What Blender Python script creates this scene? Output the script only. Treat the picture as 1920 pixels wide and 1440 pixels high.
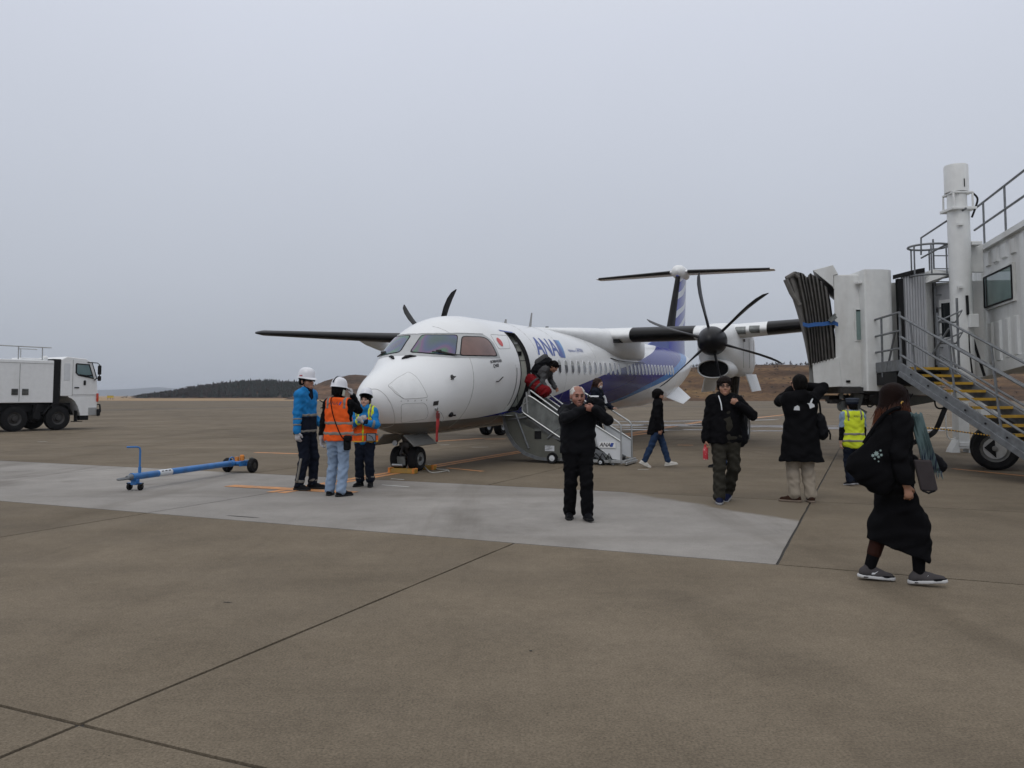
import bpy, bmesh, math, random
import numpy as np
from mathutils import Vector, Matrix
random.seed(7); np.random.seed(7)
D = bpy.data
SC = bpy.context.scene
COL = SC.collection
R = math.radians
for o in list(D.objects): D.objects.remove(o)

# ------------------------------------------------------------------ camera, sky, sun, exposure
PITCH = R(3.5); FPX = 1497.0; HORIZON = 742.0; CAMH = 1.5
CYP = HORIZON - FPX * math.tan(PITCH)          # principal row for which the horizon sits where the photo has it
cam = D.cameras.new('camera'); camo = D.objects.new('camera', cam); COL.objects.link(camo)
cam.sensor_width = 36.0; cam.lens = FPX / 1920.0 * 36.0
cam.shift_y = -(720.0 - CYP) / 1920.0
cam.clip_start = 0.1; cam.clip_end = 20000
camo.location = (0, 0, CAMH); camo.rotation_euler = (R(90) + PITCH, 0, 0)
SC.camera = camo

SUN_EL, SUN_AZ = R(52), R(205)
w = D.worlds.new("World"); SC.world = w; w.use_nodes = True
nt = w.node_tree; nt.nodes.clear()
n_out = nt.nodes.new('ShaderNodeOutputWorld'); n_bg = nt.nodes.new('ShaderNodeBackground')
n_sky = nt.nodes.new('ShaderNodeTexSky'); n_sky.sky_type = 'NISHITA'; n_sky.sun_disc = False
n_sky.sun_elevation = SUN_EL; n_sky.sun_rotation = SUN_AZ; n_sky.air_density = 1.0; n_sky.dust_density = 4.0
n_hsv = nt.nodes.new('ShaderNodeHueSaturation'); n_hsv.inputs['Saturation'].default_value = 0.25; n_hsv.inputs['Value'].default_value = 1.0
nt.links.new(n_sky.outputs[0], n_hsv.inputs['Color'])
# overcast deck: an even grey cloud layer, a little darker towards the horizon, with a faint unevenness
n_tc = nt.nodes.new('ShaderNodeTexCoord'); n_sep = nt.nodes.new('ShaderNodeSeparateXYZ')
nt.links.new(n_tc.outputs['Generated'], n_sep.inputs[0])
n_ramp = nt.nodes.new('ShaderNodeValToRGB'); cr = n_ramp.color_ramp
cr.elements[0].position = 0.0; cr.elements[0].color = (4.1, 4.44, 5.05, 1)
cr.elements[1].position = 1.0; cr.elements[1].color = (10.6, 10.7, 10.9, 1)
for p_, c_ in ((0.05, (4.42, 4.78, 5.42, 1)), (0.13, (5.05, 5.42, 6.15, 1)), (0.27, (5.82, 6.22, 7.08, 1)), (0.42, (6.65, 7.05, 8.05, 1)), (0.65, (8.3, 8.6, 9.2, 1))):
    e_ = cr.elements.new(p_); e_.color = c_
nt.links.new(n_sep.outputs['Z'], n_ramp.inputs[0])
n_noise = nt.nodes.new('ShaderNodeTexNoise'); n_noise.inputs['Scale'].default_value = 2.2; n_noise.inputs['Detail'].default_value = 3.0
nt.links.new(n_tc.outputs['Generated'], n_noise.inputs['Vector'])
n_nr = nt.nodes.new('ShaderNodeMapRange'); n_nr.inputs['To Min'].default_value = 0.96; n_nr.inputs['To Max'].default_value = 1.04
nt.links.new(n_noise.outputs['Fac'], n_nr.inputs['Value'])
n_mul = nt.nodes.new('ShaderNodeMix'); n_mul.data_type = 'RGBA'; n_mul.blend_type = 'MULTIPLY'; n_mul.inputs[0].default_value = 1.0
nt.links.new(n_ramp.outputs[0], n_mul.inputs[6]); nt.links.new(n_nr.outputs[0], n_mul.inputs[7])
n_mix = nt.nodes.new('ShaderNodeMix'); n_mix.data_type = 'RGBA'; n_mix.inputs[0].default_value = 0.93
nt.links.new(n_hsv.outputs[0], n_mix.inputs[6]); nt.links.new(n_mul.outputs[2], n_mix.inputs[7])
nt.links.new(n_mix.outputs[2], n_bg.inputs[0]); n_bg.inputs[1].default_value = 0.10
nt.links.new(n_bg.outputs[0], n_out.inputs[0])

sun = D.lights.new('sun', 'SUN'); sun.energy = 0.5; sun.angle = R(30); sun.color = (1.0, 0.97, 0.93)
suno = D.objects.new('sun', sun); COL.objects.link(suno)
_sd = Vector((math.sin(SUN_AZ) * math.cos(SUN_EL), math.cos(SUN_AZ) * math.cos(SUN_EL), math.sin(SUN_EL)))
suno.rotation_euler = (-_sd).to_track_quat('-Z', 'Y').to_euler()
SC.view_settings.view_transform = 'Standard'; SC.view_settings.look = 'None'
SC.view_settings.exposure = 0.0; SC.view_settings.gamma = 1.0
try: SC.view_settings.use_curve_mapping = False
except Exception: pass

# ------------------------------------------------------------------ surveying: a photo point on the ground (or at a known depth) -> metres
_c, _s = math.cos(PITCH), math.sin(PITCH)
def ray(px, py):
    a = (px - 960) / FPX; b = (CYP - py) / FPX
    return Vector((a, _c - b * _s, _s + b * _c))
def G(px, py, z=0.0):
    r = ray(px, py); t = (z - CAMH) / r.z
    return Vector((r.x * t, r.y * t, z))
def at(px, py, y):
    r = ray(px, py); t = y / r.y
    return Vector((r.x * t, y, CAMH + r.z * t))

# ------------------------------------------------------------------ materials
def mat(name, col, rough=0.6, metal=0.0, var=0.08, vscale=6.0, bump=0.0, bscale=40.0, coat=0.0, spec=0.5, dirt=None, dscale=2.0, damt=0.35, sheen=0.0, trans=0.0, alpha=1.0):
    m = D.materials.new(name); m.use_nodes = True
    t = m.node_tree; b = t.nodes['Principled BSDF']
    b.inputs['Roughness'].default_value = rough; b.inputs['Metallic'].default_value = metal
    b.inputs['Coat Weight'].default_value = coat; b.inputs['Coat Roughness'].default_value = 0.08
    b.inputs['Specular IOR Level'].default_value = spec
    b.inputs['Sheen Weight'].default_value = sheen
    if trans: b.inputs['Transmission Weight'].default_value = trans
    if alpha < 1: b.inputs['Alpha'].default_value = alpha
    tc = t.nodes.new('ShaderNodeTexCoord')
    n = t.nodes.new('ShaderNodeTexNoise'); n.inputs['Scale'].default_value = vscale; n.inputs['Detail'].default_value = 5
    t.links.new(tc.outputs['Object'], n.inputs['Vector'])
    mr = t.nodes.new('ShaderNodeMapRange'); mr.inputs[1].default_value = 0.3; mr.inputs[2].default_value = 0.7
    mr.inputs[3].default_value = 1 - var; mr.inputs[4].default_value = 1 + var
    t.links.new(n.outputs['Fac'], mr.inputs[0])
    mx = t.nodes.new('ShaderNodeMix'); mx.data_type = 'RGBA'; mx.blend_type = 'MULTIPLY'; mx.inputs[0].default_value = 1
    mx.inputs[6].default_value = (*col, 1); t.links.new(mr.outputs[0], mx.inputs[7])
    out = mx.outputs[2]
    if dirt is not None:
        n2 = t.nodes.new('ShaderNodeTexNoise'); n2.inputs['Scale'].default_value = dscale; n2.inputs['Detail'].default_value = 8; n2.inputs['Roughness'].default_value = 0.65
        mp = t.nodes.new('ShaderNodeMapping'); mp.inputs['Scale'].default_value = (1, 1, 0.25)
        t.links.new(tc.outputs['Object'], mp.inputs[0]); t.links.new(mp.outputs[0], n2.inputs['Vector'])
        r2 = t.nodes.new('ShaderNodeMapRange'); r2.inputs[1].default_value = 0.5; r2.inputs[2].default_value = 0.75; r2.inputs[3].default_value = 0; r2.inputs[4].default_value = damt
        t.links.new(n2.outputs['Fac'], r2.inputs[0])
        m2 = t.nodes.new('ShaderNodeMix'); m2.data_type = 'RGBA'; t.links.new(r2.outputs[0], m2.inputs[0])
        t.links.new(out, m2.inputs[6]); m2.inputs[7].default_value = (*dirt, 1); out = m2.outputs[2]
    t.links.new(out, b.inputs['Base Color'])
    if bump > 0:
        nb = t.nodes.new('ShaderNodeTexNoise'); nb.inputs['Scale'].default_value = bscale; nb.inputs['Detail'].default_value = 4
        t.links.new(tc.outputs['Object'], nb.inputs['Vector'])
        bp = t.nodes.new('ShaderNodeBump'); bp.inputs['Strength'].default_value = bump; bp.inputs['Distance'].default_value = 0.02
        t.links.new(nb.outputs['Fac'], bp.inputs['Height']); t.links.new(bp.outputs[0], b.inputs['Normal'])
    return m

M = {}
M['white'] = mat('white_paint', (0.77, 0.78, 0.78), 0.35, var=0.03, dirt=(0.45, 0.43, 0.40), dscale=1.5, damt=0.18)
M['cab_white'] = mat('bridge_white_paint', (0.68, 0.69, 0.68), 0.5, var=0.05, dirt=(0.33, 0.30, 0.25), dscale=0.9, damt=0.5, bump=0.05, bscale=6)
M['black'] = mat('black_rubber', (0.010, 0.010, 0.011), 0.65, var=0.2, bump=0.05, spec=.2)
M['tyre'] = mat('tyre_rubber', (0.010, 0.010, 0.011), 0.85, var=0.25, bump=0.15, bscale=60, dirt=(0.03, 0.027, 0.024), dscale=6, spec=.2)
M['boot'] = mat('deice_boot_rubber', (0.008, 0.0075, 0.008), 0.38, var=0.15, vscale=3, spec=.12)
M['prop'] = mat('propeller_black', (0.008, 0.008, 0.010), 0.36, var=0.15, spec=.25)
M['steel'] = mat('galvanised_steel', (0.17, 0.18, 0.19), 0.55, 0.35, var=0.2, vscale=10, bump=0.04, dirt=(0.09, 0.085, 0.08), dscale=4)
M['alu'] = mat('aluminium', (0.42, 0.43, 0.43), 0.4, 0.7, var=0.08, dirt=(0.25, 0.24, 0.22), dscale=5)
M['darkmetal'] = mat('dark_metal', (0.045, 0.043, 0.042), 0.55, 0.4, var=0.25, dirt=(0.09, 0.075, 0.06), dscale=8)
M['grey'] = mat('grey_paint', (0.20, 0.20, 0.19), 0.45, var=0.08, dirt=(0.10, 0.09, 0.08), dscale=3)
M['bluepaint'] = mat('blue_paint', (0.028, 0.16, 0.43), 0.4, var=0.12, dirt=(0.05, 0.07, 0.10), dscale=7, damt=0.6)
M['orange'] = mat('orange_paint', (0.62, 0.21, 0.03), 0.6, var=0.15, vscale=14, dirt=(0.2, 0.12, 0.06), dscale=9)
M['yellow'] = mat('yellow_paint', (0.30, 0.165, 0.02), 0.55, var=0.12, dirt=(0.12, 0.09, 0.05), dscale=12, damt=0.5)
M['red'] = mat('red_fabric', (0.42, 0.03, 0.03), 0.7, var=0.15)
M['glassdark'] = mat('dark_glass', (0.012, 0.016, 0.018), 0.06, var=0.1, spec=0.8)
M['glassgreen'] = mat('tinted_glass', (0.16, 0.23, 0.22), 0.06, var=0.12, vscale=2, spec=0.8)
M['belly'] = mat('belly_grey_paint', (0.17, 0.165, 0.155), 0.38, var=0.05, dirt=(0.1, 0.085, 0.07), dscale=1.2, damt=0.5)
M['line'] = mat('panel_line', (0.34, 0.34, 0.33), 0.6, var=0.1)
M['blueink'] = mat('blue_lettering', (0.03, 0.07, 0.32), 0.4, var=0.05)
M['darkink'] = mat('dark_lettering', (0.02, 0.02, 0.025), 0.5, var=0.05)
M['redink'] = mat('red_disc_paint', (0.55, 0.045, 0.04), 0.4, var=0.05)
M['sign'] = mat('sign_white', (0.62, 0.64, 0.66), 0.45, var=0.04)
M['meshpanel'] = mat('scuffed_plastic', (0.135, 0.145, 0.14), 0.35, var=0.35, vscale=5, dirt=(0.32, 0.34, 0.33), dscale=4, damt=0.6)
M['interior'] = mat('cabin_lining', (0.60, 0.62, 0.56), 0.6, var=0.06)
M['brown'] = mat('brown_curtain', (0.16, 0.085, 0.07), 0.12, var=0.2, vscale=3, spec=0.6)

# ------------------------------------------------------------------ mesh builder
def norm(v):
    v = Vector(v); l = v.length
    return v / l if l > 1e-9 else Vector((0, 0, 1))
def frame(d, up=(0, 0, 1)):
    d = norm(d); u = Vector(up)
    if abs(d.dot(norm(u))) > 0.98: u = Vector((0, 1, 0)) if abs(d.y) < 0.9 else Vector((1, 0, 0))
    a = norm(d.cross(u)); b = norm(a.cross(d))
    return a, b
class MB:
    def __init__(s): s.v = []; s.f = []; s.m = []
    def add(s, vs, fs, m=0):
        o = len(s.v); s.v += [tuple(v) for v in vs]
        for f in fs: s.f.append([i + o for i in f]); s.m.append(m)
        return s
    def box(s, c, d, rz=0.0, m=0, rx=0.0, ry=0.0):
        x, y, z = d[0] / 2, d[1] / 2, d[2] / 2
        mt = Matrix.Rotation(rz, 3, 'Z') @ Matrix.Rotation(ry, 3, 'Y') @ Matrix.Rotation(rx, 3, 'X')
        vs = [Vector(c) + mt @ Vector(p) for p in ((-x,-y,-z),(x,-y,-z),(x,y,-z),(-x,y,-z),(-x,-y,z),(x,-y,z),(x,y,z),(-x,y,z))]
        return s.add(vs, [(3,2,1,0),(4,5,6,7),(0,1,5,4),(1,2,6,5),(2,3,7,6),(3,0,4,7)], m)
    def beam(s, p0, p1, wd, ht, up=(0,0,1), m=0):
        p0, p1 = Vector(p0), Vector(p1); a, b = frame(p1 - p0, up); vs = []
        for p in (p0, p1):
            for sx, sy in ((-1,-1),(1,-1),(1,1),(-1,1)): vs.append(p + a * sx * wd / 2 + b * sy * ht / 2)
        return s.add(vs, [(3,2,1,0),(4,5,6,7),(0,1,5,4),(1,2,6,5),(2,3,7,6),(3,0,4,7)], m)
    def tube(s, pts, r, n=8, m=0, caps=True):
        pts = [Vector(p) for p in pts]; rs = r if isinstance(r, (list, tuple)) else [r] * len(pts)
        vs = []; fs = []; k = len(pts)
        d0 = pts[1] - pts[0]; a, b = frame(d0)
        for i, p in enumerate(pts):
            d = norm(pts[min(i+1, k-1)] - pts[max(i-1, 0)])
            a = norm(a - d * a.dot(d)); b = norm(d.cross(a))
            for j in range(n):
                t = 2 * math.pi * j / n; vs.append(p + (a * math.cos(t) + b * math.sin(t)) * rs[i])
        for i in range(k - 1):
            for j in range(n): fs.append((i*n+j, i*n+(j+1)%n, (i+1)*n+(j+1)%n, (i+1)*n+j))
        if caps: fs.append(tuple(range(n-1, -1, -1))); fs.append(tuple((k-1)*n+j for j in range(n)))
        return s.add(vs, fs, m)
    def lathe(s, prof, org, axis, n=24, m=0):
        """prof: (radius, distance along the axis)"""
        org = Vector(org); ax = norm(axis); a, b = frame(ax); vs = []; fs = []; k = len(prof)
        for r, t in prof:
            for j in range(n):
                q = 2 * math.pi * j / n; vs.append(org + ax * t + (a * math.cos(q) + b * math.sin(q)) * max(r, 1e-4))
        for i in range(k - 1):
            for j in range(n): fs.append((i*n+j, i*n+(j+1)%n, (i+1)*n+(j+1)%n, (i+1)*n+j))
        rm = max(p[0] for p in prof)
        if not (k >= 6 and abs(prof[0][0] - prof[-1][0]) < 1e-6 and .2 * rm < prof[0][0] < .8 * rm):     # tyres stay open in the middle
            fs.append(tuple(range(n-1, -1, -1))); fs.append(tuple((k-1)*n+j for j in range(n)))
        return s.add(vs, fs, m)
    def prism(s, poly, vec, m=0):
        n = len(poly); vec = Vector(vec); vs = [Vector(p) for p in poly] + [Vector(p) + vec for p in poly]
        fs = [tuple(range(n-1, -1, -1)), tuple(range(n, 2*n))] + [(i, (i+1)%n, n+(i+1)%n, n+i) for i in range(n)]
        return s.add(vs, fs, m)
    def loft(s, rings, m=0, caps=True, closed=True):
        n = len(rings[0]); vs = [p for r in rings for p in r]; fs = []
        for i in range(len(rings) - 1):
            for j in range(n if closed else n - 1): fs.append((i*n+j, i*n+(j+1)%n, (i+1)*n+(j+1)%n, (i+1)*n+j))
        if caps and closed: fs.append(tuple(range(n-1, -1, -1))); fs.append(tuple((len(rings)-1)*n+j for j in range(n)))
        return s.add(vs, fs, m)
    def build(s, name, mats, parent=None, smooth=True, bevel=0.0, loc=None, fixn=True):
        me = D.meshes.new(name); me.from_pydata(s.v, [], s.f)
        for m in (mats if isinstance(mats, (list, tuple)) else [mats]): me.materials.append(m)
        me.polygons.foreach_set('material_index', s.m)
        if fixn:
            bm = bmesh.new(); bm.from_mesh(me); bmesh.ops.recalc_face_normals(bm, faces=bm.faces); bm.to_mesh(me); bm.free()
        if smooth:
            me.shade_smooth(); me.set_sharp_from_angle(angle=R(38))
        o = D.objects.new(name, me); COL.objects.link(o)
        if parent: o.parent = parent
        if loc is not None: o.location = loc
        if bevel > 0:
            bv = o.modifiers.new('edge', 'BEVEL'); bv.width = bevel; bv.segments = 2; bv.limit_method = 'ANGLE'; bv.angle_limit = R(40)
        return o
def tag(o, label=None, cat=None, group=None, kind=None):
    if label: o['label'] = label
    if cat: o['category'] = cat
    if group: o['group'] = group
    if kind: o['kind'] = kind
    return o
def empty(name, loc=(0,0,0), rz=0.0, label=None, cat=None, group=None, rot=None):
    o = D.objects.new(name, None); COL.objects.link(o); o.empty_display_size = 0.2
    o.location = loc; o.rotation_euler = rot if rot else (0, 0, rz)
    return tag(o, label, cat, group)
def dup(o, parent=None, **kw):
    c = o.copy(); COL.objects.link(c)
    if parent: c.parent = parent
    for k, v in kw.items(): setattr(c, k, v)
    return c
def mesh_obj(name, me, mats, parent=None):
    for m in mats if isinstance(mats, (list, tuple)) else [mats]: me.materials.append(m)
    o = D.objects.new(name, me); COL.objects.link(o)
    if parent: o.parent = parent
    return o
_textcache = {}
def text_mesh(txt, size=1.0, shear=0.0, bold=0.0, align='CENTER'):
    cu = D.curves.new('lettering', 'FONT'); cu.body = txt; cu.size = size; cu.shear = shear; cu.offset = bold; cu.align_x = align; cu.align_y = 'CENTER'; cu.resolution_u = 3
    ob = D.objects.new('lettering', cu); COL.objects.link(ob)
    dg = bpy.context.evaluated_depsgraph_get(); dg.update()
    me = D.meshes.new_from_object(ob.evaluated_get(dg)); D.objects.remove(ob); D.curves.remove(cu)
    me.materials.clear()
    return me
def text_on(txt, size, org, xdir, updir, m, name='lettering', parent=None, **kw):
    me = text_mesh(txt, size, **kw); o = Vector(org); x = norm(xdir); u = norm(updir)
    for v in me.vertices: p = o + x * v.co.x + u * v.co.y; v.co = p
    return mesh_obj(name, me, m, parent)

# ------------------------------------------------------------------ ground
def ground_mat(name, base, light=0.0, mask=None, stain=(0.11, 0.095, 0.075), stainamt=0.55, speck=1.0, rnd=0.07):
    m = D.materials.new(name); m.use_nodes = True; t = m.node_tree; b = t.nodes['Principled BSDF']; L = t.links.new
    b.inputs['Specular IOR Level'].default_value = 0.08
    geo = t.nodes.new('ShaderNodeNewGeometry')
    def noise(scale, det=4, rough=0.55, vec=None, dist=0.0):
        n = t.nodes.new('ShaderNodeTexNoise'); n.inputs['Scale'].default_value = scale; n.inputs['Detail'].default_value = det
        n.inputs['Roughness'].default_value = rough; n.inputs['Distortion'].default_value = dist
        L(vec if vec else geo.outputs['Position'], n.inputs['Vector']); return n.outputs['Fac']
    def rng(x, a, b_, c, d):
        r = t.nodes.new('ShaderNodeMapRange'); r.inputs[1].default_value = a; r.inputs[2].default_value = b_; r.inputs[3].default_value = c; r.inputs[4].default_value = d
        L(x, r.inputs[0]); return r.outputs[0]
    def math_(op, x, y):
        k = t.nodes.new('ShaderNodeMath'); k.operation = op
        for i, q in ((0, x), (1, y)):
            if isinstance(q, (int, float)): k.inputs[i].default_value = q
            else: L(q, k.inputs[i])
        return k.outputs[0]
    def mix(fac, a, c, mode='MIX'):
        k = t.nodes.new('ShaderNodeMix'); k.data_type = 'RGBA'; k.blend_type = mode
        if isinstance(fac, (int, float)): k.inputs[0].default_value = fac
        else: L(fac, k.inputs[0])
        for i, q in ((6, a), (7, c)):
            if isinstance(q, tuple): k.inputs[i].default_value = (*q, 1)
            else: L(q, k.inputs[i])
        return k.outputs[2]
    oi = t.nodes.new('ShaderNodeObjectInfo')
    v = rng(noise(0.16, 5), 0.3, 0.7, 0.84, 1.16)
    v = math_('MULTIPLY', v, rng(noise(1.1, 6, 0.65), 0.3, 0.7, 0.86, 1.14))
    v = math_('MULTIPLY', v, rng(noise(14, 4, 0.7), 0.3, 0.7, 1 - 0.10 * speck, 1 + 0.10 * speck))
    v = math_('MULTIPLY', v, rng(noise(75, 3, 0.75), 0.32, 0.68, 1 - 0.34 * speck, 1 + 0.34 * speck))
    v = math_('MULTIPLY', v, rng(oi.outputs['Random'], 0, 1, 1 - rnd, 1 + rnd))
    col = mix(1.0, base, v, 'MULTIPLY')
    # long tyre and drag marks, stretched along the taxi direction
    mp = t.nodes.new('ShaderNodeMapping'); mp.inputs['Rotation'].default_value = (0, 0, R(24)); mp.inputs['Scale'].default_value = (0.9, 0.07, 1)
    L(geo.outputs['Position'], mp.inputs[0])
    streak = rng(noise(1.0, 6, 0.6, mp.outputs[0]), 0.56, 0.74, 0, stainamt * 0.6)
    col = mix(streak, col, stain)
    mp2 = t.nodes.new('ShaderNodeMapping'); mp2.inputs['Rotation'].default_value = (0, 0, R(4)); mp2.inputs['Scale'].default_value = (0.10, 1.0, 1)
    L(geo.outputs['Position'], mp2.inputs[0])
    streak2 = rng(noise(0.55, 5, 0.6, mp2.outputs[0]), 0.52, 0.75, 0, stainamt * 0.5)
    col = mix(streak2, col, stain)
    blot = rng(noise(0.42, 7, 0.68, None, 0.4), 0.56, 0.72, 0, stainamt * 0.45)
    col = mix(blot, col, stain)
    tw = t.nodes.new('ShaderNodeTexWave'); tw.wave_type = 'BANDS'; tw.bands_direction = 'X'; tw.inputs['Scale'].default_value = 0.09; tw.inputs['Distortion'].default_value = 5.0; tw.inputs['Detail'].default_value = 3; tw.inputs['Detail Scale'].default_value = 0.35
    mp3 = t.nodes.new('ShaderNodeMapping'); mp3.inputs['Rotation'].default_value = (0, 0, R(-62)); mp3.inputs['Scale'].default_value = (1, .25, 1); L(geo.outputs['Position'], mp3.inputs[0]); L(mp3.outputs[0], tw.inputs['Vector'])
    scuff = math_('MULTIPLY', rng(tw.outputs['Fac'], 0.93, 0.99, 0, 1), rng(noise(0.7, 4, .6), 0.45, 0.65, 0, 0.30)); col = mix(scuff, col, (0.07, 0.058, 0.045))
    od = t.nodes.new('ShaderNodeTexVoronoi'); od.inputs['Scale'].default_value = 0.55; L(geo.outputs['Position'], od.inputs['Vector'])
    drip = math_('MULTIPLY', rng(math_('ADD', od.outputs['Distance'], math_('MULTIPLY', noise(6, 4, .6), .16)), 0.10, 0.22, 1, 0), rng(noise(0.23, 2), 0.50, 0.62, 0, 0.45)); col = mix(drip, col, (0.075, 0.062, 0.047))
    # dark pits and specks
    vo = t.nodes.new('ShaderNodeTexVoronoi'); vo.inputs['Scale'].default_value = 26; vo.feature = 'F1'; L(geo.outputs['Position'], vo.inputs['Vector'])
    pit = math_('MULTIPLY', rng(vo.outputs['Distance'], 0.06, 0.16, 1, 0), rng(noise(2.5, 3), 0.5, 0.62, 0, 0.6))
    col = mix(pit, col, (0.05, 0.043, 0.035))
    if mask:                                              # mask: (point, direction, softness) a worn edge where the pale skim coat has gone
        p0, nrm, soft = mask
        sub = t.nodes.new('ShaderNodeVectorMath'); sub.operation = 'DOT_PRODUCT'; L(geo.outputs['Position'], sub.inputs[0]); sub.inputs[1].default_value = (*nrm, 0)
        d = math_('SUBTRACT', sub.outputs['Value'], p0[0] * nrm[0] + p0[1] * nrm[1])
        d = math_('ADD', d, math_('MULTIPLY', math_('SUBTRACT', noise(1.2, 6, 0.65), 0.5), 0.5))
        col = mix(rng(d, -soft, soft, 0, 1), col, (0.160, 0.133, 0.099))
    L(col, b.inputs['Base Color'])
    L(rng(noise(0.8, 4), 0.3, 0.7, 0.75, 0.95), b.inputs['Roughness'])
    bp = t.nodes.new('ShaderNodeBump'); bp.inputs['Strength'].default_value = 0.35 * speck; bp.inputs['Distance'].default_value = 0.006
    L(noise(90, 3, 0.7), bp.inputs['Height']); L(bp.outputs[0], b.inputs['Normal'])
    return m
M['concrete'] = ground_mat('apron_concrete', (0.160, 0.131, 0.096), stain=(0.088, 0.070, 0.050), stainamt=0.75)
M['skim'] = ground_mat('pale_skim_concrete', (0.258, 0.242, 0.224), stain=(0.135, 0.119, 0.100), stainamt=1.1, speck=0.5, rnd=0.02)
TH = R(24.0); EU = Vector((math.cos(TH), -math.sin(TH), 0)); EV = Vector((math.sin(TH), math.cos(TH), 0))
def UV(u, v, z=0.0): return EU * u + EV * v + Vector((0, 0, z))
def uv_of(p): return Vector(p).dot(EU), Vector(p).dot(EV)
_pe = UV(-2.3, 11.35); _nr = (EU * 0.60 + EV * 0.80)
M['skim_worn'] = ground_mat('pale_skim_concrete_worn', (0.258, 0.242, 0.224), stain=(0.135, 0.119, 0.100), stainamt=1.1, speck=0.5, rnd=0.02, mask=((_pe.x, _pe.y), (_nr.x, _nr.y), 0.07))
M['joint'] = mat('joint_sealant', (0.03, 0.026, 0.022), 0.8, var=0.3, vscale=20)
M['drygrass'] = mat('dry_grass', (0.28, 0.18, 0.085), 0.9, var=0.25, vscale=0.05)

# base sheet to the horizon (dry grass beyond the apron), joint bed, far apron
g = MB(); S = 6400
g.add([(-S,-S,-.10),(S,-S,-.10),(S,S,-.10),(-S,S,-.10)], [(0,1,2,3)])
tag(g.build('ground', M['drygrass'], smooth=False), kind='structure')
def quad(name, pts, m, z, kind='structure', parent=None, label=None):
    b = MB(); b.add([(p[0], p[1], z) for p in pts], [tuple(range(len(pts)))])
    o = b.build(name, m, parent, smooth=False, fixn=False)
    if o.data.polygons[0].normal.z < 0: o.data.flip_normals()
    return tag(o, label, kind=kind)
quad('far_apron', [(-900, -40), (900, -40), (900, 222), (-900, 262)], M['concrete'], -0.024)
bed = quad('apron', [UV(-75, -12), UV(75, -12), UV(75, 112), UV(-75, 112)], M['joint'], -0.012)
rows = [-12.4, -7.4, -2.4, 2.62, 7.55, 12.2] + [12.2 + 5.05 * k for k in range(1, 20)]
slabs = []
for i in range(len(rows) - 1):
    v0, v1 = rows[i], rows[i + 1]
    if v1 < 7.6: us = [-3.33 + 5.13 * k for k in range(-14, 16)]
    elif v1 < 12.3: us = [-8.48 - 5.85 * k for k in range(11, 0, -1)] + [-8.48, -0.78] + [-0.78 + 5.1 * k for k in range(1, 15)]
    else: us = [-0.78 + 5.1 * k for k in range(-14, 16)]
    for a, b_ in zip(us[:-1], us[1:]):
        c = UV((a + b_) / 2, (v0 + v1) / 2); d = math.hypot(c.x, c.y)
        ang = abs(math.degrees(math.atan2(c.x, c.y)))
        slabs.append((d + (60 if ang > 42 and d > 9 else 0) + (200 if c.y < -4 else 0), a, b_, v0, v1))
slabs.sort()
_slabcache = {}
def slab_geo(w_, h_, seed, n=14):
    rr = random.Random(seed); gp = 0.0125; pts = []
    cx, cy = w_ / 2 - gp, h_ / 2 - gp
    for (x0, y0, x1, y1) in ((-cx,-cy,cx,-cy),(cx,-cy,cx,cy),(cx,cy,-cx,cy),(-cx,cy,-cx,-cy)):
        nx, ny = (y1 - y0), -(x1 - x0); l = math.hypot(nx, ny)
        for k in range(n):
            t_ = k / n; j = rr.uniform(-0.0035, 0.0035) if k else 0
            pts.append((x0 + (x1 - x0) * t_ + nx / l * j, y0 + (y1 - y0) * t_ + ny / l * j))
    return pts
far = MB()
for i, (dd, a, b_, v0, v1) in enumerate(slabs):
    w_, h_ = b_ - a, v1 - v0; c = UV((a + b_) / 2, (v0 + v1) / 2)
    if i < 285:
        worn = abs(v0 - 7.55) < .1 and b_ < -0.7
        m_ = (M['skim_worn'] if b_ > -1 else M['skim']) if worn else M['concrete']
        if worn and a < -32: m_ = M['concrete']
        key = (round(w_, 2), round(h_, 2), i % 3, m_.name)
        if key not in _slabcache:
            pts = slab_geo(w_, h_, i, 14 if dd < 35 else 4); n = len(pts); s = MB()
            s.add([(x, y, 0) for x, y in pts] + [(x, y, -0.05) for x, y in pts], [tuple(range(n))] + [(k, n + k, n + (k+1) % n, (k+1) % n) for k in range(n)])
            o = s.build('slab', m_, bed, smooth=False); _slabcache[key] = o.data
        else:
            o = D.objects.new('slab', _slabcache[key]); COL.objects.link(o); o.parent = bed
        o.location = (c.x, c.y, 0); o.rotation_euler = (0, 0, -TH)
    else:
        q = [UV(a + .01, v0 + .01), UV(b_ - .01, v0 + .01), UV(b_ - .01, v1 - .01), UV(a + .01, v1 - .01)]
        far.add([(p.x, p.y, 0) for p in q], [(0, 1, 2, 3)])
tag(far.build('slab_field', M['concrete'], bed, smooth=False, fixn=False), kind='stuff')

# painted markings: thin sheets on the slabs
def strip(name, p0, p1, wd, m, z=0.004, label=None):
    p0, p1 = Vector(p0), Vector(p1); d = norm(p1 - p0); n = Vector((-d.y, d.x, 0)); k = max(2, int((p1 - p0).length / 0.25)); rr = random.Random(len(name) * 31 + int(p0.x * 7))
    vs = []; 
    for i in range(k + 1):
        p = p0.lerp(p1, i / k); j1, j2 = rr.uniform(-.006, .006), rr.uniform(-.006, .006)
        vs += [(p.x - n.x * (wd / 2 + j1), p.y - n.y * (wd / 2 + j1), z), (p.x + n.x * (wd / 2 + j2), p.y + n.y * (wd / 2 + j2), z)]
    b = MB(); b.add(vs, [(2*i, 2*i+2, 2*i+3, 2*i+1) for i in range(k)])
    o = b.build(name, m, smooth=False, fixn=False)
    if o.data.polygons[0].normal.z < 0: o.data.flip_normals()
    return tag(o, label, kind='structure')
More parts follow.
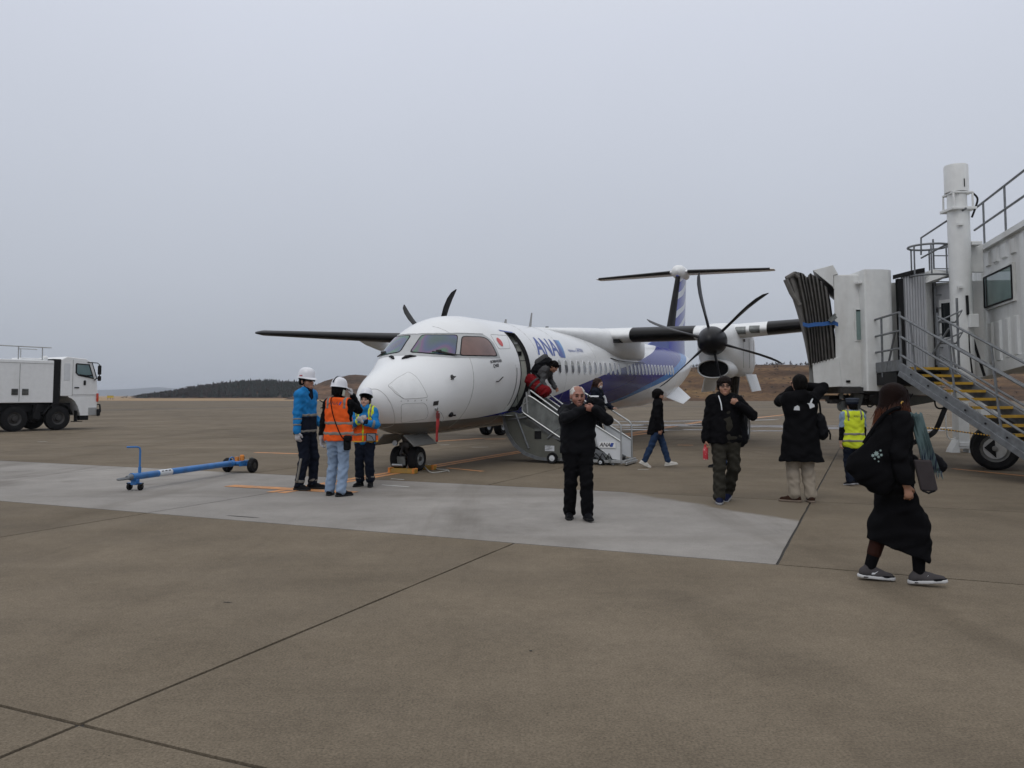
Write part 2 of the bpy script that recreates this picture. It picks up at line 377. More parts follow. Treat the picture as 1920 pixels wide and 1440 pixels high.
M['linepaint'] = mat('worn_orange_line_paint', (0.50, 0.22, 0.07), 0.7, var=0.2, vscale=9, dirt=(0.17, 0.14, 0.11), dscale=3.5, damt=0.9)
M['whiteline'] = mat('worn_white_line_paint', (0.52, 0.52, 0.50), 0.7, var=0.15, vscale=9, dirt=(0.2, 0.18, 0.15), dscale=4, damt=0.7)
M['wet_streak'] = mat('painted_wet_streak', (0.30, 0.30, 0.30), 0.5, var=0.25, vscale=.7, dirt=(0.13, 0.115, 0.095), dscale=.35, damt=1.0)  # patchy pale colour standing in for sky reflected in wet concrete

# the aircraft's own frame: X metres aft of its nose datum, Y to its left, Z up; origin of the root is the nose wheel contact
PSI = R(23.35); PIT = 0.0225; T0 = Vector((-3.037, 13.95, 0))
AFT = Vector((math.sin(PSI), math.cos(PSI), 0)); LEFT = Vector((math.cos(PSI), -math.sin(PSI), 0))
def axis_pt(X, Y=0.0): return T0 + AFT * X + LEFT * Y
for y_ in (-0.11, 0.11):
    strip('lead_in_line', axis_pt(-1.6, y_), axis_pt(10.5, y_), 0.15, M['linepaint'])
    strip('lead_in_line', axis_pt(13.5, y_), axis_pt(60, y_), 0.15, M['linepaint'])
strip('stop_bar', G(430, 911), G(665, 924), 0.26, M['linepaint'], 0.006)
for q in (((478, 848.5), (560, 851), .2), ((1786, 879), (1925, 893), .14), ((838, 877.5), (905, 884), .12), ((800, 829), (905, 822), .25), ((908, 823.5), (948, 823), .22), ((1090, 828), (1218, 812), .3), ((1360, 790), (1530, 771), .35), ((1270, 834.5), (1300, 835), .2)):
    strip('guide_line', G(*q[0]), G(*q[1]), q[2], M['linepaint'])
for q in (((716, 909.5), (767, 913), .05), ((733, 898), (758, 899.5), .05), ((825, 834.5), (842, 834), .08), ((885, 839), (915, 838.5), .06), ((1196, 880.5), (1216, 881), .06), ((70, 828.5), (88, 828), .08)):
    strip('survey_mark', G(*q[0]), G(*q[1]), q[2], M['whiteline'])
for q in (((1150, 801), (1215, 802), .5), ((1240, 798.5), (1330, 799.5), .6), ((1400, 800), (1480, 801), .7), ((1500, 802.5), (1600, 802.5), .9), ((1690, 803), (1800, 802), .9), ((1260, 789.5), (1320, 788), .45), ((1405, 788.5), (1455, 786.5), .5), ((1900, 802), (1930, 802), 1.0)):  # wet reflections laid on the far apron as pale strips
    strip('white_band', G(*q[0]), G(*q[1]), q[2], M['wet_streak'])
# damp films of water, where the concrete shines towards the sky
M['wet'] = mat('damp_film', (0.07, 0.068, 0.066), 0.12, var=0.3, vscale=0.6, spec=0.55)
def puddle(cx, cy, lx, ly, rz, seed):
    rr = random.Random(seed); n = 40; b = MB(); ph = [rr.uniform(0, 6.28) for _ in range(5)]
    pts = []
    for i in range(n):
        t_ = 2 * math.pi * i / n; r_ = 1 + sum(0.16 * math.sin((k + 2) * t_ + ph[k]) for k in range(5))
        x, y = lx * r_ * math.cos(t_), ly * r_ * math.sin(t_)
        pts.append((cx + x * math.cos(rz) - y * math.sin(rz), cy + x * math.sin(rz) + y * math.cos(rz)))
    o = quad('damp_patch', pts, M['wet'], 0.005)
for k, (px, py, lx, ly) in enumerate(((1180, 797, 1.6, .7), (1225, 806, 1.2, .5), (1290, 797, 2.6, 1.2), (1310, 806, 1.6, .4), (1440, 799, 3.2, 1.3), (1450, 808, 1.6, .5), (1560, 803, 2.2, .8), (1250, 790, 2.4, .9), (1420, 784, 3, .6), (1700, 808, 2.4, .6))):
    p = G(px, py); puddle(p.x, p.y, lx, ly, R(k * 5 - 20), k)
for k, (px, py, a_, b_) in enumerate(((427, 1130, .035, .005), (995, 1221, .010, .006), (455, 969, .25, .010))):
    p = G(px, py); quad('tar_spot', [(p.x + a_ * math.cos(t_) + .2 * b_ * math.sin(3 * t_ + k), p.y + b_ * 1.5 * math.sin(t_) - (.4 * a_ * math.cos(t_) if a_ > .2 else 0)) for t_ in [6.2832 * q / 12 for q in range(12)]], M['joint'], 0.004)
# faint old drag stains on the near slabs are in the concrete itself

# ------------------------------------------------------------------ hills
def ridge(name, prof, d0, depth, m, res=2, rough=1.0, seed=0, base=-0.3, steep=0.5):
    """A hill as terrain: prof = skyline as (photo column, photo row), crest at distance d0, front foot at d0-depth*steep."""
    import mathutils.noise as mn
    rr = random.Random(seed); xs = [p[0] for p in prof]; ys = [p[1] for p in prof]
    cols = np.arange(xs[0], xs[-1] + .1, res); vs = []; nr = 26; fs = []
    for c_ in cols:
        yy = float(np.interp(c_, xs, ys)); top = at(c_, yy, d0); hgt = max(0.0, top.z)
        for j in range(nr):
            s_ = j / (nr - 1) * 2 - 1                 # -1 front foot .. 0 crest .. 1 back foot
            y = d0 + s_ * depth * (steep if s_ < 0 else 1.0)
            prof_ = (0.5 + 0.5 * math.cos(math.pi * s_)) ** 0.8
            nz = mn.fractal(Vector((top.x * .05 + seed, y * .05, seed)), 1.0, 2.0, 4)
            x = top.x / d0 * y * 0.35 + top.x * 0.65
            z = hgt * prof_ * (1 + 0.10 * rough * nz * (1 - prof_ * .7)) + base * (1 - prof_)
            vs.append((x, y, z))
    nc = len(cols)
    for i in range(nc - 1):
        for j in range(nr - 1): fs.append((i*nr+j, (i+1)*nr+j, (i+1)*nr+j+1, i*nr+j+1))
    b = MB(); b.add(vs, fs); o = b.build(name, m); o.data.shade_smooth(); tag(o, kind='structure'); return o, vs, nc, nr
def hill_mat(name, c1, c2, c3, sc):
    m = D.materials.new(name); m.use_nodes = True; t = m.node_tree; b = t.nodes['Principled BSDF']; b.inputs['Roughness'].default_value = 0.95; b.inputs['Specular IOR Level'].default_value = 0.1
    geo = t.nodes.new('ShaderNodeNewGeometry'); mp = t.nodes.new('ShaderNodeMapping'); mp.inputs['Scale'].default_value = (sc * .35, sc * .35, sc * 4)
    t.links.new(geo.outputs['Position'], mp.inputs[0])
    n = t.nodes.new('ShaderNodeTexNoise'); n.inputs['Scale'].default_value = 1; n.inputs['Detail'].default_value = 9; n.inputs['Roughness'].default_value = 0.66; t.links.new(mp.outputs[0], n.inputs['Vector'])
    r = t.nodes.new('ShaderNodeValToRGB'); r.color_ramp.elements[0].position = 0.33; r.color_ramp.elements[0].color = (*c1, 1); r.color_ramp.elements[1].position = 0.68; r.color_ramp.elements[1].color = (*c3, 1)
    e = r.color_ramp.elements.new(0.5); e.color = (*c2, 1)
    t.links.new(n.outputs['Fac'], r.inputs[0]); 
    n2 = t.nodes.new('ShaderNodeTexNoise'); n2.inputs['Scale'].default_value = sc * 9; n2.inputs['Detail'].default_value = 6; t.links.new(geo.outputs['Position'], n2.inputs['Vector'])
    mr = t.nodes.new('ShaderNodeMapRange'); mr.inputs[1].default_value = 0.35; mr.inputs[2].default_value = 0.65; mr.inputs[3].default_value = 0.7; mr.inputs[4].default_value = 1.25; t.links.new(n2.outputs['Fac'], mr.inputs[0])
    mx = t.nodes.new('ShaderNodeMix'); mx.data_type = 'RGBA'; mx.blend_type = 'MULTIPLY'; mx.inputs[0].default_value = 1; t.links.new(r.outputs[0], mx.inputs[6]); t.links.new(mr.outputs[0], mx.inputs[7])
    t.links.new(mx.outputs[2], b.inputs['Base Color']); return m
M['hill'] = hill_mat('scrub_earth', (0.050, 0.029, 0.017), (0.105, 0.060, 0.032), (0.185, 0.115, 0.05), 0.08)
M['hill2'] = hill_mat('bare_woodland_earth', (0.03, 0.024, 0.02), (0.075, 0.05, 0.036), (0.18, 0.11, 0.07), 0.05)
M['mount'] = mat('mountain_forest', (0.06, 0.075, 0.09), 0.95, var=0.1, vscale=0.002)
hillR, hv, hnc, hnr = ridge('hill', [(1120, 742), (1180, 725), (1240, 701), (1290, 690), (1330, 685), (1400, 684.5), (1470, 684), (1540, 685), (1600, 686), (1750, 690), (1950, 700), (2150, 742)], 300, 75, M['hill'], 3, 1.0, 3, steep=0.95)
ridge('hill', [(560, 742), (590, 724), (612, 714), (630, 709), (645, 706), (655, 703), (668, 702), (685, 704), (705, 707), (760, 715), (850, 730), (930, 742)], 380, 90, M['hill2'], 2, 1.0, 9)
hillF, fv, fnc, fnr = ridge('hill', [(285, 742), (300, 741.5), (325, 740), (345, 737.5), (370, 733), (400, 729), (430, 725.5), (460, 722.5), (490, 722), (520, 723), (550, 725), (590, 730), (640, 735), (700, 742)], 560, 130, M['hill2'], 2, 1.0, 5)
ridge('mountain', [(60, 738), (120, 735), (185, 731), (215, 730.5), (250, 729), (285, 726.5), (300, 726), (320, 728), (360, 732), (420, 737), (520, 741)], 5200, 900, M['mount'], 6, .5, 2, base=-3)

# woods on the left hill, far off: one mass of conifers and bare broadleaf crowns
def crown_geo(b, p, h, w_, kind, rr):
    """kind 0 conifer: stacked ragged tiers; kind 1 leafless broadleaf: sprays of twigs round a trunk"""
    if kind == 0:
        n = 6
        for k in range(4):
            z0 = h * (0.12 + 0.21 * k); z1 = min(h, z0 + h * 0.36); r0 = w_ * (1 - k * 0.22) * rr.uniform(.8, 1.15)
            ph = rr.uniform(0, 6); vs = [p + Vector((r0 * rr.uniform(.7, 1.2) * math.cos(ph + 6.283 * j / n), r0 * rr.uniform(.7, 1.2) * math.sin(ph + 6.283 * j / n), z0 + rr.uniform(-.05, .05) * h)) for j in range(n)] + [p + Vector((rr.uniform(-.05, .05) * w_, 0, z1))]
            b.add(vs, [(j, (j+1) % n, n) for j in range(n)], 0)
    else:
        for k in range(26):
            a = rr.uniform(0, 6.283); el = rr.uniform(0.1, 1.5); r_ = w_ * rr.uniform(.5, 1.1)
            s_ = p + Vector((0, 0, h * rr.uniform(.2, .6))); e = s_ + Vector((r_ * math.cos(a) * math.cos(el), r_ * math.sin(a) * math.cos(el), h * .42 * math.sin(el)))
            t_ = h * 0.018; b.add([s_ + Vector((-t_, 0, 0)), s_ + Vector((t_, 0, 0)), e + Vector((t_*.3, 0, t_)), e - Vector((t_ * 2, 0, t_))], [(0, 1, 2, 3)], 1)
            b.add([e + Vector((rr.uniform(-1, 1), rr.uniform(-1, 1), rr.uniform(-1, 1))) * h * .08 for _ in range(3)], [(0, 1, 2)], 1)
M['conifer'] = mat('conifer_needles', (0.010, 0.015, 0.011), 0.9, var=0.35, vscale=0.3)
M['twigs'] = mat('bare_twigs', (0.036, 0.027, 0.023), 0.95, var=0.3, vscale=0.4)
rr = random.Random(11); wb = MB()
for k in range(3000):
    i = rr.randrange(fnc - 1); j = rr.randrange(2, fnr // 2 + 4); q = Vector(fv[i * fnr + j]); q += Vector((rr.uniform(-2, 2), rr.uniform(-2, 2), -.3))
    if q.z < 0.05 and rr.random() < .6: continue
    conif = rr.random() < (0.55 if 0.35 < i / fnc < 0.8 else 0.15)
    edge = min(1, i / fnc * 5, (1 - i / fnc) * 6)
    crown_geo(wb, q, rr.uniform(2.6, 5.6) * (0.5 + .5 * edge) if conif else rr.uniform(2.5, 4.6) * (0.5 + .5 * edge), rr.uniform(1.0, 1.8) if conif else rr.uniform(1.5, 2.6), 0 if conif else 1, rr)
tag(wb.build('woods', [M['conifer'], M['twigs']], smooth=False, fixn=False), 'dark far wood of conifers and bare trees covering the low hill', 'wood', kind='stuff')
sb = MB()                                                     # scrub along the right hill's skyline and on the middle hill
for k in range(420):
    i = rr.randrange(hnc - 1); j = int(hnr / 2) + rr.choice((-2, -1, 0, 0, 0, 1)); q = Vector(hv[i * hnr + j]) + Vector((rr.uniform(-2, 2), rr.uniform(-2, 2), -.2))
    crown_geo(sb, q, rr.uniform(.7, 1.7), rr.uniform(.5, .9), 1, rr)
for k in range(500):
    i = rr.randrange(hnc - 1); j = rr.randrange(2, 12); q = Vector(hv[i * hnr + j]) + Vector((rr.uniform(-2, 2), rr.uniform(-2, 2), -.1))
    crown_geo(sb, q, rr.uniform(.4, 1.0), rr.uniform(.5, 1.2), 1, rr)
tag(sb.build('scrub', [M['conifer'], M['twigs']], smooth=False, fixn=False), 'low leafless scrub scattered over the brown hill', 'scrub', kind='stuff')
# ------------------------------------------------------------------ the aircraft: fuselage shape table (X, top, bottom, half width) and surface features (X, angle)
import math
FT=[(.85,1.48,1.48,0),(.9,1.60,1.37,.12),(1.05,1.76,1.17,.30),(1.35,1.94,.97,.52),(1.7,2.09,.83,.70),(2.05,2.245,.75,.86),(2.3,2.39,.72,.95),(2.6,2.63,.70,1.04),(2.95,2.88,.685,1.13),(3.4,3.10,.675,1.22),(3.9,3.21,.67,1.27),(4.5,3.25,.67,1.29),(6,3.25,.67,1.29),(20.5,3.25,.67,1.29),(22,3.25,.71,1.28),(24,3.23,.92,1.21),(26,3.18,1.24,1.05),(28,3.08,1.66,.83),(30,2.92,2.10,.52),(31.2,2.74,2.38,.28),(31.5,2.66,2.46,.16)]
def _pchip(xs,ys):
    n=len(xs);h=[xs[i+1]-xs[i] for i in range(n-1)];d=[(ys[i+1]-ys[i])/h[i] for i in range(n-1)]
    m=[0]*n;m[0]=d[0];m[-1]=d[-1]
    for i in range(1,n-1):
        if d[i-1]*d[i]>0:
            w1=2*h[i]+h[i-1];w2=h[i]+2*h[i-1];m[i]=(w1+w2)/(w1/d[i-1]+w2/d[i])
    def f(x):
        if x<=xs[0]: return ys[0]
        if x>=xs[-1]: return ys[-1]
        i=max(j for j in range(n-1) if xs[j]<=x)
        t=(x-xs[i])/h[i]
        return ys[i]*(1+2*t)*(1-t)**2+h[i]*m[i]*t*(1-t)**2+ys[i+1]*t*t*(3-2*t)+h[i]*m[i+1]*t*t*(t-1)
    return f
_X=[r[0] for r in FT]
ftop=_pchip(_X,[r[1] for r in FT]);fbot=_pchip(_X,[r[2] for r in FT]);fwid=_pchip(_X,[r[3] for r in FT])
def fsurf(X,th,off=0.0):
    t,b,w=ftop(X),fbot(X),fwid(X)
    return (X,(w+off)*math.cos(th),(t+b)/2+((t-b)/2+off)*math.sin(th))
def fin_inside(X,Y,Z):
    t,b,w=ftop(X),fbot(X),fwid(X)
    if w<1e-4 or t-b<1e-4: return 1
    return (Y/w)**2+((Z-(t+b)/2)/((t-b)/2))**2-1
FE = {
    'W2': [(2.298, 78.41), (2.302, 80.41), (2.322, 81.73), (2.356, 82.26), (2.508, 82.24), (2.67, 82.45), (2.706, 82.18), (2.73, 81.2), (2.743, 79.54), (2.789, 71.58), (2.861, 64.41), (2.961, 58.07), (3.085, 52.49), (3.105, 51.21), (3.101, 49.88), (3.072, 48.48), (2.92, 42.74), (2.793, 37.19), (2.763, 36.28), (2.733, 36.33), (2.702, 37.35), (2.595, 43.02), (2.506, 49.23), (2.433, 55.93), (2.373, 62.98), (2.327, 70.42)],
    'W3': [(2.927, 29.31), (2.898, 30.52), (2.891, 31.85), (2.908, 33.27), (3.02, 38.62), (3.15, 43.94), (3.189, 45.0), (3.229, 45.21), (3.269, 44.59), (3.466, 41.04), (3.703, 38.43), (3.762, 37.87), (3.813, 37.22), (3.854, 36.46), (3.883, 35.85), (3.917, 34.96), (3.943, 33.88), (3.961, 32.62), (3.972, 31.6), (3.984, 30.19), (3.992, 28.63), (3.996, 26.95), (4.027, 19.5), (4.024, 18.15), (3.991, 17.42), (3.927, 17.3), (3.611, 18.76), (3.342, 21.17), (3.12, 24.82)],
    'S2': [(2.269, 78.85), (2.275, 81.29), (2.301, 82.95), (2.343, 83.65), (2.507, 83.61), (2.681, 83.79), (2.724, 83.45), (2.752, 82.26), (2.767, 80.26), (2.812, 72.18), (2.885, 64.95), (2.988, 58.6), (3.115, 52.96), (3.139, 51.45), (3.133, 49.86), (3.098, 48.17), (2.938, 42.08), (2.804, 36.17), (2.769, 35.07), (2.732, 35.11), (2.694, 36.32), (2.582, 42.18), (2.489, 48.65), (2.413, 55.59), (2.35, 62.87), (2.301, 70.54)],
    'S3': [(2.905, 28.79), (2.87, 30.27), (2.862, 31.88), (2.882, 33.58), (3.001, 39.22), (3.139, 44.85), (3.186, 46.11), (3.234, 46.36), (3.283, 45.61), (3.48, 42.1), (3.716, 39.51), (3.787, 38.87), (3.847, 38.18), (3.894, 37.38), (3.925, 36.74), (3.961, 35.79), (3.988, 34.64), (4.007, 33.29), (4.018, 32.21), (4.03, 30.66), (4.038, 28.89), (4.042, 26.9), (4.077, 18.94), (4.075, 17.33), (4.035, 16.45), (3.957, 16.31), (3.684, 17.36), (3.448, 19.13), (3.241, 21.61), (3.065, 24.94)],
    'FRB': [(2.157, 85.81), (2.179, 76.52), (2.227, 68.35), (2.293, 60.9), (2.311, 59.25), (2.328, 57.6), (2.405, 50.78), (2.494, 44.19), (2.599, 38.11), (2.722, 32.6), (2.754, 31.35), (2.788, 30.15), (2.942, 25.63), (3.117, 21.85), (3.313, 18.7), (3.365, 18.1), (3.419, 17.58), (3.769, 15.17), (4.19, 14.11)],
    'FRR': [(4.19, 14.11), (4.153, 26.15), (4.155, 28.8), (4.149, 31.03), (4.132, 32.8), (4.115, 33.97), (4.09, 35.5), (4.059, 37.0), (4.021, 38.45), (3.936, 41.77)],
    'FRT': [(3.936, 41.77), (3.694, 43.31), (3.497, 45.8), (3.327, 48.94), (3.291, 49.87), (3.255, 50.81), (3.1, 56.08), (2.975, 62.2), (2.952, 63.51), (2.931, 64.86), (2.839, 73.3), (2.788, 83.02), (2.783, 84.85), (2.779, 86.69), (2.773, 93.86)],
    'red': [(4.501, 31.85)],
    'radome': [(0.954, 62.54), (0.997, 47.07), (1.048, 23.06), (1.108, -0.18), (1.183, -20.55), (1.283, -39.73), (1.412, -57.43)],
    'hatch1': [(1.177, 37.5), (1.181, 41.13), (1.202, 43.3), (1.375, 49.86), (1.41, 50.76), (1.446, 51.32), (1.684, 53.49), (1.713, 52.95), (1.726, 51.0), (1.752, 42.13), (1.759, 39.67), (1.761, 37.03), (1.77, 27.1), (1.775, 24.51), (1.779, 21.91), (1.802, 12.52), (1.811, 10.0), (1.819, 7.47), (1.834, 3.44), (1.834, 1.58), (1.811, 1.02), (1.635, 1.28), (1.602, 1.25), (1.569, 1.26), (1.393, 1.09), (1.365, 1.56), (1.34, 3.11), (1.256, 12.36), (1.238, 15.1), (1.223, 18.25)],
    'hatch2': [(1.552, -50.47), (1.52, -51.01), (1.482, -48.04), (1.389, -33.24), (1.336, -18.23), (1.332, -14.18), (1.34, -11.77), (1.346, -10.99), (1.366, -9.72), (1.398, -8.99), (1.552, -7.57), (1.716, -7.15), (1.757, -7.67), (1.791, -9.14), (1.806, -10.1), (1.834, -12.42), (1.858, -15.55), (1.903, -22.08), (1.926, -25.66), (1.938, -29.2), (1.944, -31.67), (1.942, -34.6), (1.914, -36.15), (1.781, -39.55), (1.66, -44.11)],
    'hatch1b': [(1.205, 37.67), (1.233, 22.14), (1.318, 6.08), (1.364, 2.21)],
    'screws': [(1.317, -3.64), (1.443, -2.99), (1.581, -2.6), (1.712, -2.81), (1.823, -3.2)],
    'pitot': [(2.48, 15.75)],
    'pitot2': [(4.015, -5.78)],
    'oat': [(2.605, -34.14)],
    'pin': [(2.032, -10.08)],
    'pin2': [(2.079, -18.69)],
    'panel': [(4.254, 39.12), (4.282, 40.42), (4.343, 40.79), (4.705, 41.07), (5.092, 41.59), (5.15, 41.11), (5.136, 39.46), (4.936, 26.75), (4.9, 25.38), (4.826, 24.81), (4.345, 23.97), (4.281, 24.33), (4.253, 25.45), (4.231, 32.01)],
}
AC = empty('propeller_airliner', axis_pt(2.4), rot=(PIT, 0, -PSI), label='white and blue twin-propeller airliner parked nose-on with its front door open', cat='aircraft')
def av(X, Y, Z): return Vector((Y, X - 2.4, Z))
def fs(X, thd, off=0.0):
    X_, Y, Z = fsurf(X, R(thd), off); return av(X_, Y, Z)
# ---- livery: white, blue sweep with a light blue lower edge, grey belly. One paint pattern fixed to the body.
def livery():
    m = D.materials.new('airliner_livery'); m.use_nodes = True; t = m.node_tree; b = t.nodes['Principled BSDF']; L = t.links.new
    b.inputs['Roughness'].default_value = 0.18; b.inputs['Specular IOR Level'].default_value = 0.12; b.inputs['Coat Weight'].default_value = 0.0; b.inputs['Coat Roughness'].default_value = 0.06
    tc = t.nodes.new('ShaderNodeTexCoord'); sp = t.nodes.new('ShaderNodeSeparateXYZ'); L(tc.outputs['Object'], sp.inputs[0])
    def M2(op, x, y):
        k = t.nodes.new('ShaderNodeMath'); k.operation = op
        for i, q in ((0, x), (1, y)):
            if isinstance(q, (int, float)): k.inputs[i].default_value = q
            else: L(q, k.inputs[i])
        return k.outputs[0]
    def curve(pts):                                     # Z of a paint edge as a function of X
        x01 = M2('DIVIDE', M2('ADD', sp.outputs['Y'], 2.4), 34.0)
        c = t.nodes.new('ShaderNodeFloatCurve'); cv = c.mapping.curves[0]
        cv.points[0].location = (0, pts[0][1] / 4); cv.points[-1].location = (1, pts[-1][1] / 4)
        for X, Z in pts[1:-1]: cv.points.new(X / 34.0, Z / 4)
        c.mapping.use_clip = False; c.mapping.update(); L(x01, c.inputs['Value']); return M2('MULTIPLY', c.outputs[0], 4.0)
    up = curve([(0, .70), (3.3, .97), (4.55, 1.04), (5.37, 1.11), (7.8, 1.38), (9.06, 1.57), (11.6, 1.90), (12.8, 2.05), (14.8, 2.24), (18.7, 2.72), (22.5, 3.2), (34, 4)])
    lo = curve([(0, 0.0), (11, 0.55), (12.2, .78), (13.35, .91), (14.68, 1.04), (16.78, 1.31), (20.07, 1.68), (24.2, 2.25), (27, 2.72), (29, 3.1), (34, 4)])
    mid = M2('ADD', lo, M2('MULTIPLY', M2('SUBTRACT', M2('ADD', sp.outputs['Y'], 2.4), 9.0), 0.022))
    def step(a, b_): return M2('GREATER_THAN', a, b_)
    z = sp.outputs['Z']
    def mix(f, a, c):
        k = t.nodes.new('ShaderNodeMix'); k.data_type = 'RGBA'; L(f, k.inputs[0])
        for i, q in ((6, a), (7, c)):
            if isinstance(q, tuple): k.inputs[i].default_value = (*q, 1)
            else: L(q, k.inputs[i])
        return k.outputs[2]
    n = t.nodes.new('ShaderNodeTexNoise'); n.inputs['Scale'].default_value = 0.8; n.inputs['Detail'].default_value = 6
    mp = t.nodes.new('ShaderNodeMapping'); mp.inputs['Scale'].default_value = (1, 1, .35); L(tc.outputs['Object'], mp.inputs[0]); L(mp.outputs[0], n.inputs['Vector'])
    r = t.nodes.new('ShaderNodeMapRange'); r.inputs[1].default_value = .5; r.inputs[2].default_value = .8; r.inputs[3].default_value = 0; r.inputs[4].default_value = .22; L(n.outputs['Fac'], r.inputs[0])
    white = mix(r.outputs[0], (0.77, 0.78, 0.785), (0.58, 0.56, 0.52))
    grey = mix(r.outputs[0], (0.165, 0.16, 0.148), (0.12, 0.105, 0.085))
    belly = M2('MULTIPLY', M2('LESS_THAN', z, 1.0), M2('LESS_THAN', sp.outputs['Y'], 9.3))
    blue_on = M2('MULTIPLY', M2('LESS_THAN', z, up), step(z, lo))
    blue = mix(step(z, mid), (0.010, 0.16, 0.46), (0.006, 0.009, 0.19))
    col = mix(blue_on, white, blue)
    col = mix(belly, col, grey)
    L(col, b.inputs['Base Color'])
    return m
M['livery'] = livery()
DX0, DX1, DA0, DA1 = 5.24, 5.80, -42.0, 46.0          # front door opening
sta = sorted(set([FT[0][0] + .012, .90, .97, 1.05, 1.15, 1.25, 1.35] + [round(1.5 + .15 * k, 3) for k in range(25)] + [DX0, DX1] + [6.2 + .6 * k for k in range(31)] + [24.6 + .4 * k for k in range(17)] + [31.3, 31.5]))
angs = [-90 + 5 * k for k in range(72)]
angs = [DA0 if a == -40 else DA1 if a == 45 else a for a in angs]
fu = MB(); rings = [[fs(X, a) for a in angs] for X in sta]; n = len(angs)
vs = [p for r_ in rings for p in r_]; ff = []
for i in range(len(sta) - 1):
    for j in range(n):
        j2 = (j + 1) % n; xm = (sta[i] + sta[i+1]) / 2
        am = (angs[j] + (angs[j2] if j2 else 270)) / 2
        if DX0 < xm < DX1 and DA0 < am < DA1: continue
        ff.append((i*n+j, i*n+j2, (i+1)*n+j2, (i+1)*n+j))
ff.append(tuple(range(n-1, -1, -1))); ff.append(tuple((len(sta)-1)*n+j for j in range(n)))
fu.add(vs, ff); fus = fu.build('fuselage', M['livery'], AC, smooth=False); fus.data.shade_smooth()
# ---- things laid on the skin
def wrap_me(bm, X0, th0, off, step=0.11):
    """bm holds a flat figure in (x along the body, y up the girth, metres); lay it on the skin."""
    xs = [v.co.x for v in bm.verts]; ys = [v.co.y for v in bm.verts]
    for lo_, hi, ax in ((min(xs), max(xs), 0), (min(ys), max(ys), 1)):
        k = int((hi - lo_) / step)
        for q in range(1, k + 1):
            co = [0, 0, 0]; no = [0, 0, 0]; co[ax] = lo_ + (hi - lo_) * q / (k + 1); no[ax] = 1
            bmesh.ops.bisect_plane(bm, geom=bm.verts[:] + bm.edges[:] + bm.faces[:], plane_co=co, plane_no=no)
    for v in bm.verts: v.co = fs(X0 + v.co.x, th0 + math.degrees(v.co.y / 1.29), off)
def rounded(pts, r=0.03, k=4):
    out = []; n_ = len(pts)
    for i in range(n_):
        p = Vector(pts[i]).to_3d(); a = Vector(pts[i-1]).to_3d(); c = Vector(pts[(i+1) % n_]).to_3d()
        da, dc = (a - p), (c - p); ra = min(r, da.length * .4); rc = min(r, dc.length * .4)
        s0, s1 = p + da.normalized() * ra, p + dc.normalized() * rc
        for q in range(k + 1): t_ = q / k; out.append((s0 * (1-t_)**2 + p * 2*t_*(1-t_) + s1 * t_**2))
    return out
def skin_poly(name, pts, off, m, parent, rad=0.0, grow=0.0, mirror=False, scale_th=1.0):
    P = [Vector((x, R(a) * 1.29, 0)) for x, a in pts]
    if grow:
        c = sum(P, Vector()) / len(P); n_ = len(P); Q = []
        area = sum(P[i].x * P[(i+1) % n_].y - P[(i+1) % n_].x * P[i].y for i in range(n_)); sg = 1 if area > 0 else -1
        for i in range(n_):
            e0 = (P[i] - P[i-1]).normalized(); e1 = (P[(i+1) % n_] - P[i]).normalized()
            n0 = Vector((e0.y, -e0.x, 0)) * sg; n1 = Vector((e1.y, -e1.x, 0)) * sg; bis = n0 + n1
            Q.append(P[i] + bis * (grow / max(.35, bis.dot(n0))))
        P = Q
    if rad: P = rounded(P, rad)
    bm = bmesh.new(); bm.faces.new([bm.verts.new(p) for p in P]); wrap_me(bm, 0, 0, off)
    if mirror:
        for v in bm.verts: v.co.x = -v.co.x
    bmesh.ops.recalc_face_normals(bm, faces=bm.faces)
    ctr = Vector((0, sum(v.co.y for v in bm.verts) / len(bm.verts), 2.0))
    f0 = bm.faces[:][len(bm.faces) // 2]
    if (f0.calc_center_median() - ctr).dot(f0.normal) < 0: bmesh.ops.reverse_faces(bm, faces=bm.faces)
    me = D.meshes.new(name); bm.to_mesh(me); bm.free(); me.shade_smooth()
    return mesh_obj(name, me, m, parent)
def skin_line(name, pts, r_, m, parent, off=0.002, closed=False, mirror=False, sub=6):
    if closed: pts = pts + [pts[0]]
    P = []
    for (x0, a0), (x1, a1) in zip(pts[:-1], pts[1:]):
        for q in range(sub): t_ = q / sub; P.append(fs(x0 + (x1-x0) * t_, a0 + (a1-a0) * t_, off))
    P.append(fs(pts[-1][0], pts[-1][1], off))
    if mirror: P = [Vector((-p.x, p.y, p.z)) for p in P]
    b = MB(); b.tube(P, r_, 5); return b.build(name, m, parent)
M['wsframe'] = mat('window_frame_grey', (0.40, 0.41, 0.41), 0.45, var=0.05)
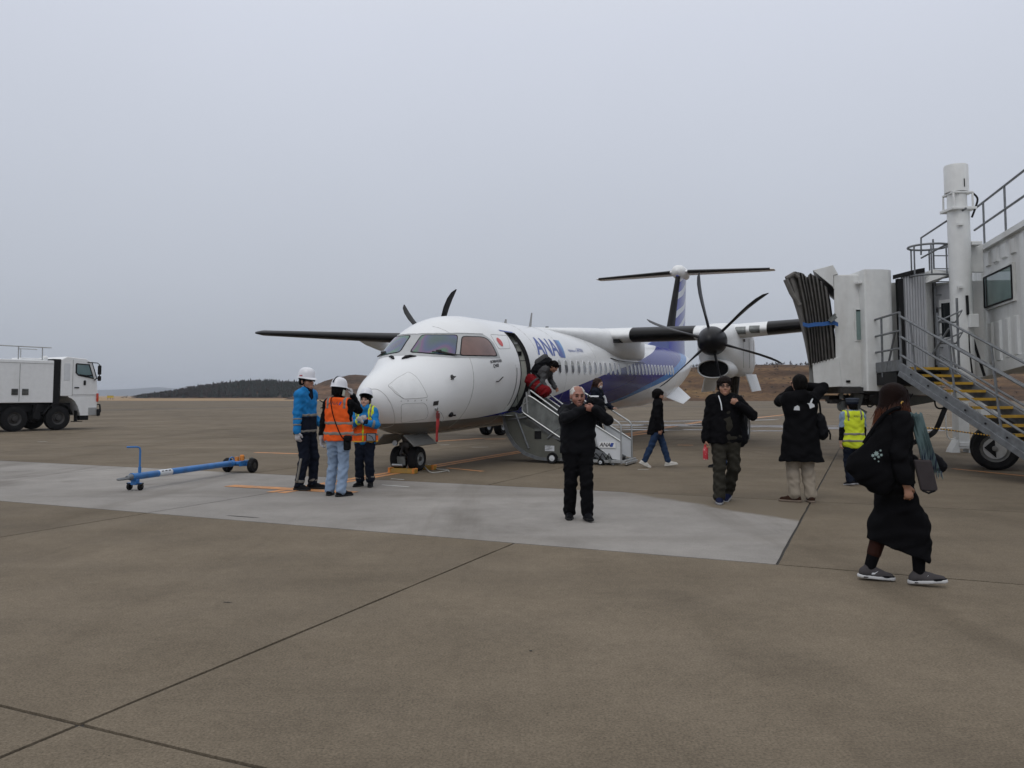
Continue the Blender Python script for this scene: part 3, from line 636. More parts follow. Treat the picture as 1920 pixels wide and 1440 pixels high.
def iridescent():
    m = mat('rainbow_sheen_windscreen', (0.06, 0.085, 0.085), 0.05, spec=0.8); t = m.node_tree; b = t.nodes['Principled BSDF']
    tc = t.nodes.new('ShaderNodeTexCoord'); mp = t.nodes.new('ShaderNodeMapping'); mp.inputs['Rotation'].default_value = (0.3, 0.2, R(35)); mp.inputs['Scale'].default_value = (2.2, 1.2, 1.8)
    t.links.new(tc.outputs['Object'], mp.inputs[0]); n_ = t.nodes.new('ShaderNodeTexNoise'); n_.inputs['Scale'].default_value = .75; n_.inputs['Detail'].default_value = 1; n_.inputs['Distortion'].default_value = .3; t.links.new(mp.outputs[0], n_.inputs['Vector'])
    r = t.nodes.new('ShaderNodeValToRGB'); r.color_ramp.elements[0].position = .32; r.color_ramp.elements[0].color = (.040, .080, .085, 1); r.color_ramp.elements[1].position = .72; r.color_ramp.elements[1].color = (.075, .085, .10, 1)  # rainbow sheen of the glass painted into its base colour
    for p_, c_ in ((.42, (.05, .07, .16, 1)), (.48, (.13, .06, .15, 1)), (.53, (.045, .15, .08, 1)), (.60, (.06, .07, .17, 1))): e = r.color_ramp.elements.new(p_); e.color = c_
    t.links.new(n_.outputs['Fac'], r.inputs[0]); t.links.new(r.outputs[0], b.inputs['Base Color']); return m
M['irid'] = iridescent()
frp = FE['FRB'] + FE['FRR'][1:] + FE['FRT'][1:-1] + [(2.77, 90.0), (2.15, 90.0)]
for mir in (False, True):
    fr = skin_poly('windscreen_frame', frp, 0.004, M['wsframe'], AC, mirror=mir)
    for nm, key, sk_, mm in (('windscreen', 'W2', 'S2', M['irid']), ('side_window', 'W3', 'S3', M['brown'])):
        wn = skin_poly(nm, FE[key], 0.012, mm, AC, mirror=mir)
        skin_poly('seal', FE[sk_], 0.008, M['black'], wn, mirror=mir)
    skin_line('gutter', FE['FRT'][:-1] + [(2.77, 90.0)], 0.008, M['wsframe'], AC, 0.006, mirror=mir, sub=2)
# wipers
for mir in (1, -1):
    p0 = fs(2.50, 30.0, .03); p1 = fs(2.74, 34.0, .05); p2 = fs(2.52, 52.0, .035); p3 = fs(2.42, 66.0, .03)
    b = MB(); b.tube([p1, p2], .012, 6); b.tube([fs(2.86, 31.0, .03), fs(2.70, 37.0, .03), fs(2.55, 47, .03), fs(2.44, 58, .025)], .009, 6); b.box(p2, (.10, .05, .04))
    if mir < 0: b.v = [(-x, y, z) for x, y, z in b.v]
    b.build('wiper', M['darkmetal'], AC)
    b = MB(); q = [fs(2.02, 84.0, .012), fs(2.07, 80.0, .03), fs(2.13, 76, .03), fs(2.2, 70.0, .012)]
    b.tube(q, [.015, .035, .025, .008], 8)
    if mir < 0: b.v = [(-x, y, z) for x, y, z in b.v]
    b.build('air_vent', M['black'], AC)
# nose: radome joint, hatches, small fittings
skin_line('radome_joint', [(0.96, 90.0)] + FE['radome'] + [(1.45, -65), (1.47, -90)], .004, M['line'], AC)
for k in ('hatch1', 'hatch2'): 
    hp = skin_poly('nose_hatch', FE[k], 0.004, M['white'], AC)
    skin_line('hatch_joint', FE[k], .0045, M['line'], hp, 0.002, closed=True, sub=2)
skin_line('hatch_joint', FE['hatch1b'], .004, M['line'], AC)
skin_line('panel_joint', FE['panel'], .0035, M['line'], AC, closed=True, sub=2)
for a, b_ in ((3.05, 3.06), (4.95, 4.96)): skin_line('panel_joint', [(a, -60), (b_, 8)], .003, M['line'], AC, sub=10)
for X in (3.06, 6.5, 8.35, 11.2, 18.0, 22.6, 24.2, 25.4): skin_line('skin_joint', [(X, -50), (X + .01, 80)], .004, M['line'], AC, 0.001, sub=16)
b = MB()
for x, a in FE['screws']: b.lathe([(.012, 0), (.012, .006)], fs(x, a), fs(x, a, .1) - fs(x, a), 8)
tag(b.build('screw_row', M['line'], AC), kind='stuff')
def skin_disc(name, X, a, r_, m, off=.006, parent=AC, n_=28, sx=1.0):
    bm = bmesh.new(); bm.faces.new([bm.verts.new((r_ * sx * math.cos(6.2832 * k / n_), r_ * math.sin(6.2832 * k / n_), 0)) for k in range(n_)]); wrap_me(bm, X, a, off, .06)
    bmesh.ops.recalc_face_normals(bm, faces=bm.faces)
    me = D.meshes.new(name); bm.to_mesh(me); bm.free(); me.shade_smooth(); return mesh_obj(name, me, m, parent)
skin_disc('red_disc', 4.50, 31.8, .115, M['redink'])
(x_, a_), = FE['pitot']; p = fs(x_, a_); b = MB(); b.lathe([(.05, -.01), (.05, .012), (.02, .03)], p, fs(x_, a_, .1) - p, 14); b.tube([fs(x_, a_, .03), fs(x_ - .03, a_, .10), fs(x_ - .16, a_, .11)], .012, 8); b.build('pitot_probe', M['darkmetal'], AC)
(x_, a_), = FE['pitot2']; b = MB(); b.tube([fs(x_ - .08, a_ - 2, .0), fs(x_ - .05, a_ - 2, .04), fs(x_ + .14, a_ + 2, .045)], .012, 8); b.build('sensor_vane', M['darkmetal'], AC)
(x_, a_), = FE['oat']; p = fs(x_, a_); b = MB(); b.lathe([(.06, -.01), (.055, .02), (.03, .05)], p, fs(x_, a_, .1) - p, 14); b.box(fs(x_ + .06, a_, .05), (.05, .03, .03)); b.build('drain_mast', M['black'], AC)
(x_, a_), = FE['pin']; skin_poly('warning_placard', [(x_ - .06, a_ - 3.2), (x_ + .06, a_ - 3.2), (x_ + .06, a_ + 3.2), (x_ - .06, a_ + 3.2)], .006, M['darkmetal'], AC)
(x2, a2), = FE['pin2']; p = fs(x2, a2); b = MB(); b.lathe([(.035, -.01), (.035, .02), (.015, .035)], p, fs(x2, a2, .1) - p, 12); b.build('gear_pin_port', M['alu'], AC)
# red remove-before-flight streamer hanging from its pin, with its thin lanyard
st_ = empty('pin_streamer', AC.matrix_basis @ fs(x2, a2 - 4, .05), label='red warning streamer hanging from a pin on the white nose', cat='streamer')
st_.rotation_euler = (0, 0, -PSI)
b = MB(); rr = random.Random(4); prev = None; vs = []; 
for k in range(13):
    t_ = k / 12; wd = .045 if t_ < .45 else .028; x = .012 * math.sin(5 * t_); y = .01 * math.sin(7 * t_ + 1)
    vs += [(x - .01, y - wd, -.05 - .52 * t_), (x + .01, y + wd * (.8 if k % 2 else 1), -.05 - .52 * t_)]
b.add(vs, [(2*k, 2*k+1, 2*k+3, 2*k+2) for k in range(12)]); o = b.build('ribbon', M['red'], st_); sm = o.modifiers.new('thick', 'SOLIDIFY'); sm.thickness = .006
b = MB(); b.tube([(0, 0, 0.02), (.01, -.02, -.04), (.0, .0, -.1)], .022, 8); b.box((.01, 0, -.07), (.05, .07, .10)); b.build('strap_bundle', mat('streamer_dark_red', (.14, .02, .02), .7), st_)
b = MB(); b.tube([(.0, .0, .03), (.02, .12, -.02), (.03, .20, -.12), (.02, .17, -.19), (.0, .06, -.16)], .004, 5); b.build('lanyard', M['grey'], st_)
# antennas on the roof
for X, h_, w_, m_ in ((7.3, .12, .01, 'line'), (9.0, .42, .006, 'line'), (10.3, .10, .05, 'black')):
    b = MB(); p = fs(X, 90); b.loft([[p + Vector((sx * w_, sy * .10 * (1 - .5 * z_) + .35 * z_ * h_, z_ * h_)) for sx, sy in ((0, -1), (1, 0), (0, 1), (-1, 0))] for z_ in (-.1, 1)]); b.build('antenna', M[m_], AC)
# ---- lettering
def skin_text(txt, X0, a0, size, m, name, **kw):
    me = text_mesh(txt, size, **kw); bm = bmesh.new(); bm.from_mesh(me); wrap_me(bm, X0, a0, .005, .08); bm.to_mesh(me); bm.free(); return mesh_obj(name, me, m, AC)
skin_text('BOMBARDIER', 3.97, 11.6, .085, M['darkink'], 'maker_lettering', bold=.002)
skin_text('Q400', 3.93, 7.4, .11, M['darkink'], 'type_lettering', bold=.002)
skin_text('ANA', 7.33, 30.5, .74, M['blueink'], 'airline_lettering', bold=.012, shear=.22)
skin_text('Inspiration of', 9.3, 29.0, .13, M['blueink'], 'slogan_lettering'); skin_text('JAPAN', 9.98, 30.2, .19, M['blueink'], 'slogan_lettering', shear=.2)
def gradient_blue():
    m = mat('blue_gradient_tail', (0.03, 0.09, 0.36), .35); t = m.node_tree; b = t.nodes['Principled BSDF']; tc = t.nodes.new('ShaderNodeTexCoord'); sp = t.nodes.new('ShaderNodeSeparateXYZ'); t.links.new(tc.outputs['Object'], sp.inputs[0])
    mr = t.nodes.new('ShaderNodeMapRange'); mr.inputs[1].default_value = 5.9; mr.inputs[2].default_value = 6.35; t.links.new(sp.outputs['Y'], mr.inputs[0])
    r = t.nodes.new('ShaderNodeValToRGB'); r.color_ramp.elements[0].color = (.03, .06, .30, 1); r.color_ramp.elements[1].color = (.10, .36, .62, 1); t.links.new(mr.outputs[0], r.inputs[0]); t.links.new(r.outputs[0], b.inputs['Base Color']); return m
skin_poly('airline_emblem', [(8.08, 18.5), (8.48, 18.5), (8.72, 43.5), (8.30, 43.5)], .005, gradient_blue(), AC)
# ---- cabin windows: rim, pane and painted sky reflection, each window its own part
M['rim'] = mat('window_rim', (0.66, 0.67, 0.68), .3, var=.03); M['pane'] = mat('cabin_pane', (0.02, 0.022, 0.025), .05, spec=.9, coat=.6, var=.3, vscale=1.7); M['skyrefl'] = mat('painted_sky_reflection', (0.42, 0.43, 0.42), .3, var=.05)
def stadium(w_, h_, k=9):
    r_ = w_ / 2; s = h_ / 2 - r_; return [Vector((r_ * math.cos(math.pi * q / k), s + r_ * math.sin(math.pi * q / k), 0)) for q in range(k + 1)] + [Vector((-r_ * math.cos(math.pi * q / k), -s - r_ * math.sin(math.pi * q / k), 0)) for q in range(k + 1)]
rrw = random.Random(5)
for k in range(29):
    X = 7.33 + .514 * k
    if X > 21.8: break
    if 14.0 < X < 14.4: continue
    thc = 7.2
    def ringmesh(o_pts, i_pts, off_o, off_i):
        b = MB(); n_ = len(o_pts); f = lambda p, of: fs(X + p.x, thc + math.degrees(p.y / 1.29), of)
        b.add([f(p, off_o) for p in o_pts] + [f(p, .010) for p in [q * .97 for q in o_pts]] + [f(p, .010) for p in i_pts] + [f(p, off_i) for p in i_pts], [(r_*n_+j, r_*n_+(j+1) % n_, (r_+1)*n_+(j+1) % n_, (r_+1)*n_+j) for r_ in range(3) for j in range(n_)]); return b
    rim = ringmesh(stadium(.30, .405), stadium(.235, .345), .0, -.0015).build('window', M['rim'], AC)
    bm = bmesh.new(); bm.faces.new([bm.verts.new(p) for p in stadium(.236, .346)]); wrap_me(bm, X, thc, .003, .07); bmesh.ops.recalc_face_normals(bm, faces=bm.faces)
    me = D.meshes.new('pane'); bm.to_mesh(me); bm.free(); me.shade_smooth(); mesh_obj('pane', me, M['pane'], rim)
    if k < 7 or rrw.random() < .6:                       # pale upper part laid over the pane, painting the sky's reflection
        dn = (.13 if k < 9 else rrw.choice((.05, .1, .16, .25)))
        pts_ = [p for p in stadium(.234, .342) if p.y > .171 - dn]; 
        bm = bmesh.new(); bm.faces.new([bm.verts.new(p) for p in pts_]); wrap_me(bm, X, thc, .0045, .07); bmesh.ops.recalc_face_normals(bm, faces=bm.faces)
        me = D.meshes.new('pane_reflection'); bm.to_mesh(me); bm.free(); me.shade_smooth(); mesh_obj('pane_reflection', me, M['skyrefl'], rim)
# ---- front door opening: jamb, lining, galley, floor
b = MB(); loop = [(DX0, a) for a in np.linspace(DA0, DA1, 20)] + [(X, DA1) for X in np.linspace(DX0, DX1, 5)[1:]] + [(DX1, a) for a in np.linspace(DA1, DA0, 20)[1:]] + [(X, DA0) for X in np.linspace(DX1, DX0, 5)[1:-1]]
n_ = len(loop); r0 = [fs(X, a, .012) for X, a in loop]; r1 = [fs(X, a, -.02) for X, a in loop]; cX = (DX0 + DX1) / 2
r2 = [fs(X + (cX - X) * .12, a * .975, -.075) for X, a in loop]; ro = [fs(X + (X - cX) * .09, a + (1.2 if a > 40 else -1.2 if a < -40 else 0), .006) for X, a in loop]
b.loft([ro, r0, r1, r2], caps=False); b.build('door_frame', M['black'], AC)
b = MB(); b.add([av(*q) for q in ((4.9,-.5,1.0),(6.5,-.5,1.0),(6.5,1.16,1.0),(4.9,1.16,1.0),(4.9,-.5,3.0),(6.5,-.5,3.0),(6.5,.65,3.0),(4.9,.65,3.0))], [(0,1,2,3),(0,4,5,1),(4,7,6,5),(1,5,6,2)]); b.build('cabin_lining', M['interior'], AC, smooth=False)
b = MB(); b.prism([fs(5.835, a, -.03) for a in np.linspace(-38, 60, 16)] + [av(5.835, -.5, 2.9), av(5.835, -.5, 1.0)], (0, .04, 0)); b.build('galley_partition', M['interior'], AC, smooth=False)
b = MB(); b.box(av(5.832, .75, 2.25), (.9, .008, .012)); b.box(av(5.832, .95, 1.75), (.012, .008, 1.0)); b.build('cupboard_gap', M['darkmetal'], AC, smooth=False)
b = MB(); b.box(av(5.825, 1.0, 2.42), (.12, .02, .10)); b.build('intercom', M['black'], AC, smooth=False)
b = MB(); b.box(av(5.78, .88, 2.66), (.2, .03, .03)); b.build('ceiling_panel', M['sign'], AC, smooth=False)
skin_line('door_hinge_strip', [(4.98, -35), (5.0, 5)], .006, M['darkmetal'], AC, .006, sub=12)
skin_poly('door_rain_strip', [(5.02, 47.5), (5.75, 46.8), (5.75, 48.6), (5.0, 49.6)], .006, M['blueink'], AC)
# ---- wings
def airfoil(ch, th, n_=16, x0=0.0, x1=1.0):
    out = []
    for sgn in (1, -1):
        for k in range(n_ + 1):
            q = k / n_ if sgn < 0 else 1 - k / n_
            x = x0 + (x1 - x0) * (1 - math.cos(math.pi * q / 2)); 
            yt = 5 * th * (0.2969 * math.sqrt(x) - 0.126 * x - 0.3516 * x**2 + 0.2843 * x**3 - 0.1030 * x**4)
            if sgn < 0 and k == 0: continue
            out.append((x * ch, sgn * yt * ch + 0.02 * ch * (1 - (2*x-1)**2)))
    return out
WST = [(0.6, 13.0, 3.15, 3.17, .155), (2.0, 13.0, 3.15, 3.17, .155), (4.6, 13.0, 3.10, 3.17, .15), (9.0, 13.3, 2.4, 3.45, .14), (13.5, 13.62, 1.72, 3.74, .13), (13.92, 13.85, 1.35, 3.775, .10), (13.97, 14.1, .9, 3.78, .06)]
for sd in (1, -1):
    rg = [[av(xl + x, sd * Y, zm + z) for x, z in airfoil(ch, th)] for Y, xl, ch, zm, th in WST]
    wb_ = MB(); wb_.loft(rg); wing = wb_.build('wing', M['white'], AC)
    for (ya, yb) in ((1.75, 3.75), (5.9, 13.93)):
        ss = []
        for Y in ([ya + (yb - ya) * q / 5 for q in range(6)] if yb < 5 else [5.9, 7.5, 9.0, 10.5, 12, 13.5, 13.72, 13.9]):
            v = [np.interp(Y, [s[0] for s in WST], [s[c] for s in WST]) for c in range(1, 5)]
            ss.append([av(v[0] - .012 + x * 1.0, sd * Y, v[2] + z * 1.04 + (.004 if z > 0 else -.004)) for x, z in airfoil(v[1], v[3], 12, 0, .16)])
        b = MB(); b.loft(ss); b.build('deice_boot', M['boot'], wing)
    if True:
        b = MB(); rr2 = [[av(15.0 + xx, sd * 9.0 + .09 * math.cos(q) * w_, 3.22 + z0 + .24 * w_ * math.sin(q)) for q in np.linspace(0, 6.2832, 13)[:-1]] for xx, w_, z0 in ((-1.2, .05, .16), (-.6, .6, .1), (.4, 1.0, .0), (1.4, .8, .02), (2.1, .1, .1))]
        b.loft(rr2); b.build('flap_fairing', M['white'], AC)
    b = MB(); b.add([], []); 
    for Yl in (5.15, 5.55):
        v = [np.interp(Yl, [s[0] for s in WST], [s[c] for s in WST]) for c in range(1, 5)]
        b.loft([[av(v[0] - .014 + x, sd * (Yl + dy), v[2] + z * 1.03) for x, z in airfoil(v[1], v[3], 8, 0, .035)] for dy in (-.15, .15)])
    b.build('landing_light', M['meshpanel'], wing)
    # nacelle
    NY = 4.5 * sd; nb_ = MB(); rg = []
    for X, hw, zt, zb, ex in ((12.0, .40, 3.25, 2.46, .9), (12.15, .46, 3.32, 2.38, .85), (12.6, .55, 3.41, 2.12, .75), (13.3, .62, 3.47, 1.95, .6), (14.2, .66, 3.48, 1.84, .45), (16.5, .66, 3.46, 1.83, .42), (17.6, .56, 3.36, 1.98, .45), (18.6, .34, 3.2, 2.3, .6), (19.6, .06, 2.98, 2.75, .8)):
        rg.append([av(X, NY + hw * math.copysign(abs(math.cos(q)) ** ex, math.cos(q)), (zt + zb) / 2 + (zt - zb) / 2 * math.copysign(abs(math.sin(q)) ** ex, math.sin(q))) for q in np.linspace(0, 6.2832, 45)[:-1]])
    nb_.loft(rg); nac = nb_.build('engine_nacelle', M['white'], AC)
    for Xs in (13.5, 15.0, 16.2):
        for s2 in (1, -1): b = MB(); b.tube([av(Xs, NY + s2 * .667, 3.05), av(Xs, NY + s2 * .667, 2.1)], .006, 5); b.build('cowl_joint', M['line'], nac)
    for s2 in (1, -1): b = MB(); b.box(av(13.9, NY + s2 * .66, 2.95), (.02, .22, .08)); b.build('cowl_vent', M['darkmetal'], nac, smooth=False)
    def oval(X, hw, hh, zc): return [av(X, NY + hw * math.cos(q), zc + hh * math.copysign(abs(math.sin(q)) ** .85, math.sin(q))) for q in np.linspace(0, 6.2832, 29)[:-1]]
    b = MB(); b.loft([oval(13.6, .50, .30, 2.05), oval(12.6, .52, .33, 2.06), oval(12.05, .47, .29, 2.06), oval(11.98, .445, .265, 2.06), oval(12.03, .42, .24, 2.06)], caps=False); b.build('intake_lip', M['white'], nac)
    b = MB(); b.loft([oval(12.02, .425, .245, 2.06), oval(12.6, .36, .2, 2.1)], caps=False); b.add(oval(12.3, .40, .23, 2.08), [tuple(range(28))]); b.build('intake_duct', M['black'], nac)
    # propeller: spinner and six scimitar blades
    hub = av(11.75, NY, 2.87); b = MB()
    b.lathe([(.02, -.52), (.12, -.48), (.23, -.38), (.33, -.22), (.40, .0), (.425, .14), (.42, .26), (.36, .27)], hub, (0, 1, 0), 32); spn = b.build('spinner', M['prop'], AC)
    for k in range(6):
        a0 = R(-12 + 60 * k) if sd > 0 else R(16 + 60 * k); bl = MB(); rg = []
        for r_, ch, swp, tw, th_ in ((.38, .12, 0, 84, .085), (.55, .15, .0, 83, .075), (.8, .23, -.02, 82, .05), (1.1, .29, -.035, 80, .035), (1.4, .30, -.02, 78, .026), (1.7, .265, .045, 75, .018), (1.92, .19, .13, 72, .012), (2.055, .05, .22, 70, .008)):
            ring = []
            for q in np.linspace(0, 6.2832, 13)[:-1]:
                c_, t_ = ch / 2 * math.cos(q) + swp, th_ / 2 * math.sin(q); tw_ = R(tw)
                tang = c_ * math.cos(tw_) - t_ * math.sin(tw_); axl = c_ * math.sin(tw_) + t_ * math.cos(tw_)
                e_r = Vector((math.sin(a0), 0, math.cos(a0))); e_t = Vector((math.cos(a0), 0, -math.sin(a0)))
                ring.append(hub + Vector((0, .08 + axl, 0)) + e_r * r_ + e_t * tang)
            rg.append(ring)
        bl.loft(rg); bl.build('propeller_blade', M['prop'], AC)
    # main gear
    zg = -.0225 * (16.3 - 2.4); b = MB()
    b.tube([av(16.0, NY, 2.0), av(16.3, NY, zg + .43)], [.10, .075], 10); b.tube([av(16.3, NY - .42, zg + .43), av(16.3, NY + .42, zg + .43)], .06, 8)
    b.tube([av(14.6, NY - .28, 1.95), av(16.2, NY - .06, zg + 1.0)], .05, 8); b.tube([av(14.6, NY + .28, 1.95), av(16.2, NY + .06, zg + 1.0)], .05, 8); b.tube([av(15.1, NY - .25, 1.6), av(15.1, NY + .25, 1.6)], .035, 6); b.tube([av(17.5, NY, 1.95), av(16.3, NY, zg + .9)], .05, 8); b.tube([av(15.1, NY + .25, 1.6), av(16.1, NY, 1.2)], .03, 6)
    gear = b.build('main_gear_leg', M['darkmetal'], AC)
    for s2 in (-1, 1):
        b = MB(); b.add([av(*q) for q in ((14.2, NY + s2 * .62, 1.9), (16.9, NY + s2 * .62, 1.9), (16.9, NY + s2 * .78, 1.35), (14.4, NY + s2 * .78, 1.35))], [(0, 1, 2, 3)]); o = b.build('gear_door', M['white'], AC, smooth=False); o.modifiers.new('thick', 'SOLIDIFY').thickness = .03
        c = av(16.3, NY + s2 * .30, zg + .43); b = MB(); b.lathe([(.24, -.13), (.36, -.15), (.415, -.12), (.43, -.05), (.43, .05), (.415, .12), (.36, .15), (.24, .13)], c, (1, 0, 0), 28); wh = b.build('main_wheel', M['tyre'], AC)
        b = MB(); b.lathe([(.02, -.10), (.10, -.12), (.14, -.08), (.24, -.12), (.24, .12), (.14, .08), (.10, .12), (.02, .10)], c, (1, 0, 0), 20); b.build('rim', M['alu'], wh)
# wing-body fairing
def sqr(X, hw, zt, zb, ex, n_=33): return [av(X, hw * math.copysign(abs(math.cos(q)) ** ex, math.cos(q)), (zt + zb) / 2 + (zt - zb) / 2 * math.copysign(abs(math.sin(q)) ** ex, math.sin(q))) for q in np.linspace(0, 6.2832, n_)[:-1]]
b = MB(); b.loft([sqr(*q) for q in ((9.0, .05, 3.26, 3.2, .8), (9.8, .5, 3.29, 3.04, .8), (10.8, .74, 3.34, 2.90, .75), (11.7, .92, 3.39, 2.76, .68), (12.4, 1.07, 3.42, 2.61, .6), (13.0, 1.20, 3.44, 2.48, .52), (13.6, 1.29, 3.44, 2.40, .46), (14.3, 1.335, 3.44, 2.365, .40), (15.4, 1.345, 3.43, 2.36, .38), (16.5, 1.34, 3.40, 2.36, .38), (16.8, 1.31, 3.39, 2.39, .4), (17.4, 1.1, 3.36, 2.66, .55), (18.6, .75, 3.32, 2.9, .7), (21.0, .1, 3.25, 3.15, .8))]); lb = b.build('wing_root_fairing', M['white'], AC)
for s2 in (1, -1): b = MB(); b.tube([av(12.8, s2 * 1.20, 2.45), av(13.4, s2 * 1.25, 2.39), av(14.1, s2 * 1.29, 2.36), av(16.6, s2 * 1.315, 2.35)], .016, 6); b.build('fairing_joint', M['darkmetal'], lb)
b = MB(); b.box(av(13.3, 1.30, 3.0), (.2, .45, .10)); b.build('fairing_slot', M['black'], lb, smooth=False)
# ---- tail
def finmat():
    m = mat('tail_livery', (.5, .52, .58), .35, coat=.5); t = m.node_tree; b = t.nodes['Principled BSDF']; tc = t.nodes.new('ShaderNodeTexCoord'); sp = t.nodes.new('ShaderNodeSeparateXYZ'); t.links.new(tc.outputs['Object'], sp.inputs[0])
    mp = t.nodes.new('ShaderNodeMapping'); mp.inputs['Rotation'].default_value = (R(-35), 0, 0); mp.inputs['Scale'].default_value = (0.0, .5, 1.05); t.links.new(tc.outputs['Object'], mp.inputs[0])
    wv = t.nodes.new('ShaderNodeTexWave'); wv.bands_direction = 'Z'; wv.wave_profile = 'SAW'; wv.inputs['Scale'].default_value = .5; wv.inputs['Distortion'].default_value = 2.2; t.links.new(mp.outputs[0], wv.inputs['Vector'])
    gt = t.nodes.new('ShaderNodeMath'); gt.operation = 'GREATER_THAN'; gt.inputs[1].default_value = .36; t.links.new(wv.outputs['Fac'], gt.inputs[0])
    lt = t.nodes.new('ShaderNodeMath'); lt.operation = 'LESS_THAN'; lt.inputs[1].default_value = 3.95; t.links.new(sp.outputs['Z'], lt.inputs[0])
    mx = t.nodes.new('ShaderNodeMath'); mx.operation = 'MAXIMUM'; t.links.new(gt.outputs[0], mx.inputs[0]); t.links.new(lt.outputs[0], mx.inputs[1])
    k = t.nodes.new('ShaderNodeMix'); k.data_type = 'RGBA'; k.inputs[6].default_value = (.52, .55, .60, 1); k.inputs[7].default_value = (.018, .03, .30, 1); t.links.new(mx.outputs[0], k.inputs[0]); t.links.new(k.outputs[2], b.inputs['Base Color']); return m
FST = [(2.7, 25.9, 4.9, .12), (3.6, 26.35, 4.4, .12), (5.2, 27.6, 3.5, .12), (7.0, 29.05, 2.45, .12), (7.25, 29.3, 2.3, .11)]
b = MB(); b.loft([[av(xl + x, z, Z) for x, z in airfoil(ch, th)] for Z, xl, ch, th in FST]); fin_ = b.build('tail_fin', finmat(), AC)
b = MB(); b.loft([[av(xl - .015 + x, z * 1.06, Z) for x, z in airfoil(ch, th, 10, 0, .1)] for Z, xl, ch, th in [(4.1, 26.74, 4.12, .12), (5.2, 27.6, 3.5, .12), (7.0, 29.05, 2.45, .12)]]); b.build('deice_boot', M['boot'], fin_)
b = MB(); b.loft([[av(22.6 + x, 0 + z, Z) for x, z in airfoil(ch, th, 10)] for Z, ch, th in ((3.1, 6, .08), (3.45, 5.0, .07))]); 
b = MB(); b.loft([[av(22.3, .02 * s, 3.18 + q) for s, q in ((1, 0), (-1, 0), (-1, .02), (1, .02))], [av(26.5, .16 * s, 2.9 + q) for s, q in ((1, 0), (-1, 0), (-.6, 1.15), (.6, 1.15))]]); b.build('dorsal_fin', M['blueink'], AC)
for sd in (1, -1):
    SST = [(.1, 29.45, 1.75, 7.27, .12), (4.2, 29.95, 1.15, 7.22, .11), (4.6, 30.1, .95, 7.22, .09), (4.65, 30.3, .6, 7.22, .05)]
    b = MB(); b.loft([[av(xl + x, sd * Y, zm + z) for x, z in airfoil(ch, th)] for Y, xl, ch, zm, th in SST]); st = b.build('tailplane', M['white'], AC)
    b = MB(); b.loft([[av(xl - .012 + x, sd * Y, zm + z * 1.08) for x, z in airfoil(ch, th, 10, 0, .17)] for Y, xl, ch, zm, th in [(.45, 29.49, 1.70, 7.268, .12), (4.45, 29.98, 1.10, 7.22, .11)]]); b.build('deice_boot', M['boot'], st)
b = MB(); b.lathe([(.02, 0), (.2, .08), (.33, .3), (.38, .7), (.36, 1.4), (.22, 2.4), (.03, 3.2)], av(29.0, 0, 7.27), (0, 1, 0), 24); b.build('tail_bullet', M['white'], AC)
for sd in (1, -1):
    b = MB(); b.prism([av(*q) for q in ((23.2, sd * .55, 1.0), (26.2, sd * .50, 1.45), (26.6, sd * 1.05, .85), (24.6, sd * 1.1, .62))], (0, 0, .03)); b.build('ventral_strake', M['white'], AC)
# ---- nose gear
zw = .245; b = MB()
b.tube([av(2.3, 0, .75), av(2.4, 0, zw + .1)], [.09, .065], 10); b.tube([av(2.4, -.30, zw), av(2.4, .30, zw)], .045, 8); b.tube([av(3.4, 0, .8), av(2.45, 0, .42)], .04, 8); b.box(av(2.34, 0, .52), (.22, .2, .10)); b.tube([av(2.20, 0, .50), av(2.12, .0, .36), av(2.32, 0, .25)], .03, 6)
ng = b.build('nose_gear_leg', M['darkmetal'], AC)
b = MB(); b.box(av(2.14, .0, .22), (.17, .03, .17), rx=.15); b.build('steering_plate', M['meshpanel'], ng); b = MB(); b.tube([av(2.08, -.17, .14), av(2.08, .07, .14)], .028, 10); b.build('tow_pin', M['alu'], ng)
b = MB(); b.lathe([(.02, 0), (.05, .03), (.055, .08)], av(2.2, -.14, .56), (0, -1, .1), 14); b.build('taxi_lamp', M['alu'], ng)
for s2 in (-1, 1):
    c = av(2.4, s2 * .20, zw); b = MB(); b.lathe([(.13, -.09), (.20, -.10), (.235, -.08), (.247, -.03), (.247, .03), (.235, .08), (.20, .10), (.13, .09)], c, (1, 0, 0), 28); wh = b.build('nose_wheel', M['tyre'], AC)
    b = MB(); b.lathe([(.02, -.06), (.06, -.085), (.075, -.05), (.12, -.06), (.13, -.09), (.13, .09), (.12, .06), (.075, .05), (.06, .085), (.02, .06)], c, (1, 0, 0), 22)
    for q in range(8): b.box(c + Vector((s2 * .065, .095 * math.cos(q * .785), .095 * math.sin(q * .785))), (.02, .025, .025))
    b.build('rim', M['alu'], wh)
    b = MB(); b.add([av(*q) for q in ((1.85, s2 * .22, .74), (2.75, s2 * .22, .71), (2.75, s2 * .46, .52), (1.85, s2 * .46, .53))], [(0, 1, 2, 3)]); o = b.build('gear_door', M['grey'], AC, smooth=False); o.modifiers.new('thick', 'SOLIDIFY').thickness = .02

# ------------------------------------------------------------------ helper: parts modelled in world metres under a root that stands elsewhere
def under(o, root):
    o.parent = root; o.matrix_parent_inverse = Matrix.Translation(-Vector(root.location)) if root.rotation_euler.to_quaternion().angle < 1e-6 else root.matrix_basis.inverted(); return o
def part(b, name, m, root, **kw): return under(b.build(name, m, None, **kw), root)
def P(px, py, y): return at(px, py, y)

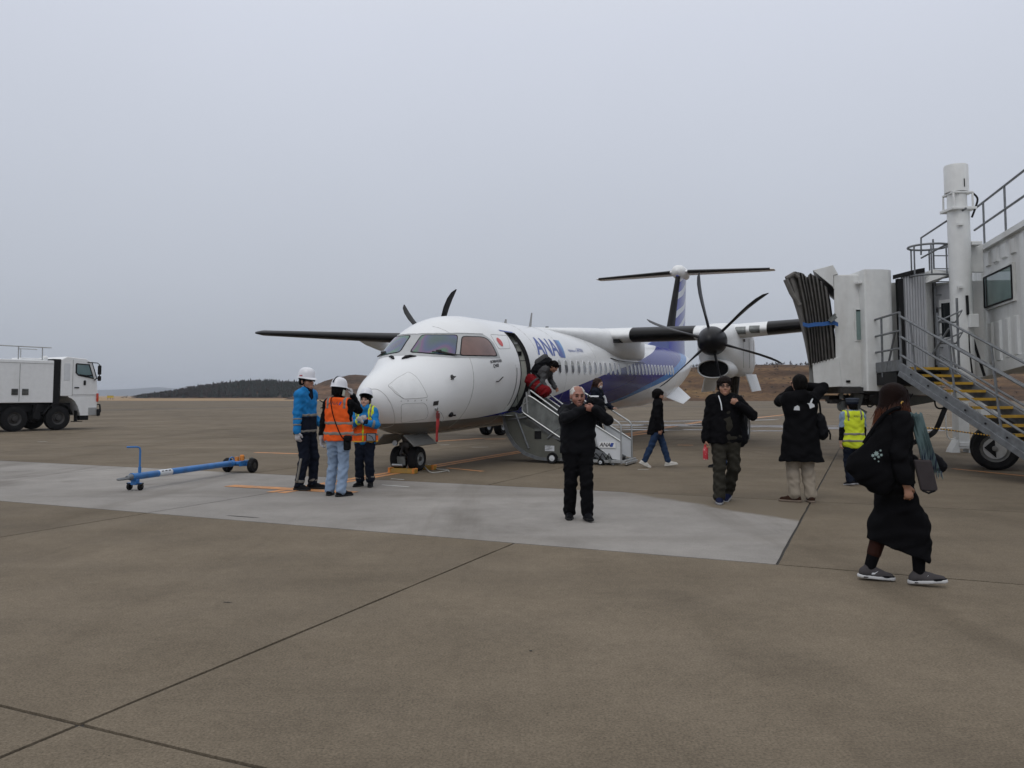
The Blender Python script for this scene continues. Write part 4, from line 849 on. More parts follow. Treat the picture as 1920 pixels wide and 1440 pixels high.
# ------------------------------------------------------------------ boarding stair at the front door (x outwards, y aft, z up)
ST = empty('boarding_stair', axis_pt(5.15, 1.6), rz=-PSI, label='metal boarding stair at the open aircraft door with curved grey sides', cat='boarding stair')
def sv(Y, a, z): return Vector((Y - 1.6, a, z))
arc = [(.84, 1.06), (.88, .84), (.96, .60), (1.12, .37), (1.38, .17), (1.70, .07), (2.05, .05), (2.34, .06)]
skirt = arc + [(2.42, .34), (1.36, 1.06), (1.10, 1.14)]
M['skirt'] = mat('stair_grey_green', (0.115, 0.118, 0.10), .45, var=.08, dirt=(.08, .075, .065), dscale=4)
for a in (0, .80):
    b = MB(); b.prism([sv(y, a, z) for y, z in skirt], (0, .035, 0)); sk = b.build('side_skirt', M['skirt'], ST, smooth=False)
    b = MB(); b.loft([[sv(y + dy, a + da, z + dz) for dy, da, dz in ((0, -.03, 0), (.05, -.03, .06), (.05, .0, .06), (0, .0, 0))] for y, z in arc]); b.build('rim_strip', M['steel'], sk)
    if a == 0:
        for y, z, w_, h_, mm in ((1.72, .62, .16, .17, 'black'), (1.72, .74, .15, .05, 'meshpanel'), (2.0, .33, .22, .12, 'sign')):
            b = MB(); b.box(sv(y, -.006, z), (w_, .012, h_)); b.build('notice_plate', M[mm], sk, smooth=False)
        b = MB(); rr = random.Random(2)
        for q in range(5): b.box(sv(1.95 + .035 * (q % 3) , -.014, .30 + .02 * q), (.10 + .02 * (q % 2), .004, .006))
        tag(b.build('notice_lines', M['darkink'], sk, smooth=False), kind='stuff')
        for y0, z0, y1, z1 in ((1.18, 1.10, 1.50, .32), (1.95, .55, 2.25, .80), (1.0, .95, 1.45, 1.02)): b = MB(); b.tube([sv(y0, -.02, z0), sv(y1, -.02, z1)], .022, 8); b.build('strut', M['steel'], sk)
b = MB(); b.loft([[sv(y, a, z) for a in (0.0, .82)] for y, z in arc], closed=False, caps=False); o = b.build('outer_skin', M['white'], ST); o.modifiers.new('t', 'SOLIDIFY').thickness = .02
for k in range(8):
    t_ = k / 7; y = 1.42 + 1.95 * t_; z = .93 - .80 * t_; b = MB(); b.box(sv(y, .41, z), (.27, .76, .035)); b.box(sv(y - .12, .41, z - .06), (.012, .76, .10)); b.build('tread', M['darkmetal'], ST, smooth=False)
for a in (.015, .785): 
    b = MB(); b.beam(sv(1.30, a, .97), sv(3.5, a, .08), .03, .16); b.build('stringer', M['steel'], ST, smooth=False)
mp_ = [(1.34, 1.14), (1.40, 1.44), (1.50, 1.50), (1.60, 1.46), (2.75, .72), (2.72, .46), (2.55, .40), (2.12, .66)]
mp_r = rounded(mp_, .07)
for a in (-.03, .83):
    b = MB(); b.prism([sv(p.x, a, p.y) for p in mp_r], (0, .012, 0)); pl = b.build('guard_panel', M['meshpanel'], ST, smooth=False)
    b = MB(); pts = [sv(p.x, a, p.y) for p in mp_r]; b.tube(pts + [pts[0]], .018, 6); b.build('panel_frame', M['alu'], pl)
    b = MB(); b.tube([sv(1.48, a, 1.1), sv(1.45, a, 1.58), sv(1.55, a, 1.62), sv(2.95, a, .66)], .018, 8); b.tube([sv(1.36, a, 1.28), sv(1.5, a, 1.38)], .015, 6); b.build('lower_handrail', M['alu'], ST)
# front ramp with white side panels
for a in (-.02, .86):
    b = MB(); b.tube([sv(2.55, a, 1.56), sv(3.58, a, .93), sv(3.64, a, .86), sv(3.645, a, .04)], .019, 8); b.tube([sv(2.97, a, .92), sv(3.635, a, .525)], .019, 8); b.tube([sv(2.99, a, .90), sv(3.10, a, .40)], .022, 8); b.tube([sv(2.62, a, 1.52), sv(2.62, a, .5)], .018, 8); b.build('handrail', M['alu'], ST)
    b = MB(); b.prism([sv(y, a + .01, z) for y, z in ((3.0, .88), (3.62, .52), (3.62, .12), (3.45, .14), (3.10, .40))], (0, .012, 0)); sp_ = b.build('side_panel', M['sign'], ST, smooth=False)
    if a < 0:
        b = MB(); b.box(sv(3.34, a - .004, .44), (.36, .012, .125)); b.build('airline_sign', M['white'], sp_, smooth=False)
        o = text_on('ANA', .115, sv(3.285, a - .012, .44), (1, 0, 0), (0, 0, 1), M['darkink'], 'lettering', sp_, shear=.25, bold=.003)
        b = MB(); b.add([sv(3.39, a - .012, .40), sv(3.455, a - .012, .40), sv(3.485, a - .012, .485), sv(3.42, a - .012, .485)], [(0, 1, 2, 3)]); b.build('emblem', M['blueink'], sp_, smooth=False)
b = MB()
for a in (0.0, .82): b.beam(sv(2.2, a, .085), sv(3.72, a, .085), .06, .06); 
b.beam(sv(3.70, -.05, .085), sv(3.70, .92, .085), .06, .06); b.beam(sv(2.6, 0, .085), sv(2.6, .82, .085), .06, .06); b.beam(sv(3.75, -.03, .05), sv(3.75, .9, .05), .03, .05); b.build('chassis', M['alu'], ST, smooth=False, bevel=.004)
b = MB(); rr = random.Random(8)
for k in range(16): b.box(sv(rr.uniform(2.75, 3.4), rr.uniform(-.02, .2), rr.uniform(.10, .30)), (rr.uniform(.04, .16), rr.uniform(.05, .12), rr.uniform(.03, .10)), rz=rr.uniform(-.3, .3))
tag(b.build('hydraulic_unit', M['meshpanel'], ST, smooth=False, bevel=.005), kind='stuff')
b = MB()
for k in range(5): b.tube([sv(2.7 + .15 * k, -.03, .12), sv(2.78 + .15 * k, -.05, .26), sv(2.95 + .12 * k, -.02, .14)], .012, 6)
tag(b.build('hose_set', M['black'], ST), kind='stuff')
for y, a, r_ in ((2.10, -.10, .125), (2.10, .90, .125), (3.2, -.06, .07), (3.2, .88, .07)):
    c = sv(y, a, r_); b = MB(); b.lathe([(r_ * .5, -.035), (r_ * .9, -.04), (r_, -.02), (r_, .02), (r_ * .9, .04), (r_ * .5, .035)], c, (0, 1, 0), 22); wh = b.build('wheel', M['tyre'], ST); b = MB(); b.lathe([(.01, -.05), (r_ * .3, -.045), (r_ * .3, -.03), (r_ * .52, -.037), (r_ * .52, .037), (.01, .05)], c, (0, 1, 0), 18); b.build('hub', M['sign'], wh)
b = MB(); b.tube([sv(2.10, -.1, .125), sv(2.10, .9, .125)], .02, 8); b.build('axle', M['darkmetal'], ST)

# ------------------------------------------------------------------ towbar
q0, q1 = G(253, 919), (G(467, 887) + G(428, 885)) / 2; tdir = norm(q1 - q0); trz = math.atan2(tdir.y, tdir.x)
TB = empty('towbar', (q0.x, q0.y, 0), rz=trz, label='blue aircraft towbar on small wheels resting on the pale concrete', cat='towbar')
Lb = (q1 - q0).length
b = MB(); b.tube([(-.06, 0, .215), (Lb - .25, 0, .20)], .055, 16); b.tube([(-.09, 0, .215), (-.04, 0, .215)], .062, 14); b.tube([(Lb - .3, 0, .20), (Lb - .22, 0, .2)], .062, 14); b.build('tube', M['bluepaint'], TB)
b = MB(); b.lathe([(.03, -.2), (.05, -.1), (.05, .0)], (0, 0, .215), (1, 0, 0), 12)
pts = [(-.17 - .11 * (1 - math.cos(a)), .05 * math.sin(a), .205) for a in np.linspace(.2, 6.08, 16)]; b.tube(pts, .017, 8); b.build('tow_eye', M['steel'], TB)
b = MB(); b.tube([(.10, 0, .26), (.10, 0, .36)], .024, 8); b.tube([(.10, 0, .34), (.10, .0, .63), (.095, .01, .665), (.07, .04, .68), (-.03, .15, .68)], .015, 8); b.build('lift_lever', M['bluepaint'], TB)
b = MB(); b.tube([(-.05, .03, .68), (-.06, .19, .68)], .019, 8); 
for k, dy in enumerate((-.10, .10)):
    c = Vector((.0, dy, .055)); b2 = MB(); b2.lathe([(.02, -.02), (.05, -.022), (.056, -.01), (.056, .01), (.05, .022), (.02, .02)], c, (0, 1, 0), 18); wh = b2.build('castor', M['tyre'], TB); b2 = MB(); b2.box(c + Vector((0, 0, .05)), (.06, .07, .025)); b2.box(c + Vector((0, .035, .025)), (.03, .008, .07)); b2.box(c + Vector((0, -.035, .025)), (.03, .008, .07)); b2.build('fork', M['darkmetal'], wh, smooth=False)
b = MB(); b.box((0, 0, .13), (.09, .09, .09)); b.box((0, 0, .108), (.06, .26, .02)); b.build('castor_bracket', M['bluepaint'], TB, smooth=False)
b = MB(); b.lathe([(.0565, 0), (.0565, .33)], (.55, 0, .2105), (1, 0, -.006), 20); lab = b.build('white_band', M['sign'], TB)
for k in range(3):                                            # worn marks on the band, too faint to read
    b = MB(); b.box((.62 + .09 * k, -.045, .246), (.05, .012, .014), rx=-.6); b.build('worn_mark', M['darkink'], lab, smooth=False)
b = MB(); b.box((Lb - .02, 0, .20), (.36, .24, .05)); b.box((Lb - .03, -.13, .185), (.3, .025, .10)); b.box((Lb - .03, .13, .185), (.3, .025, .10)); b.box((Lb + .05, 0, .15), (.06, .5, .05)); b.build('head_frame', M['bluepaint'], TB, smooth=False, bevel=.006)
b = MB(); b.box((Lb + .18, 0, .225), (.22, .2, .03)); b.box((Lb + .3, .09, .23), (.12, .02, .09)); b.box((Lb + .3, -.09, .23), (.12, .02, .09)); b.build('aircraft_coupling', M['skirt'], TB, smooth=False, bevel=.005)
b = MB(); b.lathe([(.045, 0), (.045, .10), (.03, .12)], (Lb + .08, -.02, .22), (0, 0, 1), 10); b.box((Lb - .02, .03, .265), (.06, .06, .08)); b.build('shear_pin_housing', M['orange'], TB, smooth=False)
b = MB(); b.tube([(Lb - .34, 0, .25), (Lb - .32, 0, .30), (Lb - .25, 0, .32), (Lb - .18, 0, .30), (Lb - .16, 0, .24)], .012, 8); b.build('grab_handle', M['bluepaint'], TB)
for s2 in (-1, 1):
    c = Vector((Lb + .05, s2 * .27, .14)); b = MB(); b.lathe([(.05, -.045), (.125, -.05), (.14, -.025), (.14, .025), (.125, .05), (.05, .045)], c, (0, 1, 0), 24); wh = b.build('wheel', M['tyre'], TB); b = MB(); b.lathe([(.015, -.052), (.06, -.047), (.06, .047), (.015, .052)], c, (0, 1, 0), 16); b.build('hub', M['darkmetal'], wh)

# ------------------------------------------------------------------ wheel chocks and their rope
def chock(p, rz, L_, label):
    t_ = empty('wheel_chock', p, rz=rz, label=label, cat='wheel chock', group='chocks at the nose wheel')
    b = MB(); b.prism([(-L_/2, -.07, 0), (-L_/2, .07, 0), (-L_/2, .055, .075), (-L_/2, .0, .095), (-L_/2, -.055, .075)], (L_, 0, 0)); b.build('block', M['yellow'], t_, smooth=False, bevel=.01)
    for s2 in (-1, 1): b = MB(); b.box((s2 * (L_/2 - .03), 0, .05), (.05, .15, .105)); b.build('end_cap', M['orange'], t_, smooth=False, bevel=.01)
    return t_
nw = axis_pt(2.4)
chock(G(755, 887), -PSI, .60, 'long yellow wheel chock in front of the nose wheels'); chock(nw + AFT * .36 + LEFT * .12, -PSI, .60, 'orange and yellow wheel chock behind the nose wheels')
p = G(785, 881); rp = [p, p + Vector((.10, -.02, .07)), G(800, 883) + Vector((0, 0, .04)), G(808, 887) + Vector((0,0,.012)), G(822, 886.5) + Vector((0,0,.012)), G(838, 884) + Vector((0,0,.012)), G(842, 885.5) + Vector((0,0,.012)), G(838, 882) + Vector((0,0,.012)), G(820, 881) + Vector((0,0,.02)), G(806, 876) + Vector((0,0,.05)), G(800, 877) + Vector((0,0,.05))]
def smooth_path(pts, k=6):
    pts = [Vector(p) for p in pts]; out = []
    for i in range(len(pts) - 1):
        p0, p1, p2, p3 = pts[max(i-1, 0)], pts[i], pts[i+1], pts[min(i+2, len(pts)-1)]
        for q in range(k):
            t_ = q / k; out.append(.5 * ((2*p1) + (-p0+p2)*t_ + (2*p0-5*p1+4*p2-p3)*t_**2 + (-p0+3*p1-3*p2+p3)*t_**3))
    return out + [pts[-1]]
b = MB(); b.tube(smooth_path(rp), .011, 6); tag(b.build('chock_rope', mat('pale_rope', (.36, .35, .32), .9, bump=.2)), 'pale rope looped on the concrete beside the nose wheel chocks', 'rope')

# ------------------------------------------------------------------ tank truck far left, in its own frame: x forwards, y to its far side
TR = empty('service_truck', (-19.75, 34.9, 0), rz=R(58), label='white box-bodied service truck with roof rails parked at the left edge', cat='truck')
W_ = 2.4
b = MB(); b.box((-2.75, W_/2 - .02, 2.11), (4.95, W_, 1.82)); bodyb = b.build('body', M['white'], TR, smooth=False, bevel=.03)
for x in (-1.68, -3.2, -4.6): b = MB(); b.box((x, -.024, 2.05), (.02, .012, 1.6)); b.build('panel_gap', M['line'], bodyb, smooth=False)
b = MB(); b.box((-2.75, -.024, 2.88), (4.9, .012, .02)); b.build('panel_gap', M['line'], bodyb, smooth=False)
for x in (-1.86, -1.44):
    b = MB(); b.box((x, -.03, 1.66), (.25, .02, .26)); v_ = b.build('vent', M['darkmetal'], bodyb, smooth=False)
    for k in range(4): b = MB(); b.box((x, -.045, 1.57 + .06 * k), (.22, .02, .022), rx=.5); b.build('louvre', M['meshpanel'], v_, smooth=False)
b = MB()
for x in (-4.9, -3.3, -1.70, -.72): b.tube([(x, .12, 3.0), (x, .12, 3.58)], .025, 6)
b.tube([(-5.2, .12, 3.58), (-.35, .12, 3.58)], .025, 6); b.tube([(-1.7, .12, 3.05), (-1.5, .5, 3.5), (-.75, .5, 3.5)], .02, 6); b.tube([(-1.42, .5, 3.0), (-1.42, .5, 3.5)], .02, 6); b.tube([(-3.4, .9, 3.5), (-2.3, .9, 3.5), (-2.3, .9, 3.0)], .02, 6); b.tube([(-3.1, .9, 3.0), (-3.1, .9, 3.5)], .02, 6)
b.build('roof_rail', M['alu'], TR)
b = MB(); b.box((-.9, .8, 3.06), (1.1, .8, .12)); b.lathe([(.10, 0), (.12, .1), (.06, .2)], (-.5, .3, 3.03), (0, 0, 1), 10); b.build('roof_hatch', M['white'], TR, smooth=False, bevel=.03)
cabp = [(.06, 1.48), (.06, 3.10), (.3, 3.22), (1.15, 3.16), (1.40, 3.02), (1.66, 2.25), (1.72, 1.72), (1.72, 1.48)]
b = MB(); b.prism([(x, 0.0, z) for x, z in cabp], (0, W_ - .04, 0)); cabo = b.build('cab', M['white'], TR, smooth=False, bevel=.03)
lo_ = [(.40, 1.44), (.55, 1.38), (.70, 1.25), (.82, 1.05), (.90, .85), (.95, .62), (1.67, .62)]
b = MB()
for (xa, za), (xb, zb) in zip(lo_[:-1], lo_[1:]): b.prism([(xa, .003, za), (xb, .003, zb), (xb + (.05 if xb > 1.6 else 0), .003, 1.479), (xa, .003, 1.479)], (0, W_ - .05, 0))
b.build('cab_skirt', M['white'], TR, smooth=False)
b = MB(); b.prism([(x, -.012, z) for x, z in ((.70, 2.92), (1.28, 2.90), (1.50, 2.28), (.80, 2.42), (.70, 2.52))], (0, .03, 0)); wd_ = b.build('side_window', M['glassgreen'], TR, smooth=False)
b = MB(); pts = [(x, -.015, z) for x, z in ((.70, 2.92), (1.28, 2.90), (1.50, 2.28), (.80, 2.42), (.70, 2.52), (.70, 2.92))]; b.tube(pts, .03, 6); b.build('window_seal', M['black'], wd_)
b = MB(); b.tube([(.85, -.03, 2.44), (1.15, -.03, 2.40), (1.44, -.03, 2.42)], .025, 6); b.tube([(1.05, -.03, 2.40), (1.3, -.03, 2.34)], .03, 6); b.build('mirror_arm_low', M['black'], TR)
b = MB(); b.prism([(x, .05, z) for x, z in ((1.43, 3.0), (1.69, 2.25), (1.72, 2.28), (1.46, 3.03))], (0, W_ - .14, 0)); b.build('windscreen', M['glassdark'], TR, smooth=False)
b = MB(); b.tube([(1.2, -.02, 3.0), (1.6, -.12, 2.98), (1.68, -.16, 2.9), (1.68, -.16, 2.35), (1.5, -.05, 2.2)], .022, 6); b.build('mirror_bracket', M['black'], TR)
for z, h_ in ((2.66, .42), (2.28, .22)): b = MB(); b.box((1.66, -.2, z), (.07, .22, h_)); b.build('mirror', M['black'], TR, smooth=False, bevel=.03)
b = MB(); b.box((1.1, -.02, 2.08), (.10, .06, .22)); b.build('kerb_mirror', M['black'], TR, smooth=False, bevel=.03)
b = MB(); b.box((.75, -.015, 1.86), (.2, .03, .05)); b.build('door_handle', M['black'], cabo, smooth=False)
for x in (.56, 1.70): pass
b = MB(); b.box((.56, -.006, 2.3), (.014, .012, 1.6)); b.box((1.1, -.006, 1.56), (1.1, .012, .014)); b.build('door_gap', M['line'], cabo, smooth=False)
b = MB(); b.box((.30, -.006, 2.55), (.26, .012, .75)); b.build('side_panel', M['sign'], cabo, smooth=False, bevel=.02)
b = MB(); b.box((1.70, .0, 1.42), (.08, .14, .38)); b.build('indicator', mat('red_lamp', (.5, .06, .03), .2), TR, smooth=False, bevel=.02)
b = MB(); b.box((1.50, -.01, .80), (.38, .05, .36)); b.build('headlamp', M['alu'], TR, smooth=False, bevel=.02)
b = MB(); b.box((1.76, 1.15, .75), (.12, 2.5, .30)); b.tube([(1.80, -.05, 1.12), (1.84, -.05, .8), (1.72, -.05, .58)], .04, 6); b.tube([(1.82, -.05, 1.1), (1.82, 2.3, 1.1)], .03, 6); b.build('bumper', M['black'], TR, smooth=False, bevel=.02)
b = MB(); b.box((1.15, .2, .52), (.4, .3, .22)); b.box((.85, .1, .36), (.35, .3, .03)); b.box((.8, .1, .6), (.05, .2, .5)); b.build('step', M['black'], TR, smooth=False)
b = MB(); b.box((-.12, 1.15, 2.0), (.32, 2.2, 2.2)); b.build('cab_gap_block', M['black'], TR, smooth=False)  # black block standing in for the dark gap between cab and body
b = MB(); b.box((-2.2, 1.15, 1.0), (5.6, 1.9, .38)); b.box((-.9, .3, .8), (.3, .5, .6)); b.box((-2.95, .3, .75), (.8, .5, .6)); b.beam((-1.05, .02, .6), (-.85, .02, 1.15), .04, .10); b.beam((-2.75, .02, .75), (-2.5, .02, 1.15), .04, .12); b.build('chassis', M['black'], TR, smooth=False)
for x in (0, -1.80, -4.4):
    for y in (.16, W_ - .2):
        c = Vector((x, y, .53)); b = MB(); b.lathe([(.28, -.14), (.44, -.16), (.52, -.12), (.53, -.04), (.53, .04), (.52, .12), (.44, .16), (.28, .14)], c, (0, 1, 0), 30); wh = b.build('wheel', M['tyre'], TR)
        b = MB(); b.lathe([(.02, -.17), (.10, -.16), (.12, -.09), (.2, -.07), (.26, -.13), (.29, -.14), (.29, .14), (.02, .1)], c, (0, 1, 0), 24)
        for k in range(10): b.box(c + Vector((.155 * math.cos(k * .628), -.09, .155 * math.sin(k * .628))), (.03, .04, .03))
        b.build('rim', M['darkmetal'], wh)
b = MB(); b.loft([[(x_ + (0 if dy == 0 else 0), dy, z_) for dy in (0.0, .45)] for x_, z_ in [(.64 * math.cos(a), .53 + .66 * math.sin(a)) for a in np.linspace(.25, 2.9, 14)]], closed=False, caps=False); o = b.build('mudguard', M['black'], TR); o.modifiers.new('t', 'SOLIDIFY').thickness = .03

# ------------------------------------------------------------------ small far things
p = at(207, 741.5, 290); t_ = empty('airfield_sign', (p.x, p.y, 0), label='small yellow airfield board far away at the apron edge', cat='sign')
b = MB(); b.box((0, 0, 1.15), (2.3, .25, .8)); b.build('board', mat('sign_yellow', (.5, .36, .03), .5), t_, smooth=False); b = MB()
for x in (-.9, 0, .9): b.box((x, 0, .4), (.1, .1, .8))
for x in (-.9, 0, .9): b = MB(); b.box((x, 0, .38), (.1, .1, .76)); b.build('post', M['darkmetal'], t_, smooth=False)
p = at(1342, 742, 120); t_ = empty('marker_pyramid', (p.x, p.y, 0), label='tiny white triangular marker standing by the far grass edge', cat='marker')
b = MB(); b.add([(-.42, -.3, .9), (.42, -.3, .9), (.42, .3, .9), (-.42, .3, .9), (0, 0, 1.9)], [(0, 1, 4), (1, 2, 4), (2, 3, 4), (3, 0, 4), (3, 2, 1, 0)]); b.build('cone', M['white'], t_, smooth=False); b = MB(); b.box((0, 0, .82), (1.1, .7, .16)); b.box((0, 0, .4), (.14, .14, .8)); b.build('base', M['white'], t_, smooth=False)

# ------------------------------------------------------------------ passenger boarding bridge on the right
JB = empty('boarding_bridge', (9.82, 16.2, 0), label='white passenger boarding bridge with folded grey bellows and outside stairs', cat='boarding bridge')
WHT = M['cab_white']
def box2(name, p0, p1, m, root=JB, **kw):
    b = MB(); c = [(p0[i] + p1[i]) / 2 for i in range(3)]; d = [abs(p1[i] - p0[i]) for i in range(3)]; b.box(c, d); return part(b, name, m, root, smooth=False, **kw)
# tunnel: its left wall runs towards the viewer; roof edge z 4.8
TA = G(1820, 485, 4.8); TBp = G(1920, 427, 4.8); td = norm(TBp - TA); tn = Vector((td.y, -td.x, 0))
if tn.x > 0: tn = -tn                                         # outward normal of the visible wall
LEN = 9.0
def tp(s, o, z): return Vector((TA.x, TA.y, 0)) + td * s + tn * o + Vector((0, 0, z))
def zbot(s): return 2.02 + .06 * s                           # the tunnel climbs away from the aircraft
b = MB(); b.loft([[tp(s, 0, zbot(s)), tp(s, 0, 4.8), tp(s, -2.5, 4.8), tp(s, -2.5, zbot(s))] for s in (0, LEN)]); tun = part(b, 'tunnel', WHT, JB, smooth=False)
def wall_piece(name, s0, s1, z0, z1, th, m, inset=0.0, par=None, bev=.006):
    b = MB(); b.add([tp(s0, 0, z0), tp(s1, 0, z0), tp(s1, 0, z1), tp(s0, 0, z1), tp(s0 + inset, th, z0 + inset * .5), tp(s1 - inset, th, z0 + inset * .5), tp(s1 - inset, th, z1 - inset * .5), tp(s0 + inset, th, z1 - inset * .5)], [(4,5,6,7),(0,1,5,4),(1,2,6,5),(2,3,7,6),(3,0,4,7)])
    return part(b, name, m, par or JB, smooth=False)
wa, wb_ = .95, 2.25                                           # window along the wall
def s_of(px, py):                                             # where a photo ray meets the wall plane: run and height
    r = ray(px, py); o = Vector((0, 0, CAMH)); t_ = (Vector((TA.x, TA.y, 0)) - o).dot(tn) / r.dot(tn); q = o + r * t_; return (q - Vector((TA.x, TA.y, 0))).dot(td), q.z
(wa, wz1), (wb_, _z) = s_of(1850, 521), s_of(1902, 499); wz0 = s_of(1852, 577)[1]
ribs = []; s = .12; k = 0
while s < LEN - .5:                                           # pressed vertical ribs of the container-like wall, broken at the window
    e = s + .34
    if e < wa - .08 or s > wb_ + .08: wall_piece('wall_rib', s, e, zbot(s) + .12, 4.72, .045, WHT, .05)
    else:
        wall_piece('wall_rib', s, e, zbot(s) + .12, wz0 - .35, .045, WHT, .05); wall_piece('wall_rib', s, e, wz1 + .22, 4.72, .045, WHT, .05)
    s += .56; k += 1
wf = wall_piece('window_frame', wa - .06, wb_ + .06, wz0 - .06, wz1 + .06, .05, WHT, .0)
b = MB(); b.add([tp(wa, .055, wz0), tp(wb_, .055, wz0), tp(wb_, .055, wz1), tp(wa, .055, wz1)], [(0,1,2,3)]); part(b, 'window_pane', M['glassgreen'], wf, smooth=False)
b = MB()
for a_, c_ in (((wa, wz0), (wb_, wz0)), ((wb_, wz0), (wb_, wz1)), ((wb_, wz1), (wa, wz1)), ((wa, wz1), (wa, wz0))): b.beam(tp(a_[0], .058, a_[1]), tp(c_[0], .058, c_[1]), .03, .03)
part(b, 'window_seal', M['black'], wf, smooth=False)
b = MB(); b.beam(tp(wa + .16, .06, wz0), tp(wa + .16, .06, wz1), .02, .03); part(b, 'window_mullion', M['darkmetal'], wf, smooth=False)
b = MB(); b.loft([[tp(s, .10, 4.78), tp(s, .10, 4.90), tp(s, -2.6, 4.90), tp(s, -2.6, 4.78)] for s in (-.1, LEN)]); part(b, 'roof_edge', WHT, JB, smooth=False)
b = MB(); b.loft([[tp(s, .05, zbot(s) - .14), tp(s, .05, zbot(s) + .10), tp(s, -.3, zbot(s) + .10), tp(s, -.3, zbot(s) - .14)] for s in (.2, LEN)]); part(b, 'bottom_beam', WHT, JB, smooth=False)
b = MB(); b.box(tp(.12, .04, 4.68), (.35, .10, .16), rz=math.atan2(td.y, td.x)); part(b, 'roof_bracket', M['darkmetal'], JB, smooth=False)
# roof handrails
def rail(name, pts, r_=.024, root=JB, m='steel'):
    b = MB(); b.tube(pts, r_, 6); return part(b, name, M[m], root)
z0 = 4.9
for hz in (1.05, .55): rail('roof_handrail', [tp(.2, -.05, z0 + hz), tp(LEN, -.05, z0 + hz)], .026)
for s in (.95, 2.45, 3.95, 5.45, 6.95, 8.4): rail('roof_rail_post', [tp(s, -.05, z0 - .05), tp(s, -.05, z0 + 1.05)], .026)
rail('roof_handrail', [tp(.2, -2.3, z0 + 1.0), tp(LEN, -2.3, z0 + 1.0)], .024)
for s in (.3, 2.3, 4.3, 6.3): rail('roof_rail_post', [tp(s, -2.3, z0 - .05), tp(s, -2.3, z0 + 1.0)], .024)
# ladder hoops and landing rail at the roof end, left of the column
lc = P(1741, 487, 18.0); lc.z = 0
hr = .42
def hoop(z): return [lc + Vector((hr * math.cos(a), hr * math.sin(a), z)) for a in np.linspace(0, 6.2832, 25)]
ztop, zlow = P(1741, 463, 18)[2], P(1741, 519, 18)[2]
for z in (zlow, ztop): rail('ladder_hoop', hoop(z), .025)
for a in (200, 250, 300, 345, 60, 120): q = lc + Vector((hr * math.cos(R(a)), hr * math.sin(R(a)), 0)); rail('hoop_bar', [q + Vector((0, 0, zlow)), q + Vector((0, 0, ztop))], .02)
rail('ladder_rail', [P(1727, 478, 18.3), P(1727, 446, 18.3), P(1777, 413, 17.6), P(1812, 390, 17.2)], .022); rail('ladder_rail', [P(1727, 484, 18.3), P(1780, 455, 17.6)], .02)
for q, z in ((.0, 2.2), (0.36, 2.2)): rail('ladder_stile', [lc + Vector((q + .18, .12, z)), lc + Vector((q + .18, .12, ztop + .2))], .022)
zz = 2.3
while zz < ztop: rail('ladder_rung', [lc + Vector((.18, .12, zz)), lc + Vector((.54, .12, zz))], .014); zz += .3
# lift column
DC = 17.5; ct, cb = P(1789, 360, DC), P(1812, 660, DC); cx = (ct.x + cb.x) / 2
cyl = lambda r_, z0, z1, n=28: [(r_, z0), (r_, z1)]
b = MB(); b.lathe([(.225, 1.36), (.225, P(1790, 395, DC).z)], (cx, DC, 0), (0, 0, 1), 28); col_ = part(b, 'lift_column', WHT, JB)
zt = P(1790, 366, DC).z; zt2 = P(1788, 311, DC).z
b = MB(); b.lathe([(.20, zt - .32), (.20, zt)], (cx - .02, DC, 0), (0, 0, 1), 20); b.box((cx, DC, zt - .34), (.54, .54, .06)); b.box((cx, DC, zt + .02), (.46, .46, .04))
for sx, sy in ((-1, -1), (1, -1), (1, 1), (-1, 1)): b.tube([(cx + .21 * sx, DC + .21 * sy, zt - .36), (cx + .21 * sx, DC + .21 * sy, zt)], .025, 6)
part(b, 'motor_flange', WHT, JB, smooth=True, bevel=.008)
b = MB(); b.lathe([(.245, zt + .05), (.245, zt2 - .03), (.235, zt2)], (cx - .02, DC, 0), (0, 0, 1), 30); part(b, 'motor_cover', WHT, JB)
b = MB(); b.tube(smooth_path([(cx + .20, DC - .18, zt + .03), (cx + .32, DC - .2, zt - .12), (cx + .24, DC - .24, zt - .35), (cx + .16, DC - .24, zt - .55)]), .022, 8); part(b, 'motor_cable', M['black'], JB)
b = MB(); b.box((cx + .02, DC - .24, zt + .22), (.02, .02, .18)); part(b, 'motor_slot', M['black'], JB, smooth=False)
b = MB(); b.box((cx + .38, DC + .1, P(0, 480, DC).z), (.35, .08, .7)); b.box((cx + .3, DC, P(0, 458, DC).z), (.2, .3, .08)); part(b, 'column_bracket', WHT, JB, smooth=False, bevel=.01)
for yy in (420, 538): b = MB(); q = P(1800, yy, DC - .24); b.box(q, (.12, .05, .05)); part(b, 'hose_clip', WHT, JB, smooth=False)
b = MB(); b.tube([P(1813, 554, DC - .25), P(1815, 590, DC - .25)], .03, 8); part(b, 'column_hose', M['black'], JB)
q = P(1822, 602, DC - .2); b = MB(); b.box(q, (.20, .22, .30)); part(b, 'control_box', WHT, JB, smooth=False, bevel=.015)
for k, pts in enumerate(([(1815, 622), (1817, 660), (1822, 700)], [(1820, 622), (1832, 660), (1846, 705)], [(1812, 620), (1810, 660), (1806, 690)])):
    b = MB(); b.tube(smooth_path([P(x, y, DC - .2 + .2 * k) for x, y in pts]), .03, 8); part(b, 'power_cable', M['black'], JB)
